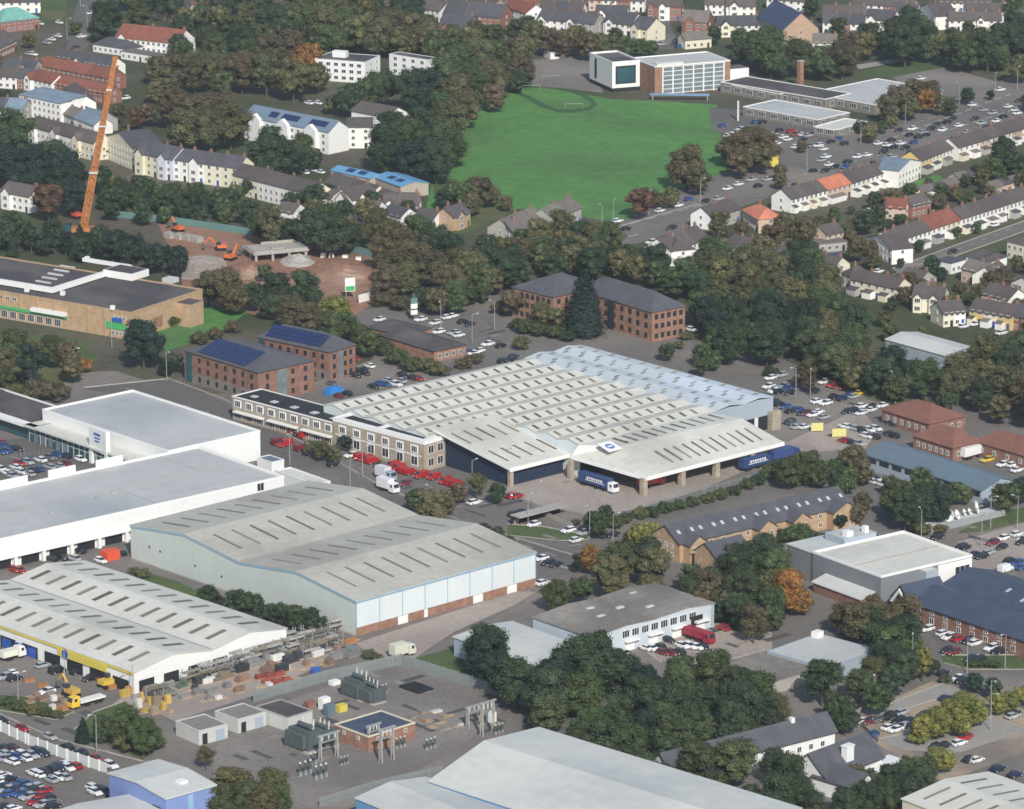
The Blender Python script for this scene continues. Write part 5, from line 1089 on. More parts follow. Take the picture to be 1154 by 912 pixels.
trees('c3', 'between the slate office and depot yard', '560,580,60,yg 520,600,40,g 610,560,45,yg 340,680,60,or 300,700,45,dk 410,490,45,dg 350,520,50,dg 380,560,40,dg 275,530,25,br,s 450,530,45,g,s 500,510,40,g,s 560,490,45,ol,s 620,480,45,dg,s 680,460,45,g,s 740,450,40,g,s 800,435,40,g,s 860,420,40,ol,s 920,405,40,g,s 980,385,40,g,s 1040,360,40,g,s 1090,340,40,dg,s 1130,315,40,g,s')
trees('c4', 'between the slate office and dish compound', '40,290,60,g,s 100,290,70,g 180,270,75,g 240,300,60,g 150,330,60,ol,s 310,290,55,dg 390,240,70,br 420,290,60,br 360,330,60,g 330,350,50,dg 550,355,45,g 605,400,75,g 690,335,60,g 750,390,60,dg 620,450,90,dg 700,430,85,dg 760,440,80,dk 560,430,60,g 800,400,50,dg 850,390,50,g 890,400,40,ol 1060,410,65,g 1110,390,50,g 1150,370,60,dk 430,430,50,br 400,480,50,br 330,520,35,dk 660,510,50,dg')
trees('c4', 'around the grey clad hall', '150,580,70,g,s 220,600,50,g,s 80,590,50,dg,s 100,820,90,or 40,800,80,ol 150,870,60,or 20,870,70,g 20,680,40,dg,s 280,590,40,ol,s 700,560,45,ol,s 780,560,35,ol,s 480,890,45,br 600,890,40,ol,s')
trees('d1', 'in the lower left industrial strip', '480,530,70,g,s 560,520,85,g 640,570,80,g 690,610,60,g,s 440,590,45,g,s 370,560,30,dk,c 560,620,60,ol,s 920,670,45,br,a 30,430,40,g,s 90,450,40,g,s 150,470,40,ol,s 210,480,35,g,s 260,490,30,ol,s')
trees('d2', 'at the compound edge, bottom left', '-120,800,100,ol 60,790,80,ol -50,850,90,g 100,860,70,g 20,870,80,ol -180,860,80,g')
trees('c1', 'along the foot of the pale green wall', '640,760,35,ol,s 600,745,30,ol,s 930,850,55,dg 970,880,40,dg,s 1060,880,60,dg 1120,890,60,dg')
trees('d2', 'along the foot of the pale green wall', '40,40,60,dg 100,30,50,dg 170,50,60,dg 240,60,60,dg 280,80,40,dg 500,220,35,ol,s 540,235,30,ol,s')
trees('d4', 'around the sandy car park', '350,40,70,br 420,60,90,br 500,40,70,br 560,80,80,br 620,50,60,br 540,140,60,g 560,220,80,dg 620,260,80,dg 560,320,60,dg 700,240,50,yg,t 660,180,50,g 740,270,40,dg 800,330,35,g,s 930,340,45,dk 1010,360,45,dg 820,470,70,yg 880,440,70,yg 940,470,60,yg 760,510,70,yg 700,540,60,yg 860,510,60,yg 680,590,50,yg,s 800,690,50,yg 760,660,50,yg,s 1030,430,50,yg 1090,420,50,yg 1140,400,50,yg 920,260,30,g,s 970,260,30,g,s 1020,265,30,g,s')
trees('d4', 'around the white houses, bottom right', '40,700,80,dg 110,740,90,dg 60,830,100,dg 150,840,90,dg 210,890,70,dg 20,890,80,dg 400,760,60,br 460,780,60,dg 560,760,70,dg 640,720,60,g 720,720,60,g 700,790,80,dg 620,830,80,dg 530,840,80,dg 440,850,80,dg 350,870,70,dg 320,550,30,dg,s')
trees('d3', 'by the workshop yard', '920,20,50,dg 980,10,45,br 1030,30,40,dg 840,-20,60,br')
print('explicit trees', len(THINGS))
wn_ = 0
wn_ += wood([(545,278),(600,262),(640,258),(680,275),(690,300),(650,305),(600,302),(575,318),(548,318)], 8, (9,13), 'dg dg g ol', 'in the wood left behind the rear offices')
wn_ += wood([(680,275),(740,288),(800,290),(812,312),(800,340),(775,330),(730,312),(690,302)], 8.5, (9,13), 'dg g ol g', 'in the wood right behind the rear offices')
wn_ += wood([(800,290),(860,283),(905,292),(925,330),(925,365),(860,350),(800,340)], 9, (10,14), 'g ol ol dg', 'in the olive part of the right wood')
wn_ += wood([(775,345),(800,342),(860,352),(925,368),(930,415),(880,398),(830,400),(790,385)], 9, (10,15), 'dk dg dg g', 'in the dark wood behind the depot corner')
wn_ += wood([(905,292),(940,335),(975,368),(985,395),(990,412),(1005,440),(930,415),(925,365)], 9, (10,14), 'dg dg g ol g', 'in the middle of the right wood')
wn_ += wood([(998,418),(1050,430),(1100,420),(1115,400),(1154,405),(1180,420),(1180,478),(1100,462),(1010,440)], 9.5, (10,14), 'dg dk g br ol', 'in the wood below the pale shed')
wn_ += wood([(930,335),(960,345),(1010,345),(1100,385),(1012,372),(980,365)], 12, (4,7), 'ol g br', 'above the pale shed')
wn_ += wood([(0,252),(60,256),(130,268),(200,282),(206,305),(150,292),(60,278),(0,272)], 6.5, (9,12), 'dk dg dk', 'in the tall hedge behind the supermarket', kinds='ctbb')
wn_ += wood([(140,0),(290,0),(410,0),(470,10),(470,55),(380,45),(290,60),(255,105),(215,100),(200,60),(205,20)], 12, (12,16), 'dg g ol dg', 'in the top left wood', )
wn_ += wood([(470,95),(500,80),(525,75),(560,45),(590,40),(600,70),(560,92),(530,105),(510,130),(480,130)], 9, (10,14), 'g dg ol', 'above the field corner left of cube')
wn_ += wood([(480,30),(560,40),(560,70),(490,70)], 9, (9,13), 'dg g ol', 'below the large slate roofs, top centre')
wn_ += wood([(525,742),(560,718),(600,702),(640,712),(655,735),(640,770),(600,780),(560,760)], 8, (11,15), 'dk dg dg dg', 'in the dark wood left of the workshop', z=7)
wn_ += wood([(655,738),(700,742),(740,752),(755,800),(720,830),(660,830),(610,800),(600,782),(640,770)], 8, (11,15), 'dk dg g dg', 'in the dark wood below the workshop', z=7)
wn_ += wood([(740,755),(800,752),(845,770),(862,812),(800,825),(760,838),(735,830),(755,800)], 8, (10,14), 'dg g g dg', 'in the wood above the white houses', z=7)
wn_ += wood([(845,770),(900,762),(965,750),(992,735),(1000,775),(960,800),(915,795),(862,812)], 9, (10,14), 'dg g g ol', 'in the wood below the plain flat roof', z=7)
wn_ += wood([(640,815),(720,832),(790,848),(850,860),(880,912),(870,912),(760,880),(640,842)], 8, (9,13), 'dg dg g', 'in the wood behind the bottom shed', z=6)
wn_ += wood([(612,668),(650,660),(690,632),(735,628),(780,640),(790,660),(760,668),(700,655),(640,668)], 8, (9,13), 'g dg g ol', 'in the wood above the brown roof', z=6)
wn_ += wood([(783,640),(850,622),(880,632),(882,690),(850,700),(812,690),(790,665)], 8, (10,13), 'dg g br dg', 'in the wood right of the brown roof', z=6)
wn_ += wood([(960,680),(1020,690),(1040,712),(1030,745),(990,745),(965,710)], 9, (9,13), 'br g dg', 'left of the brick office cars', z=6)
wn_ += wood([(110,205),(200,212),(260,225),(300,230),(290,250),(200,242),(120,238)], 8, (8,11), 'dg g dg', 'in the trees above the building site', z=5)
wn_ += wood([(800,245),(880,262),(900,280),(850,280),(800,265)], 8, (6,9), 'ol br', 'below the low white row', z=4)
wn_ += wood([(1000,215),(1040,200),(1154,175),(1154,200),(1060,225),(1010,240)], 13, (4,7), 'g ol dg br', 'in back gardens at the right')
wn_ += wood([(870,250),(930,235),(1000,215),(1010,240),(960,262),(900,275)], 13, (4,7), 'ol br g', 'in gardens left of the second terrace')
wn_ += 0
wn_ += wood([(940,20),(1154,20),(1154,40),(940,40)], 12, (6,10), 'dg g ol', 'in gardens at the top right')
wn_ += wood([(330,235),(430,225),(470,238),(430,252),(340,248)], 8, (7,10), 'dg g ol', 'beside the teal hoarding')
wn_ += wood([(1162,10),(1260,10),(1260,470),(1162,470)], 17, (7,13), 'dg g ol br', 'beyond the right edge')
wn_ += wood([(-110,10),(-12,10),(-12,280),(-110,280)], 15, (7,13), 'dg g ol', 'beyond the left edge')
print('wood trees', wn_)

flush_trees()
# ================= VEHICLES =================
CC = {'w': ((.72,.73,.74), 'white'), 'k': ((.022,.024,.03), 'black'), 'b': ((.03,.08,.24), 'blue'), 'r': ((.34,.018,.02), 'red'), 's': ((.36,.38,.40), 'silver'), 'g': ((.13,.14,.15), 'grey'), 'd': ((.02,.03,.07), 'navy'), 'y': ((.70,.48,.04), 'yellow'), 'o': ((.62,.17,.04), 'orange'), 'm': ((.16,.025,.03), 'maroon'), 'c': ((.5,.47,.38), 'beige')}
cp = mat('car_paint', None, .32, .03, .3, 2, objcol=True, spec=.6)
def loft(b, secs, m=0):
    # secs: list of rings (lists of points, same count)
    n0 = len(b.v); k = len(secs[0])
    for s_ in secs: b.v += s_
    for i in range(len(secs)-1):
        for j in range(k):
            q = (n0+i*k+j, n0+i*k+(j+1) % k, n0+(i+1)*k+(j+1) % k, n0+(i+1)*k+j); b.f.append(q); b.m.append(m)
    b.f.append(tuple(n0+j for j in range(k))[::-1]); b.f.append(tuple(n0+(len(secs)-1)*k+j for j in range(k))); b.m += [m, m]
def ring(x, w, z0, z1, r=.12):
    return [(x, -w, z0), (x, w, z0), (x, w, z1-r), (x, w-r, z1), (x, -w+r, z1), (x, -w, z1-r)]
def carparts(kind):
    b = MB(); g = MB()
    if kind == 'van':
        loft(b, [ring(-2.2, .84, .3, 1.0), ring(-2.15, .88, .25, 1.85), ring(.75, .88, .25, 1.9), ring(1.35, .86, .25, 1.25), ring(2.1, .82, .28, .98), ring(2.25, .74, .35, .7)])
        loft(g, [ring(.72, .80, 1.1, 1.87, .1), ring(.95, .80, 1.1, 1.72), ring(1.42, .78, 1.1, 1.24, .05)]); L_ = 1.35
    else:
        hb = kind == 'hatch'
        loft(b, [ring(-2.1, .76, .38, .8), ring(-2.02, .84, .28, .92), ring(-1.1, .88, .25, .97), ring(.9, .88, .25, .95), ring(1.75, .84, .27, .82), ring(2.12, .72, .36, .66)])
        e = -1.9 if hb else -1.55
        loft(g, [ring(e, .76, .9, .97, .03), ring(e+.35, .72, .9, 1.38), ring(.25, .70, .9, 1.40), ring(1.0, .76, .9, .97, .03)]); L_ = 1.3
        loft(b, [ring(e+.42, .64, 1.36, 1.45, .04), ring(.2, .62, 1.38, 1.465, .04)])
    w = MB(); w.cyl((0, -.11, 0), (0, .11, 0), .33, n=12, m=0); w.cyl((0, -.125, 0), (0, .125, 0), .2, n=8, m=1)
    l = MB(); l.box(-.05, .06, -.17, .17, -.07, .08)
    return b.mesh('body', cp), g.mesh('window', M['glass']), w.mesh('wheel', [M['tyre'], M['rim']]), l.mesh('headlight', M['white_trim']), L_
CARS = {k: carparts(k) for k in ('hatch', 'saloon', 'van')}
HA, HB = DR+math.pi/2, DR
ncar = [0]
def car(P, rz, c, place, kind=None):
    kind = kind or R.choice(('hatch', 'saloon', 'hatch')); col, nm = CC[c]; bd, gl_, wh, hl, L_ = CARS[kind]; ncar[0] += 1
    s_ = 1+R.uniform(-.05, .08)
    o = th({'van': 'parked_van', 'hatch': 'parked_hatchback', 'saloon': 'parked_saloon'}[kind], (P.x, P.y, .1), rz, 'van' if kind == 'van' else 'car', None, f"{nm} {'small van' if kind == 'van' else ('hatchback' if kind == 'hatch' else 'saloon')}", place, f'vehicles {place}')
    o.scale = (s_, s_*1.02, s_*1.03)
    put(bd, 'body', o, col=jit(col, .08)); put(gl_, 'window', o, (0, 0, .004))
    for x in (-L_, L_):
        for y in (-.80, .80): put(wh, 'wheel', o, (x, y, .33))
    for y in (-.58, .58): put(hl, 'headlight', o, (2.1 if kind != 'van' else 2.2, y, .6 if kind != 'van' else .66))
TL = {'z4': (865, 410, 7.693), 'z6': (0, 790, 7.473), 'z5': (0, 470, 7.693), 'zz': (0, 0, 1)}
def tt(k, x, y):
    if k in TL: a = TL[k]; return (a[0]+x/a[2], a[1]+y/a[2])
    return t(k, x, y)
def cars(tl, head, place, s, kind=None):
    for it in s.split():
        a = it.split(','); P = gp(tt(tl, float(a[0]), float(a[1])), .7); h = {'A': HA, 'B': HB}[head] if isinstance(head, str) else head
        if len(a) > 3: h = {'A': HA, 'B': HB}[a[3]]
        car(P, h+R.choice((0, math.pi))+R.uniform(-.06, .06), a[2], place, kind)
def bays(tl, x0, y0, x1, y1, n, length=4.8):
    # painted bay lines across a row from (x0,y0) to (x1,y1)
    a, c = gp(tt(tl, x0, y0), 0), gp(tt(tl, x1, y1), 0); v = (c-a); u = v.normalized(); w = Vector((-u.y, u.x, 0)); b = BL
    for i in range(n+1):
        p = a+v*(i/n); q = p+w*length/2; r_ = p-w*length/2; e = u*.07
        b.poly([(x.x, x.y, .16) for x in (r_-e, r_+e, q+e, q-e)])
BL = MB()
P_ = 'in the retail car park, left edge'
cars('z5', 'A', P_, '10,215,r 10,300,b 60,290,b 100,270,d 150,275,k 170,400,r 240,390,s 350,370,w 430,350,g 500,325,b 570,335,d 700,365,w 565,400,m 130,430,w 190,475,w 255,490,s 330,450,b 290,460,d 430,430,s 510,420,s 10,450,w 110,510,s 60,480,w 30,240,b')
cars('c2', 'B', 'in the row outside the office wing', '12,72,r 38,80,r 64,88,r 112,104,r 138,113,r 164,123,r 190,133,k 216,143,r', 'van')
cars('c2', 'B', 'across the drive from the office wing', '95,172,m 125,182,r 195,200,m', 'van')
cars('c2', 'B', 'below the office corner', '462,240,r 488,248,r 514,256,r 604,280,r 630,289,r 656,298,r 682,306,r 732,322,r 790,328,r 840,346,r 866,354,r 892,362,r', 'van')
cars('c2', 'B', 'on the drive in front of the depot', '970,440,w 1142,412,r 1148,492,k 420,230,w 660,355,m 640,230,g 340,270,k 500,190,g')
cars('b2', 'A', 'behind the depot, near the solar offices', '430,695,r,B 450,745,k 480,755,k 545,800,b 575,805,b 620,805,w 500,722,w 400,845,k 360,855,m 650,765,k 690,775,k 720,780,r 590,790,s 440,765,k 520,815,k 330,800,g 640,790,s 470,740,d')
cars('b2', 'B', 'in the pub car park', '545,515,w 730,515,w 795,530,w 850,505,w 875,498,w 920,525,k 950,537,k 880,575,s 900,585,w 990,655,w 965,665,w 1030,625,w 1090,632,k 1100,700,k 1130,695,k 1145,682,d 810,570,w 945,660,b 1140,540,k')
cars('a4', 'B', 'in traffic along the wide main road', '60,870,w 120,830,k 170,845,s 330,790,k 420,760,w 350,745,b 480,730,k 560,700,s 640,680,k 740,650,w 830,620,k 900,590,s 980,570,k 860,560,w 930,530,k 1010,505,s 1080,475,w 1130,450,k 1060,520,k 1120,505,w 960,550,s 560,625,k 660,635,b')
P_ = 'in the big car park right of the depot'
cars('z4', 'B', P_, '10,195,w 60,220,s 100,240,k 160,215,b 190,250,k 25,120,w 120,95,s 60,235,w 140,190,s 60,330,k 100,345,k 160,370,b 200,408,k 230,400,d 270,395,b 300,425,k 340,425,m 395,440,w 440,415,w 490,460,s 60,465,k 190,500,k 215,510,g 320,545,w 255,545,s')
cars('z4', 'B', 'beyond the tall tree, right car park', '490,155,w 560,180,r 600,195,m 660,205,r 400,240,k 430,325,w 505,340,w 580,285,k 650,300,d 700,275,b 750,280,s 800,250,y 690,410,k 740,405,d 820,365,w 810,425,w 900,395,w 900,370,k 990,360,w 1060,330,k')
cars('z4', 'A', 'near the yellow boards', '670,540,w 740,555,s 800,570,k 880,570,w 940,560,w 860,625,w 920,630,k 1050,605,k 1090,620,k 665,665,r 720,680,k 1040,500,k 1090,520,d 790,690,s')
cars('c4', 'B', 'behind the red roofed offices', '1060,232,w 1055,270,w 1100,272,w 1120,295,w 1150,240,s 985,250,y')
cars('c4', 'A', 'between trees by the long shed', '465,345,w 500,352,w 520,360,w 480,330,d')
cars('a4', 'B', 'in the school car park', '75,612,w 95,622,w 110,585,r 160,600,w 185,605,s 45,640,w 130,655,w 230,650,w 255,665,w 290,632,k 320,620,b 350,640,k 60,580,k 130,600,m 200,650,g 160,625,k 30,600,s')
cars('a3', 'B', 'at the school corner by the field', '955,605,w 985,590,w 1010,578,w 930,560,b 1080,545,b 1110,545,k 1060,570,s')
cars('a4', 'B', 'on the wide main road, upper part', '500,640,w 530,665,k 540,648,w 405,700,w 365,722,k 280,735,w 305,745,k 260,762,k 210,762,k 450,692,w 600,640,w 650,575,w 590,582,k 680,612,k 715,602,k 810,545,k 830,530,k 1025,540,w 970,490,s 785,580,w 570,658,k 265,700,w 245,715,s 920,468,w 640,602,k 1045,400,w 1110,490,w 690,350,w 735,575,k 760,555,k 520,680,k 620,660,k 700,590,s')
cars('b3', 'B', 'at the lower end of the main road', '700,105,k 500,110,k 650,28,w 460,75,w 730,5,w 610,170,w 880,10,k')
cars('a3', 'B', 'on the main road below the field', '1000,822,w 1060,802,s 910,888,s 780,890,b 950,842,w 1090,830,k 1130,800,s 850,900,k')
cars('d3', 'A', 'in the workshop yard', '585,190,w 605,190,w 645,182,k 690,155,k 665,210,m 700,212,m 730,208,k 750,180,w 785,182,w 815,186,w 840,184,k 930,100,r 480,210,w')
cars('d4', 'B', 'in the row along the brick office', '718,105,w 790,125,w 815,142,w 858,150,r 900,158,k 932,168,w 1005,190,w 1030,205,k 1045,205,k')
cars('d4', 'B', 'on the road below the brick office', '805,200,k 835,210,m 910,240,k 950,242,k 790,302,k 855,325,w 870,335,k')
cars('d4', 'B', 'in the sandy car park', '515,408,k 570,390,k 800,415,d 830,420,k 605,478,s 560,488,k 530,505,k 500,510,g 460,518,m 430,515,w 545,545,w 575,555,w 610,540,s 635,520,d 590,515,k 640,535,d 700,492,d 470,580,b 885,590,r 860,615,w 765,630,k 790,628,k 910,688,k 940,690,w 1035,730,d 1110,755,d 1105,480,k 1100,495,s')
cars('c4', 'B', 'in the right edge car park', '1055,600,w 1120,582,w 1010,620,m 1050,640,k 960,682,k 935,672,d 990,665,s 1140,618,k 1150,605,w 885,640,k 760,595,k 1120,712,b 1140,730,b 870,640,k 1090,700,k')
car(gp(t('c4', 1068,740), .7), HB, 'w', 'by the blue slate roofs', 'van')
cars('d1', 'B', 'in front of the yellow fascia', '20,320,s 65,325,k 190,268,s 210,385,w 345,295,k 400,325,k 45,305,w')
car(gp(t('d1', 255,292), .7), HB, 'k', 'beside the yellow fascia board', 'van')
P_ = 'in the bottom left car park, back rows'
cars('z6', 'A', P_, '40,400,k 85,390,k 125,408,m 30,440,s 160,440,w 210,478,w 100,508,w 150,470,b 60,485,s 20,485,s 270,455,s 320,425,d 360,435,d 285,605,w 320,615,w 385,600,k 430,570,k 470,565,k 500,555,d 545,530,w 570,560,w 630,545,r 430,660,s 500,640,w 540,640,s')
cars('z6', 'B', 'in the bottom left car park, front rows', '20,625,w 80,655,k 40,665,w 20,725,d 60,745,s 120,745,d 185,690,b 215,695,b 180,780,b 230,735,s 265,760,k 290,730,s 240,805,s 330,800,r 375,755,r 300,845,r 400,820,k 355,870,s 440,855,g 20,895,k 110,905,w 90,780,b 150,720,b 450,880,k')
cars('z6', 'A', 'beside the blue box building', '790,735,w 800,765,w 850,745,k 885,760,k')
cars('z6', 'A', 'on the road behind the white palisade', '190,228,r 420,300,s 565,385,k 680,438,k 810,488,r 930,540,w 15,165,k')
cars('c3', 'B', 'behind the pale green shed corner', '120,690,w 150,710,k 185,718,k 125,800,w')
cars('c3', 'B', 'on the verge before the depot yard', '10,412,r 35,482,k 85,538,w 240,565,w 275,608,w 310,575,s 440,585,k')
cars('c1', 'A', 'between the retail shed and merchant', '450,700,w 65,740,r 90,745,r 355,655,k 280,685,k 330,690,s 230,690,k 540,665,k')
cars('a1', 'B', 'on the top left street', '405,58,w 365,162,w 335,212,k')
cars('a1', 'A', 'parked near the top left corner', '265,100,w 230,175,w 258,160,w 210,190,s 180,105,w 150,242,w 125,240,s 600,840,w 680,838,w 650,845,s')
cars('a1', 'B', 'among brown trees, top left', '560,438,w 985,360,w 945,372,k 370,470,m 1015,365,w 825,350,w')
cars('a2', 'A', 'near the white flats', '230,460,w 275,460,w 205,448,k 210,770,w 250,760,w 280,768,w')
cars('a3', 'B', 'on the side road, top centre', '620,102,r 650,158,w 720,180,k 735,208,b 655,197,s 715,195,k')
cars('b4', 'B', 'on streets at the right', '1020,92,w 830,212,k 460,28,w 105,208,d 190,298,w 300,232,b 500,300,w 880,545,w 930,535,w 1050,575,w')
cars('b3', 'A', 'by the rear brick offices', '620,595,w,B 790,560,w 10,215,w')
# rows of bay markings
for a_ in (('z4', 20, 260, 230, 300, 8), ('z4', 60, 380, 520, 500, 14), ('z4', 640, 330, 1060, 280, 12), ('z5', 60, 330, 620, 300, 14), ('z5', 60, 470, 560, 430, 14), ('z6', 10, 440, 380, 470, 14), ('z6', 250, 600, 640, 560, 12), ('z6', 10, 700, 440, 860, 18), ('c2', 0, 78, 240, 150, 14), ('c2', 440, 240, 720, 300, 14), ('d4', 700, 110, 1060, 210, 16), ('d4', 440, 520, 700, 500, 14), ('d4', 620, 640, 920, 560, 12), ('c4', 940, 640, 1150, 600, 12), ('a4', 40, 620, 320, 640, 14), ('b2', 900, 530, 1120, 640, 12), ('b2', 960, 600, 1140, 690, 10), ('d3', 580, 190, 860, 190, 12), ('b1', 640, 800, 880, 860, 10)): bays(*a_)
PB = {'dark_tarmac_repair': MB(), 'pale_tarmac_repair': MB()}
for zi, (poly_, n_) in enumerate((([(380,540),(540,600),(650,640),(640,560),(880,500),(800,470),(520,540)], 60), ([(0,790),(120,870),(240,850),(150,800)], 14), ([(440,360),(570,335),(600,370),(480,430)], 22), ([(870,420),(1000,460),(960,500),(880,480)], 22), ([(690,260),(1150,90),(1150,130),(800,240)], 50), ([(440,720),(620,660),(600,690),(470,740)], 10), ([(740,720),(850,690),(960,720),(880,740)], 14), ([(260,860),(420,760),(600,800),(480,860)], 30), ([(0,510),(120,520),(0,560)], 10), ([(940,610),(1150,580),(1150,640)], 12))):
    for _ in range(n_*4):
        x_, y_ = R.uniform(min(q[0] for q in poly_), max(q[0] for q in poly_)), R.uniform(min(q[1] for q in poly_), max(q[1] for q in poly_))
        if not inpoly(x_, y_, poly_) or R.random() < .6: continue
        p = gp((x_, y_), 0)
        if infoot(p.x, p.y, 1): continue
        a_ = HB+R.choice((0, math.pi/2)); u = Vector((math.cos(a_), math.sin(a_), 0)); w = Vector((-u.y, u.x, 0)); l_, m_ = R.uniform(1.5, 9), R.uniform(.6, 2.4)
        k_ = R.choice(list(PB)); b_ = PB[k_]; z_ = .135+.0007*(len(b_.f) % 20); b_.poly([(q.x, q.y, z_) for q in (p, p+u*l_, p+u*l_+w*m_, p+w*m_)])
PB['dark_tarmac_repair'].build('dark_tarmac_repair', mat('repair_dark', (.085,.082,.082), .95, .2))['kind'] = 'structure'
PB['pale_tarmac_repair'].build('pale_tarmac_repair', mat('repair_pale', (.23,.215,.20), .95, .2))['kind'] = 'structure'
bl = BL.build('bay_markings', M['paint_dim']); bl['kind'] = 'structure'
# main road dashes + centre lines
b = MB()
for (tl, x0, y0, x1, y1, w_) in (('b3', 440, 110, 900, -10, .25), ('b3', 440, 170, 640, 110, .3), ('a4', 100, 800, 560, 680, .2), ('a4', 560, 620, 1150, 400, .25), ('a4', 760, 600, 1150, 480, .25), ('a4', 500, 600, 900, 480, .15), ('zz', 120, 432, 250, 470, .12), ('c2', 830, 470, 1140, 435, .15), ('zz', 520, 590, 640, 632, .12), ('c3', 240, 640, 480, 600, .12), ('d3', 900, 270, 1150, 200, .12), ('b1', 330, 830, 700, 745, .12), ('b4', 560, 320, 1150, 90, .12)):
    a, c = gp(tt(tl, x0, y0), 0), gp(tt(tl, x1, y1), 0); v = c-a; u = v.normalized(); w = Vector((-u.y, u.x, 0))*w_; n = int(v.length/9)
    for i in range(n):
        p = a+u*9*i; q = p+u*(6 if w_ > .14 else 4); b.poly([(x.x, x.y, .17) for x in (p-w, q-w, q+w, p+w)])
ob = b.build('road_markings', M['paint']); ob['kind'] = 'structure'
# ---- lorries
def lorry(p, rz, L_, boxc, cabc, label, name='lorry', z=.1, H_=3.7, flat=False, text=False):
    P = p if isinstance(p, Vector) else gp(p, 1.5); o = th(name, (P.x, P.y, z), rz, 'lorry', label)
    b = MB(); b.box(-L_/2, L_/2-2.6, -1.22, 1.22, 1.05, 1.5 if flat else H_); b.build('trailer' if L_ > 9 else 'cargo_box', M['obj'], o, col=boxc)
    b = MB(); b.box(-L_/2+.1, L_/2-.3, -.5, .5, .7, 1.04); b.build('chassis', M['dark'], o)
    b = MB(); loft(b, [ring(L_/2-2.3, 1.18, .5, 3.0, .15), ring(L_/2-.5, 1.18, .5, 2.9, .2), ring(L_/2, 1.12, .5, 1.7, .1)]); cb = b.build('cab', M['obj'], o, col=cabc)
    b = MB(); b.poly([(L_/2-.42, -1, 2.72), (L_/2-.42+.02, 1, 2.72), (L_/2+.03, .95, 1.72), (L_/2+.03, -.95, 1.72)][::-1]); b.box(L_/2-1.5, L_/2-.7, -1.2, 1.2, 1.8, 2.6); b.build('windscreen', M['glass'], cb)
    w = MB(); w.cyl((0, -.15, 0), (0, .15, 0), .5, n=12); wm = w.mesh('wheel', M['tyre'])
    for x in ([L_/2-1.3, -L_/2+1.4, -L_/2+2.6] + ([0, L_/2-4.2] if L_ > 9 else [])):
        for y in (-1.02, 1.02): put(wm, 'wheel', o, (x, y, .5))
    if text:
        b = MB()
        for i in range(7): b.box(-3.6+i*.95, -3.0+i*.95, -1.26, -1.225, 2.3+.12*(i % 2), 3.0)
        b.box(-4.2, 3.6, -1.25, -1.223, 1.9, 2.1); b.build('side_lettering', M['white_trim'], o)
    return o
lorry(sub(21.6, -12.5), HA+math.pi, 14.5, (.03,.06,.17), (.75,.75,.75), 'blue curtain-sided articulated lorry with white cab under the canopy edge', text=True)
lorry((852, 522), HB, 12, (.03,.06,.17), (.03,.06,.2), 'blue lorry parked at the right end of the depot canopy', text=True)
lorry((884, 513), HB, 11, (.04,.07,.2), (.03,.06,.2), 'blue and white lorry behind the hedge right of the canopy')
lorry(t('c2', 585, 370), HA+math.pi, 7.5, (.72,.72,.72), (.75,.75,.75), 'white box lorry on the drive below the depot office')
lorry(t('c2', 575, 318), HA+math.pi, 7, (.6,.62,.64), (.3,.35,.45), 'silver box lorry just behind the white box lorry')
lorry(sub(34, -21), HB, 9, (.5,.08,.05), (.5,.08,.05), 'red lorry seen under the right canopy edge')
lorry(t('d1', 385, 420), HB+math.pi, 10, (.75,.74,.70), (.75,.50,.05), 'long white flatbed lorry with yellow cab in the merchant yard', flat=True)
lorry(t('d3', 825, 135), HA+math.pi, 9.5, (.30,.02,.04), (.30,.02,.04), 'dark red minibus-like lorry in the workshop yard', H_=2.9)
lorry(t('c4', 935, 215), HB, 12, (.72,.73,.72), (.74,.74,.74), 'white trailer lorry beside the long red brown roof')
lorry(t('d2', 650, 205), HB, 7, (.62,.62,.52), (.6,.6,.55), 'cream box lorry in the yard between shed and compound')
lorry(t('d3', 1060, 68), HB, 5.5, (.74,.74,.74), (.1,.1,.1), 'small white box lorry on the grass right of the workshop')
lorry(t('d1', 55, 215), HB, 7, (.7,.7,.6), (.72,.72,.7), 'pale cream lorry in front of the merchant at the left edge', H_=2.6)
# ---- excavators
def excavator(p, rz, c, label, name='excavator'):
    P = gp(p, 1); o = th(name, (P.x, P.y, .1), rz, 'excavator', label)
    b = MB()
    for y in (-1.25, 1.25): loft(b, [[(x, y-.3, z_), (x, y+.3, z_), (x, y+.3, z2), (x, y-.3, z2)] for x, z_, z2 in ((-2, .35, .6), (-1.6, .02, .9), (1.6, .02, .9), (2, .35, .6))])
    b.build('tracks', M['dark'], o)
    b = MB(); b.box(-2.1, 1.2, -1.3, 1.3, 1.0, 2.1); b.build('body', M['obj'], o, col=c); b = MB(); b.box(.0, 1.5, .3, 1.3, 2.11, 3.2); b.build('cab', M['glass'], o)
    b = MB(); b.cyl((1.0, -.3, 1.8), (3.6, -.3, 4.6), .32, .28, 6); b.build('boom', M['obj'], o, col=c)
    b = MB(); b.cyl((3.5, -.3, 4.7), (5.6, -.3, 2.4), .26, .2, 6); b.build('dipper', M['obj'], o, col=c)
    b = MB(); b.pr([(5.2, 1.2), (6.2, 1.4), (6.1, 2.3), (5.4, 2.6)], -.9, .3, 'y'); b.build('bucket', M['dsteel'], o)
OR_ = (.62,.16,.05)
excavator(t('b1', 985, 195), HB+2.6, OR_, 'orange excavator on the red earth behind the concrete heap')
excavator(t('b1', 1030, 238), HB+.3, OR_, 'orange excavator beside the round rubble heap')
excavator(t('b1', 795, 112), HA, OR_, 'small orange excavator at the far side of the building site')
excavator(t('b1', 340, 52), HA, (.6,.1,.06), 'red digger near the foot of the orange crane')
excavator(t('d1', 480, 350), HB, (.6,.42,.08), 'yellow digger outside the merchant corner')
excavator(t('d1', 318, 390), HA, (.55,.35,.08), 'yellow orange digger behind the flatbed lorry')
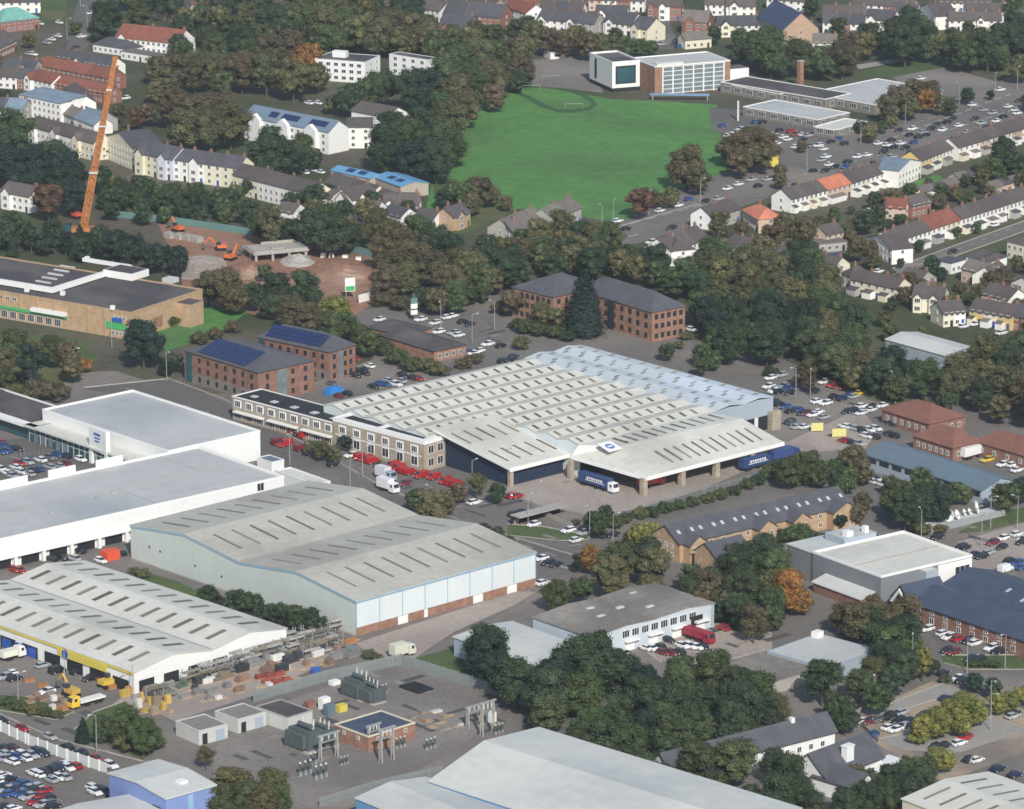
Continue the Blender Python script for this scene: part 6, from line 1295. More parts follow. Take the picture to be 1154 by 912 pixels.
# ---- orange crane
Pb = gp((94,264), 0); cr = th('telescopic_crane', (Pb.x, Pb.y, 0), 0, 'crane', 'tall orange telescopic crane leaning right above the trees at upper left')
dirx = None
Pt = gp((94,264), 0); f_ = pj  # top point: same depth, px (130,64)
dy_ = Pt.y-CY
zt = 0; 
for k in range(400):
    zt = k*.2
    if pj((Pt.x, Pt.y, zt))[1] <= 64: break
xt = (130-577)/F*((Pt.y-CY)*CO-(zt-CH)*SI)
vx = xt-Pt.x
def cpos(f_): return Vector((vx*f_, 0, 2+(zt-2)*f_))
OC = (.42,.18,.065)
for i, (f0, f1, w_) in enumerate(((0, .34, 2.4), (.33, .62, 2.0), (.60, .83, 1.7), (.81, 1, 1.35))):
    b = MB(); A_, B2 = cpos(f0), cpos(f1); h_ = w_/2; r_ = .16
    for sx_ in (-1, 1):
        for sy_ in (-1, 1): b.cyl(A_+Vector((sx_*h_, sy_*h_, 0)), B2+Vector((sx_*h_*.94, sy_*h_*.94, 0)), r_*1.5, None, 5)
    n_ = int((B2-A_).length/2.2)
    for k in range(n_):
        a_, c_ = A_+(B2-A_)*(k/n_), A_+(B2-A_)*((k+1)/n_)
        for q in ((-1,-1,1,-1), (1,-1,1,1), (1,1,-1,1), (-1,1,-1,-1)):
            b.cyl(a_+Vector((q[0]*h_, q[1]*h_, 0)), c_+Vector((q[2]*h_, q[3]*h_, 0)), r_, None, 4, cap=False); b.cyl(a_+Vector((q[0]*h_, q[1]*h_, 0)), a_+Vector((q[2]*h_, q[3]*h_, 0)), r_, None, 4, cap=False)
    e = Vector((vx, 0, zt)).normalized()
    b.cyl(A_, B2, w_*.44, w_*.42, 4)
    b.build('mast_section', mat('crane_orange', OC, .6, .3, .3, .8) if i == 0 else bpy.data.materials['crane_orange'], cr)
    if i: b = MB(); b.box(A_.x-w_*.75, A_.x+w_*.75, -w_*.75, w_*.75, A_.z-.3, A_.z+.3); b.build('joint_collar', M['lt_roof'], cr)
b = MB(); b.box(-4, 4, -2.4, 2.4, 1.1, 2.6); b.build('base', bpy.data.materials['crane_orange'], cr); b = MB(); b.box(-4.4, 4.4, -2.6, -1.7, 0, 1.08); b.box(-4.4, 4.4, 1.7, 2.6, 0, 1.08); b.build('tracks', M['dark'], cr)
b = MB(); b.box(-6.6, -4.05, -1.3, 1.3, 1.2, 3.6); b.build('cab', M['teal_glass'], cr)
# ---- building site things
def simple(name, cat, label, p, rz, parts, z=0, grp=None):
    P = gp(p, z); o = th(name, (P.x, P.y, 0), rz, cat, label, group=grp)
    for nm, bx, m in parts:
        b = MB()
        for q in bx: b.box(*q)
        b.build(nm, m, o)
    return o
s_ = simple('building_skeleton', 'building frame', 'unfinished concrete slab on columns in the red earth building site', t('b2', 80, 235), HA-.35, [('slab', [(-6.8, 6.8, -10, 10, 2.6, 3.2)], M['conc']), ('upstand', [(-6.6, -6, -9.6, 9, 3.21, 3.9), (-5.9, 6, -9.6, -9, 3.21, 3.7), (-5.9, 5.9, 9, 9.5, 3.21, 3.8), (6, 6.5, -9, 3, 3.21, 4.0), (-2, 1, -3, 2, 3.21, 3.5)], M['conc'])])
for x in (-6, 0, 6):
    for y in (-9, -3, 3, 9): blk(s_, x-.4, x+.4, y-.4, y+.4, 0, 2.59, M['conc'], 'column')
for i, (x, y) in enumerate(((760, 150), (800, 155), (840, 160), (880, 168))):
    simple('concrete_block', 'concrete block', f'{("leftmost","second","third","rightmost")[i]} pale concrete block in the row at the far left of the earth site', t('b1', x, y), HA, [('block', [(-2, 2, -1.5, 1.5, 0, 1.8)], M['conc'])], grp='concrete blocks on the site')
for i, (x, y) in enumerate(((80, 470), (170, 475))): pass
# rubble heap
def heap(p, rx, ry, h, m, label, name='rubble_heap', cat='heap'):
    P = gp(p, 0); b = MB(); rr = random.Random(int(p[0])); N_, K_ = 18, 7; b.v.append((0, 0, h))
    for j in range(1, K_+1):
        for i in range(N_):
            f_ = j/K_; w = 6.283*i/N_; q = f_*rr.uniform(.85, 1.1); b.v.append((rx*q*math.cos(w), ry*q*math.sin(w), max(0, h*(1-f_)**.8*rr.uniform(.8, 1.15)) if j < K_ else -.05))
    for i in range(N_):
        k = (i+1) % N_; b.f.append((0, 1+i, 1+k)); b.m.append(0)
        for j in range(K_-1): b.f.append((1+j*N_+i, 1+(j+1)*N_+i, 1+(j+1)*N_+k, 1+j*N_+k)); b.m.append(0)
    o = b.build(name, m); th(name, (P.x, P.y, 0), 0, cat, label, ob=o)
heap(t('b1', 890, 285), 10, 20, 3.0, M['yard'], 'big pale grey rubble heap in the building site')
heap(t('b2', 180, 260), 6, 9, 3, M['conc'], 'grey broken concrete heap right of the concrete frame')
heap(t('b2', 380, 300), 13, 22, 2.6, M['earth'], 'long red earth bank at the right of the building site', 'earth_bank')
heap(t('b1', 1110, 300), 9, 16, 2.4, M['earth'], 'low red earth mound beside the orange excavators', 'earth_bank')
for i, (x, y) in enumerate(((295, 238), (332, 240), (392, 250), (452, 258))):
    simple('site_light', 'site marker', f'{("leftmost","second","third","rightmost")[i]} of four small white boxes lined along the red earth bank', t('b2', x, y), 0, [('box', [(-.9, .9, -.9, .9, 0, 1.6)], M['white_trim'])], grp='white boxes on the earth bank')
# fences
def fence(name, label, pts, h, m, post=4, solid=True, cat='fence', pale=.16, gap=.34, pm=None, pw=.12):
    W_ = [gp(p, 0) for p in pts]; o = th(name, (W_[0].x, W_[0].y, 0), 0, cat, label); np_ = 0
    po = MB(); po.box(-pw, pw, -pw, pw, 0, h+.12); pmesh = po.mesh('post', pm or m)
    for a, c in zip(W_, W_[1:]):
        v = c-a; L_ = v.length; rz = math.atan2(v.y, v.x); b = MB()
        if solid: b.box(0, L_, -.05, .05, .1, h)
        else:
            x = 0
            while x < L_: b.box(x, x+pale, -.03, .03, .05, h); x += gap
            b.box(0, L_, .031, .07, h*.8, h*.86); b.box(0, L_, .031, .07, h*.2, h*.26)
        b.build('panel', m, o, (a.x-W_[0].x, a.y-W_[0].y, 0), rz)
        for k in range(int(L_/post)+1):
            if np_ < 95: q = a+v.normalized()*min(post*k, L_); ob = put(pmesh, 'post', o, (q.x-W_[0].x, q.y-W_[0].y, 0), rz); np_ += 1
    return o
M['hoard'] = mat('teal_site_hoarding', (.12,.22,.21), .7, .15)
M['pal'] = mat('grey_green_palisade', (.23,.26,.255), .6, .1)
M['palw'] = mat('pale_palisade', (.52,.55,.54), .5, .08)
fence('site_hoarding', 'long teal hoarding along the back of the red earth site', [t('b1', 500, 60), t('b1', 740, 85), t('b1', 930, 112), t('b1', 1150, 145), t('b2', 60, 150), t('b2', 280, 185), t('b2', 520, 240)], 2.6, M['hoard'], 5)
fence('compound_fence', 'grey green palisade fence along the upper left side of the substation', [(286,792), t('d2', 300, 345), (451,750)], 3.0, M['pal'], 5, False, pale=.2, gap=.3)
fence('compound_fence', 'grey green palisade fence running down beside the dark wood', [(451.5,750), t('d2', 900, 350), (583,793), (618,806)], 3.0, M['pal'], 5, False, pale=.2, gap=.3)
fence('palisade_fence', 'pale palisade fence with white posts above the bottom left car park', [tt('z6', -60, 225), tt('z6', 240, 370), tt('z6', 570, 500), tt('z6', 900, 610)], 2.6, M['palw'], 3.6, False, pale=.24, gap=.32, pm=M['white_trim'], pw=.2)
fence('white_hoarding', 'white hoarding strip at the tree belt near the totem sign', [t('b2', 620, 395), t('b2', 700, 368), t('b2', 772, 345)], 3, M['white_trim'], 5)
fence('mesh_fence', 'thin grey fence along the depot yard hedge', [t('c3', 560, 480), t('c3', 850, 400), t('c3', 1100, 330)], 1.6, M['pal'], 5, False, pale=.06, gap=.5)
fence('site_boundary_fence', 'grey fence in front of the annexe roof at the bottom', [t('d2', 280, 905), t('d2', 520, 830), t('d2', 830, 760)], 2.4, M['pal'], 5, False, pale=.2, gap=.32)
# signs
def board(name, label, p, rz, w, h, z0, m, m2=None, cat='sign'):
    P = gp(p, 0); o = th(name, (P.x, P.y, 0), rz, cat, label)
    blk(o, -w/2, w/2, -.08, .08, z0, z0+h, m, 'board')
    for s2 in (-1, 1): blk(o, s2*w*.4-.1, s2*w*.4+.1, .09, .25, 0, z0+h, M['steel'], 'post')
    if m2: blk(o, -w/2+.2, w/2-.2, -.13, -.085, z0+.2, z0+h*.4, m2, 'lower_band')
board('sign_board', 'white and green site sign board by the red earth', t('b2', 415, 425), .3, 3.4, 4.6, 2.6, M['white_trim'], M['green'])
board('sign_board', 'white leaning panel right of the green and white board', t('b2', 480, 440), .9, 6, 2.8, .3, M['white_trim'])
board('yellow_board', 'left yellow board in the car park right of the depot', tt('z4', 430, 590), HB-.6, 3.6, 2.4, .3, M['board_y'])
board('yellow_board', 'right yellow board beside the red car near the shed', tt('z4', 620, 640), HB-.6, 4.2, 2.4, .3, M['board_y'])
s_ = simple('totem_sign', 'sign', 'tall narrow green and white totem sign behind the pub roof', t('b2', 700, 520), .4, [('pole', [(-.35, .35, -.2, .2, 0, 9)], M['dsteel']), ('white_panel', [(-1.1, 1.1, -.4, .4, 4, 5.6), (-1.1, 1.1, -.4, .4, 2, 3.4)], M['white_trim']), ('green_panel', [(-1.1, 1.1, -.42, .42, 5.7, 7.4)], M['hoard'])])
simple('roadside_sign', 'sign', 'small orange and white roadside panel by the main road trees', t('a4', 32, 760), .3, [('panel', [(-1.7, 1.7, -.2, .2, 1.4, 6)], M['yellow']), ('leg', [(-.2, .2, -.15, .15, 0, 1.39)], M['steel'])])
simple('white_mast', 'post', 'thick white mast standing on the grass edge beside the school car park', t('a3', 998, 540), 0, [('mast', [(-.35, .35, -.35, .35, 0, 8)], M['lt_roof'])])
simple('blue_cover', 'tarpaulin', 'bright blue tarpaulin covered heap behind the depot office roof', t('b2', 340, 850), HA, [('cover', [(-1.6, 1.6, -2.6, 2.6, 0, 1.8), (-1.1, 1.1, -1.9, 1.9, 1.81, 2.3)], mat('tarp_blue', (.04,.22,.60), .6, .15, .5, 2))])
simple('blue_canopy', 'canopy', 'pale blue low canopy along the foot of the glazed school block', t('a3', 760, 445), -.05, [('canopy', [(-14, 10, -3, 0, 2.2, 2.5)], mat('canopy_blue', (.20,.32,.5), .6, .1)), ('leg', [(-13, -12.7, -2.8, -2.5, 0, 2.19), (9, 9.3, -2.8, -2.5, 0, 2.19)], M['steel'])])
simple('goods_bin', 'skip', 'red orange goods container on the merchant access road', t('c1', 492, 695), HB, [('bin', [(-2.2, 2.2, -1.6, 1.6, 0, 2.6)], mat('bin_red', (.6,.09,.04), .6, .1))])
# field goals
for i, (x, y) in enumerate(((160, 365), (265, 490), (75, 408))):
    P = gp(t('a3', x, y), 0); b = MB(); b.bar((-3.6, 0, 0), (-3.6, 0, 2.4), .14); b.bar((3.6, 0, 0), (3.6, 0, 2.4), .14); b.bar((-3.6, 0, 2.4), (3.6, 0, 2.4), .14); b.bar((-3.6, 0, 2.4), (-3.6, 2, 0), .15); b.bar((3.6, 0, 2.4), (3.6, 2, 0), .15)
    o = b.build('goal_frame', M['steel']); th('goal_frame', (P.x, P.y, 0), .2, 'goal', ('white goal frame on the grey school yard', 'white goal frame on the grass nearest the middle', 'white goal frame at the left corner of the field')[i], ob=o)
# lamp posts
LB = MB(); LB.cyl((0, 0, 0), (0, 0, 9.2), .13, .08, 8); LM = LB.mesh('pole', M['steel']); LB = MB(); LB.cyl((0, 0, 9.1), (1.6, 0, 9.5), .06, .05, 6); LA = LB.mesh('arm', M['steel']); LB = MB(); LB.box(1.3, 2.1, -.16, .16, 9.42, 9.6); LH = LB.mesh('lamp_head', M['lt_roof'])
def lamps(tl, place, s, hs=1):
    for it in s.split():
        x, y = map(float, it.split(',')); P = gp(tt(tl, x, y), 0); o = th('street_lamp', (P.x, P.y, 0), R.uniform(0, 6), 'street lamp', None, 'grey street lamp', place, 'street lamps'); o.scale = (hs, hs, hs)
        put(LM, 'pole', o); put(LA, 'arm', o); put(LH, 'lamp_head', o)
lamps('c2', 'on the drive before the depot office', '415,392 470,332 780,515 960,396 145,272 1120,330')
lamps('c3', 'at the depot yard edge', '105,500 335,600 440,640 60,540')
lamps('zz', 'along the lower left road', '21,800 109,848 150,790 73,770')
lamps('d4', 'on the right side roads', '1065,290 895,305 1000,560 650,300 1000,500 480,470')
lamps('b4', 'in the right hand car park', '130,865 195,865 400,800 560,890')
lamps('b3', 'along the main road', '440,90 600,50 830,0 390,120')
lamps('a4', 'on the upper main road', '180,760 420,650 620,560 860,470 1020,430 1120,400 780,500')
lamps('b2', 'around the pub car park', '1060,560 820,560 960,620 10,480')
lamps('b1', 'by the supermarket road', '745,790 660,700 500,640 330,780')
lamps('a1', 'on the top left streets', '390,120 300,180 360,30')
lamps('c4', 'by the right edge car park', '960,640 1120,560 1000,560 690,620')
# satellite dishes on plinth
P = gp(t('c4', 880, 530), 0); o = th('dish_plinth', (P.x, P.y, 0), HB-.08, 'plinth', 'long pale grey plinth carrying the row of white dishes'); blk(o, -14, 13, -2.2, 2.2, 0, 1.6, M['lt_roof'], 'plinth'); blk(o, -14.3, 13.3, -2.5, -2.25, 0, 1.9, M['steel'], 'side_rail')
pz = HB-.08
def dish(p, r_, az_, el_, label):
    P = gp(p, 1.6+r_); o = th('satellite_dish', (P.x, P.y, 1.6), 0, 'satellite dish', label)
    b = MB(); d = Vector((math.cos(az_)*math.cos(el_), math.sin(az_)*math.cos(el_), math.sin(el_))); a = d.orthogonal().normalized(); w = d.cross(a); N_ = 20; c0 = Vector((0, 0, r_)); prev = None; b.v.append(tuple(c0-d*r_*.3)); 
    for j in range(1, 5):
        f_ = j/4
        for i in range(N_): b.v.append(tuple(c0-d*r_*.3*(1-f_*f_)+(a*math.cos(6.2832*i/N_)+w*math.sin(6.2832*i/N_))*r_*f_))
    for i in range(N_):
        k = (i+1) % N_; b.f.append((0, 1+i, 1+k)); b.m.append(0)
        for j in range(3): b.f.append((1+j*N_+i, 1+(j+1)*N_+i, 1+(j+1)*N_+k, 1+j*N_+k)); b.m.append(0)
    b.build('reflector', M['white_trim'], o)
    b = MB(); b.cyl((0, 0, 0), (0, 0, r_*.8), r_*.14, None, 8); b.build('mount', M['steel'], o)
    b = MB(); b.cyl(c0-d*r_*.25, c0+d*r_*.7, .06, None, 6); b.cyl(c0+d*r_*.6, c0+d*r_*.85, .2, None, 8); b.build('feed_horn', M['steel'], o)
dish(t('c4', 812, 500), 1.75, -1.9, .45, 'largest white satellite dish, facing the viewer at the left end')
dish(t('c4', 852, 495), 1.4, -.5, .4, 'second white satellite dish from the left, seen edge on')
dish(t('c4', 884, 485), 1.0, -.4, .4, 'small third white satellite dish on the plinth')
dish(t('c4', 908, 482), 1.0, -.4, .5, 'small fourth white satellite dish on the plinth')
dish(t('c4', 940, 462), 1.9, -.25, .3, 'tall narrow looking white dish at the right end')
# ---- substation
def transformer(p, rz, label, s2=1):
    P = gp(p, 0); o = th('transformer', (P.x, P.y, 0), rz, 'transformer', label); o.scale = (s2, s2, s2)
    blk(o, -3, 3, -1.8, 1.8, .5, 4.2, M['dsteel'], 'tank'); blk(o, -3.6, 3.6, -2.3, 2.3, 0, .49, M['conc'], 'plinth')
    for y in (-1, 1):
        b = MB()
        for k in range(9): b.box(-2.7+k*.65, -2.5+k*.65, *sorted((y*1.85, y*3.0)), 1.0, 3.9)
        b.build('radiator', M['dsteel'], o)
    b = MB(); b.cyl((-2.6, .6, 5.1), (1.2, .6, 5.1), .5, None, 10); b.build('conservator', M['dsteel'], o)
    for k in range(3):
        b = MB(); b.cyl((-1.6+1.6*k, -.6, 4.2), (-1.6+1.6*k, -.9, 6.2), .24, .12, 8); b.build('bushing', M['lt_roof'], o)
transformer(t('d2', 215, 640), HA, 'large dark grey transformer left of the brick control house', 1.2)
transformer(t('d2', 290, 625), HA, 'dark grey transformer with cooling fins next to the control house', 1.0)
transformer(t('d2', 455, 410), HA, 'blue green transformer in the upper compound', 1.1)
transformer(t('d2', 510, 430), HA, 'smaller grey transformer right of the blue green one', .9)
def breaker(p, label, n=3, s2=1, rz=None):
    P = gp(p, 0); o = th('switchgear', (P.x, P.y, 0), HB if rz is None else rz, 'switchgear', label); o.scale = (s2*.8,)*3
    for k in range(n):
        x = (k-(n-1)/2)*1.7
        b = MB(); b.box(x-.35, x+.35, -.35, .35, 0, 1.3); b.build('support', M['steel'], o)
        b = MB(); b.cyl((x, 0, 1.3), (x, 0, 3.6), .30, .24, 8)
        for j in range(4): b.cyl((x, 0, 1.6+j*.5), (x, 0, 1.72+j*.5), .45, None, 8)
        b.build('insulator', M['dsteel'], o); b = MB(); b.cyl((x, 0, 3.6), (x, 0, 4.0), .34, .28, 8); b.build('cap', M['lt_roof'], o)
breaker(t('d2', 215, 760), 'leftmost white capped switchgear group on the gravel', 3, 1.1)
breaker(t('d2', 285, 775), 'white capped switchgear group in front of the transformers', 3, 1.1)
breaker(t('d2', 250, 715), 'rear white capped switchgear group near the transformers', 2, 1)
breaker(t('d2', 640, 640), 'switchgear group right of the control house, left set', 3, .9)
breaker(t('d2', 775, 645), 'switchgear group right of the control house, right set', 3, .9)
breaker(t('d2', 560, 400), 'small switchgear row in the upper compound', 3, .8)
breaker(t('d2', 1080, 575), 'switchgear group beside the tall right gantry', 3, .8)
breaker(t('d2', 390, 715), 'low switchgear row right of the transformers', 3, .7)
def gantry(p, label, h=8, w=5, rz=None):
    P = gp(p, 0); o = th('gantry', (P.x, P.y, 0), HB if rz is None else rz, 'gantry', label)
    for x in (-w/2, w/2):
        b = MB(); b.bar((x, -.3, 0), (x, -.1, h), .3); b.bar((x, .7, 0), (x, .2, h), .22); b.build('leg', M['conc'], o)
    b = MB(); b.bar((-w/2-.8, 0, h*.97), (w/2+.8, 0, h*.97), .4); b.bar((-w/2, 0, h*.7), (w/2, 0, h*.7), .25); b.build('crossbeam', M['steel'], o)
    for k in range(3):
        b = MB(); x = -w/2+.6+k*(w-1.2)/2; b.cyl((x, 0, h*.93), (x, 0, h*.76), .22, .14, 8); b.build('insulator', M['lt_roof'], o)
gantry(t('d2', 580, 700), 'concrete post gantry in front of the brick control house', 8.5, 3.6)
gantry(t('d2', 1030, 580), 'concrete post gantry with white drum at the right', 8.5, 3.6)
gantry(t('d2', 320, 690), 'steel gantry over the transformers at left', 6.5, 5)
gantry(t('d2', 970, 545), 'low gantry left of the white drum gantry', 5.5, 4)
gantry(t('d2', 520, 640), 'small gantry at the control house corner', 6, 3)
P = gp(t('d2', 1045, 455), 0); b = MB(); b.cyl((0, 0, 0), (0, 0, 1), .6, None, 10)
simple('drum', 'drum', 'white drum standing above the right gantry legs', t('d2', 1045, 520), HB, [('drum', [(-.9, .9, -.9, .9, 0, 2.4)], M['white_trim'])])
simple('dark_pit_cover', 'cover', 'black rectangular pit cover on the compound gravel', t('d2', 710, 375), HB, [('cover', [(-2.5, 2.5, -3.5, 3.5, .1, .6)], M['dark'])])
for i, (x, y, m_) in enumerate(((235, 460, 'red'), (300, 465, 'white'), (322, 495, 'pale blue'), (375, 475, 'yellow'), (345, 355, 'white'))):
    simple('equipment_cabinet', 'cabinet', f'{m_} cabinet in the compound, number {("one","two","three","four","five")[i]} from the switch room' if False else ('dark red cabinet by the switch room', 'tall white cabinet behind the control house', 'pale blue cabinet behind the control house', 'yellow mobile cabinet behind the control house', 'white box on the gravel by the upper fence')[i], t('d2', x, y), HB, [('cabinet', [(-1.2, 1.2, -.9, .9, 0, (1.8, 3, 3, 1.8, 1.1)[i])], {'red': M['brick'], 'white': M['white_trim'], 'pale blue': M['greyblue_roof'], 'yellow': M['yellow']}[m_])])
# debris stacks on gravel
def stacks(tl, place, s, name='pallet_stack', cat='stack'):
    for it in s.split():
        a = it.split(','); x, y, c = float(a[0]), float(a[1]), a[2]; w_, d_, h_ = (float(q)*k_ for q, k_ in zip(a[3].split('x'), (.72, .62, .66))); P = gp(tt(tl, x, y), 0)
        cd = {'w': ((.6,.6,.57), 'white'), 'o': ((.40,.18,.07), 'orange'), 'y': ((.50,.36,.09), 'yellow'), 'r': ((.30,.075,.055), 'red'), 'g': ((.20,.205,.20), 'grey'), 't': ((.27,.21,.14), 'timber'), 'k': ((.04,.045,.05), 'dark'), 'b': ((.04,.1,.35), 'blue'), 'p': ((.25,.16,.12), 'pinkish brick'), 'n': ((.10,.15,.12), 'green')}[c]
        o = th(name, (P.x, P.y, .12), HB+R.uniform(-.12, .12), cat, None, f'{cd[1]} {name.replace("_", " ")}', place, f'{name.replace("_", " ")}s {place}')
        pb = MB()
        for k in range(3): pb.box(-w_/2, w_/2, -d_/2+k*(d_-.2)/2, -d_/2+k*(d_-.2)/2+.2, 0, .14)
        pb.build('pallet', M['tan'], o)
        gb = MB(); n_ = max(1, int(h_/.7)); 
        for k in range(n_):
            q = R.uniform(.86, 1); nx = max(1, int(w_/1.4))
            for j in range(nx):
                if k == n_-1 and R.random() < .35: continue
                x0 = -w_/2+w_*j/nx; gb.box(x0+.05, x0+w_/nx-.06, -d_/2*q, d_/2*q, .15+k*(h_/n_), .15+(k+1)*(h_/n_)-.07)
        gb.build('load', M['obj'], o, col=jit(cd[0], .25))
stacks('d2', 'on the compound gravel', '745,480,c 800,480,g'.replace(',c', ',g,4x3x1').replace('480,g', '480,g,4x3x1') if False else '745,480,g,4x3x1 800,482,w,4x2.5x.8 850,500,t,5x2x.8 760,520,p,4x3x1 820,530,g,4x2x.7 900,545,w,4x1.6x.8 780,550,p,3x3x.8 690,505,g,3x2x.9 840,560,g,5x1x.6')
stacks('d1', 'between the merchant and hire yard', '130,345,o,4x1.6x1.3 190,368,o,4x1.6x1.3 150,410,p,5x3x1 190,425,p,4x3x1.3 240,430,w,2x2x2 280,470,o,3x3x1.5 235,470,w,2x2x2 300,435,t,4x2x1 130,440,p,4x2x1 215,400,g,3x3x1.3 330,440,p,3x2x1 260,410,p,4x3x1')
stacks('d1', 'outside the merchant corner', '520,340,y,3x2x3 550,365,y,4x2x3.4 580,395,o,3x2x2.5 600,370,r,3x2x3 630,385,r,3x2x2.4 655,400,r,3x2x2 560,410,y,4x2x2.6 590,330,y,2x2x4 440,345,r,2x2x3 460,365,r,2x2x2 500,375,o,3x2x1.4 660,330,w,3x2x3 690,350,w,2x2x3.4 640,430,y,2x2x3.2 670,445,y,2x2x4 700,450,t,3x2x3.4 730,470,y,2x2x3 620,460,w,2x2x3.4 650,480,y,3x2x3 690,490,t,3x2x3 750,440,y,2x2x3 760,480,t,2x2x2.4 745,410,w,3x2x2')
stacks('d1', 'in the builders yard right of the merchant', '820,300,g,5x3x3.4 860,290,t,5x3x4 900,275,g,5x3x4 940,300,w,5x2x2 980,285,g,6x3x3 1020,270,g,6x3x3.6 850,340,g,4x3x3 890,355,k,4x3x3 930,350,w,5x2x2 970,340,g,5x3x3 1010,330,t,6x3x2.6 1060,350,p,4x3x2 1090,340,p,4x3x2.5 1030,370,g,5x3x2 950,400,g,5x2x2 890,400,g,5x2x2.4 860,385,k,4x2x2 1110,240,t,5x3x3 1130,280,g,5x3x3.4 810,370,n,4x3x3 830,420,g,5x2x1.8 990,420,w,5x1.5x1.4 920,430,g,5x1.5x1.4 1070,390,p,4x2x2 1080,300,k,5x3x3 790,280,b,4x2x3')
stacks('d2', 'in the timber yard below the big shed', '30,260,g,5x2x3 70,280,p,4x3x2.6 110,300,k,5x3x3 150,260,k,6x3x3 190,240,k,5x3x3 230,235,g,5x3x3 270,230,w,5x2x2.4 300,250,g,4x3x2 140,290,w,4x3x2 200,290,y,3x2x2 260,310,b,3x2x2.4 310,270,p,5x3x2 330,230,g,4x2x2 160,230,t,4x3x2 350,210,p,4x2x2 390,215,g,6x3x2.4 350,240,g,5x3x2 230,270,p,4x2x2 90,250,w,5x2x2.4 40,300,p,4x3x2 20,330,r,5x2x1.8 60,325,r,5x2x1.8 100,320,r,4x2x1.8 50,350,r,5x2x1.6 95,350,r,5x2x1.6 130,345,r,3x2x1.6 30,370,w,6x3x1.4 420,230,g,6x4x3.2 180,330,t,3x2x1.6')
stacks('d2', 'in the orange row at the shed corner', '350,180,o,5x2x1.6 390,178,o,5x2x1.6 420,172,o,4x2x1.8 440,160,o,3x2x1.4 370,195,o,4x1.5x1.2')
# cantilever timber racks
def rack(p, L_, label):
    P = gp(p, 0); o = th('timber_rack', (P.x, P.y, .1), HB, 'rack', label)
    b = MB()
    for k in range(int(L_/2.6)+1):
        x = -L_/2+k*2.6; b.box(x-.1, x+.1, -.12, .12, 0, 4.2)
        for z_ in (.5, 1.8, 3.1): b.box(x-.08, x+.08, -1.3, 1.3, z_, z_+.14) if False else (b.box(x-.08, x+.08, -1.3, -.13, z_, z_+.14), b.box(x-.08, x+.08, .13, 1.3, z_, z_+.14))
    b.build('rack_frame', M['steel'], o)
    for z_ in (.66, 1.96, 3.26):
        for sd in (-1, 1):
            x = -L_/2
            while x < L_/2-3:
                w_ = R.uniform(3, 5)
                if R.random() < .62: b = MB(); b.box(x, min(x+w_, L_/2), *sorted((sd*.2, sd*1.15)), z_, z_+R.uniform(.2, .6)); b.build('timber_pack', M['obj'], o, col=R.choice(((.24,.2,.15), (.34,.33,.3), (.18,.14,.1), (.42,.41,.38), (.15,.15,.14))))
                x += w_+.2
rack(t('d2', 110, 225), 22, 'long timber rack nearest the merchant gable, lower row')
rack(t('d2', 210, 190), 20, 'timber rack in the middle of the timber yard')
rack(t('d2', 110, 185), 24, 'long timber rack close under the merchant right wall')
rack(t('d2', 250, 150), 22, 'timber rack nearest the pale green shed foot')
rack(t('d2', 300, 215), 14, 'timber rack beside the compound fence corner')
rack(t('d2', 40, 245), 18, 'timber rack standing between the stacks, left part of yard')
rack(t('d1', 1010, 300), 16, 'rack in front of the merchant gable, among grey stacks')
rack(t('d1', 930, 330), 16, 'rack nearest the store blocks')
rack(t('d1', 1060, 260), 14, 'rack close to the merchant side openings')
rack(t('d1', 720, 420), 9, 'short rack at the merchant front corner')
rack(t('d1', 1120, 215), 12, 'short timber rack outside the merchant gable end')
# ridged low concrete walls and kerbs
for (nm, lb, pts, h_) in (('boundary_wall', 'low pale wall beside the sandy car park houses', [t('d4', 420, 480), t('d4', 380, 500), t('d4', 500, 620)], 1.2), ('boundary_wall', 'low wall between depot yard hedge and slate office', [t('c3', 0, 540), t('c3', 120, 500), t('c3', 260, 560)], 1.6)):
    fence(nm, lb, pts, h_, M['conc'], 50, cat='wall')
simple('gatehouse_roof', 'canopy', 'long flat grey cycle shelter beside the verge before the depot yard', t('c3', 110, 520), HA, [('roof', [(-2, 2, -9, 9, 2.6, 2.9)], M['conc']), ('wall', [(1.5, 1.8, -9, 9, 0, 2.59)], M['dark'])])
# kerbs
b = MB()
def kerb(pts, tl=None, w_=.35):
    W_ = [gp(tt(tl, *p) if tl else p, 0) for p in pts]
    for a, c in zip(W_, W_[1:]):
        v = c-a; u = v.normalized(); n = Vector((-u.y, u.x, 0))*w_/2
        q = [a-n, a+n, c+n, c-n]; b.poly([(p.x, p.y, .26) for p in q][::-1]); b.poly([(q[0].x, q[0].y, 0), (q[3].x, q[3].y, 0), (q[3].x, q[3].y, .26), (q[0].x, q[0].y, .26)]); b.poly([(q[1].x, q[1].y, 0), (q[2].x, q[2].y, 0), (q[2].x, q[2].y, .26), (q[1].x, q[1].y, .26)][::-1])
kerb([(95,437),(190,427),(252,450),(420,543),(520,588),(650,627)]); kerb([(180,453),(240,481),(360,561),(480,601),(640,641)])
kerb([(-30,540),(120,550),(330,590),(330,610),(200,615),(-30,590)], 'c3'); kerb([(330,560),(420,480),(560,430)], 'd1'); kerb([(-20,470),(250,515),(330,480)], 'd1')
kerb([(-20,480),(250,600),(640,700)], 'd1'); kerb([(780,225),(1180,225)], 'd4'); kerb([(790,260),(900,290),(1180,290)], 'd4'); kerb([(440,480),(790,350),(880,390),(700,440),(480,510)], 'd4'); kerb([(500,600),(640,570),(1010,500),(1170,560)], 'd4'); kerb([(250,760),(400,765),(560,830),(700,900)], 'b4'); kerb([(930,60),(1010,40),(1150,90)], 'd3')
kerb([(440,110),(640,50),(900,-20)], 'b3'); kerb([(560,290),(860,180),(1170,70)], 'b4'); kerb([(620,332),(700,302),(860,227),(1170,117)], 'b4')
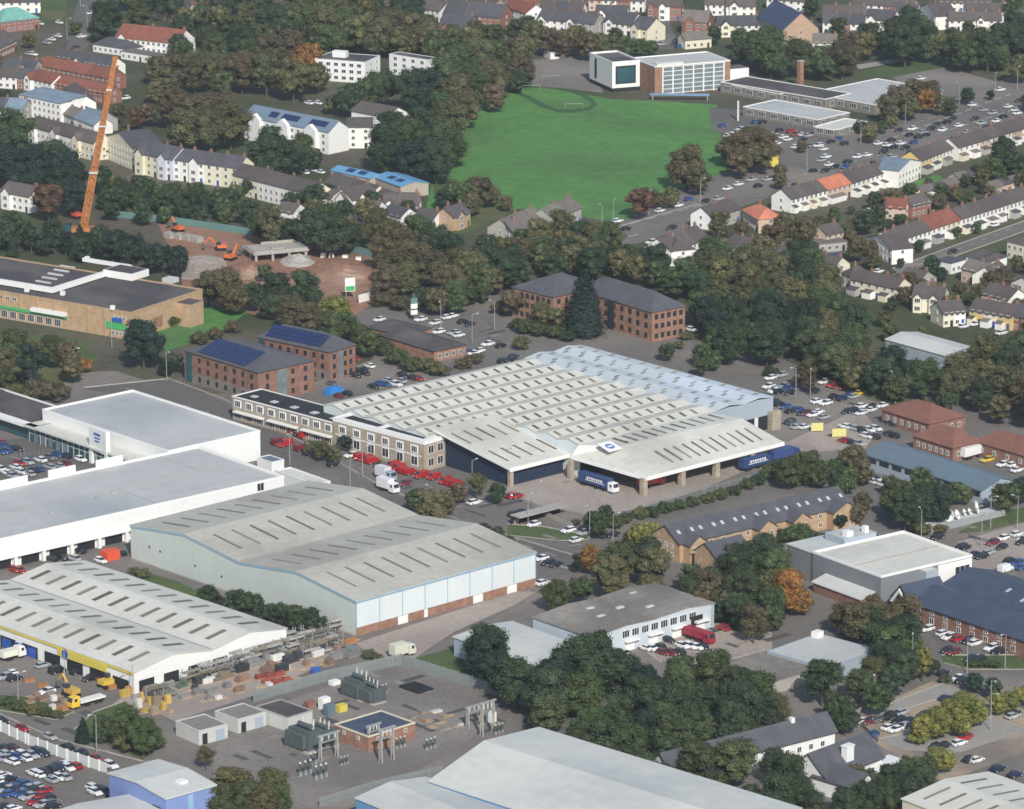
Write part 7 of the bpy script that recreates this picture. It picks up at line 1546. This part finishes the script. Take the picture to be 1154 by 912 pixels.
ob = b.build('kerb', M['conc']); ob['kind'] = 'structure'
print('cars', ncar[0])
HAZE = .00006
# ================= CAMERA, LIGHT =================
cam = bpy.data.objects.new('camera', bpy.data.cameras.new('camera')); COL.objects.link(cam)
cam.location = (0, CY, CH); cam.rotation_euler = (math.pi/2-TH, 0, 0)
cam.data.sensor_width = 36; cam.data.lens = 36*F/1154; cam.data.clip_start = 1; cam.data.clip_end = 30000
sc.camera = cam
sx, sy, el = 0.2, -0.98, math.radians(35)
az = math.atan2(sx, sy)            # compass style: angle from +Y towards +X
w = bpy.data.worlds.new('World'); sc.world = w; w.use_nodes = True; nt = w.node_tree
sk = nt.nodes.new('ShaderNodeTexSky'); sk.sky_type = 'NISHITA'; sk.sun_disc = False; sk.sun_elevation = el; sk.sun_rotation = az
bg = nt.nodes['Background']; nt.links.new(sk.outputs[0], bg.inputs[0]); bg.inputs[1].default_value = 0.115
sl = bpy.data.lights.new('sun', 'SUN'); sl.energy = 4.3; sl.angle = math.radians(.6); sl.color = (1, .95, .87)
so = bpy.data.objects.new('sun', sl); COL.objects.link(so)
hn = math.hypot(sx, sy); dr = Vector((sx/hn*math.cos(el), sy/hn*math.cos(el), math.sin(el)))
so.rotation_euler = dr.to_track_quat('Z', 'Y').to_euler(); so.location = (0, 0, 500)
vs = sc.view_settings; vs.view_transform = 'Standard'; vs.look = 'None'; vs.gamma = 1; vs.use_curve_mapping = False; vs.exposure = 0.12
hz = MB(); hz.box(-1500, 1500, CY-400, 3500, -4, CH+60)
m, nt2, bsdf = newmat('haze'); nt2.nodes.remove(bsdf); pv = nt2.nodes.new('ShaderNodeVolumePrincipled'); pv.inputs['Color'].default_value = (.86, .93, 1, 1); pv.inputs['Density'].default_value = HAZE; pv.inputs['Anisotropy'].default_value = .3
nt2.links.new(pv.outputs[0], nt2.nodes['Material Output'].inputs['Volume'])
ho = hz.build('haze', m); ho['kind'] = 'stuff'
finish_labels()
sc.render.filter_size = 1.6
try: sc.cycles.filter_width = 1.6
except Exception: pass
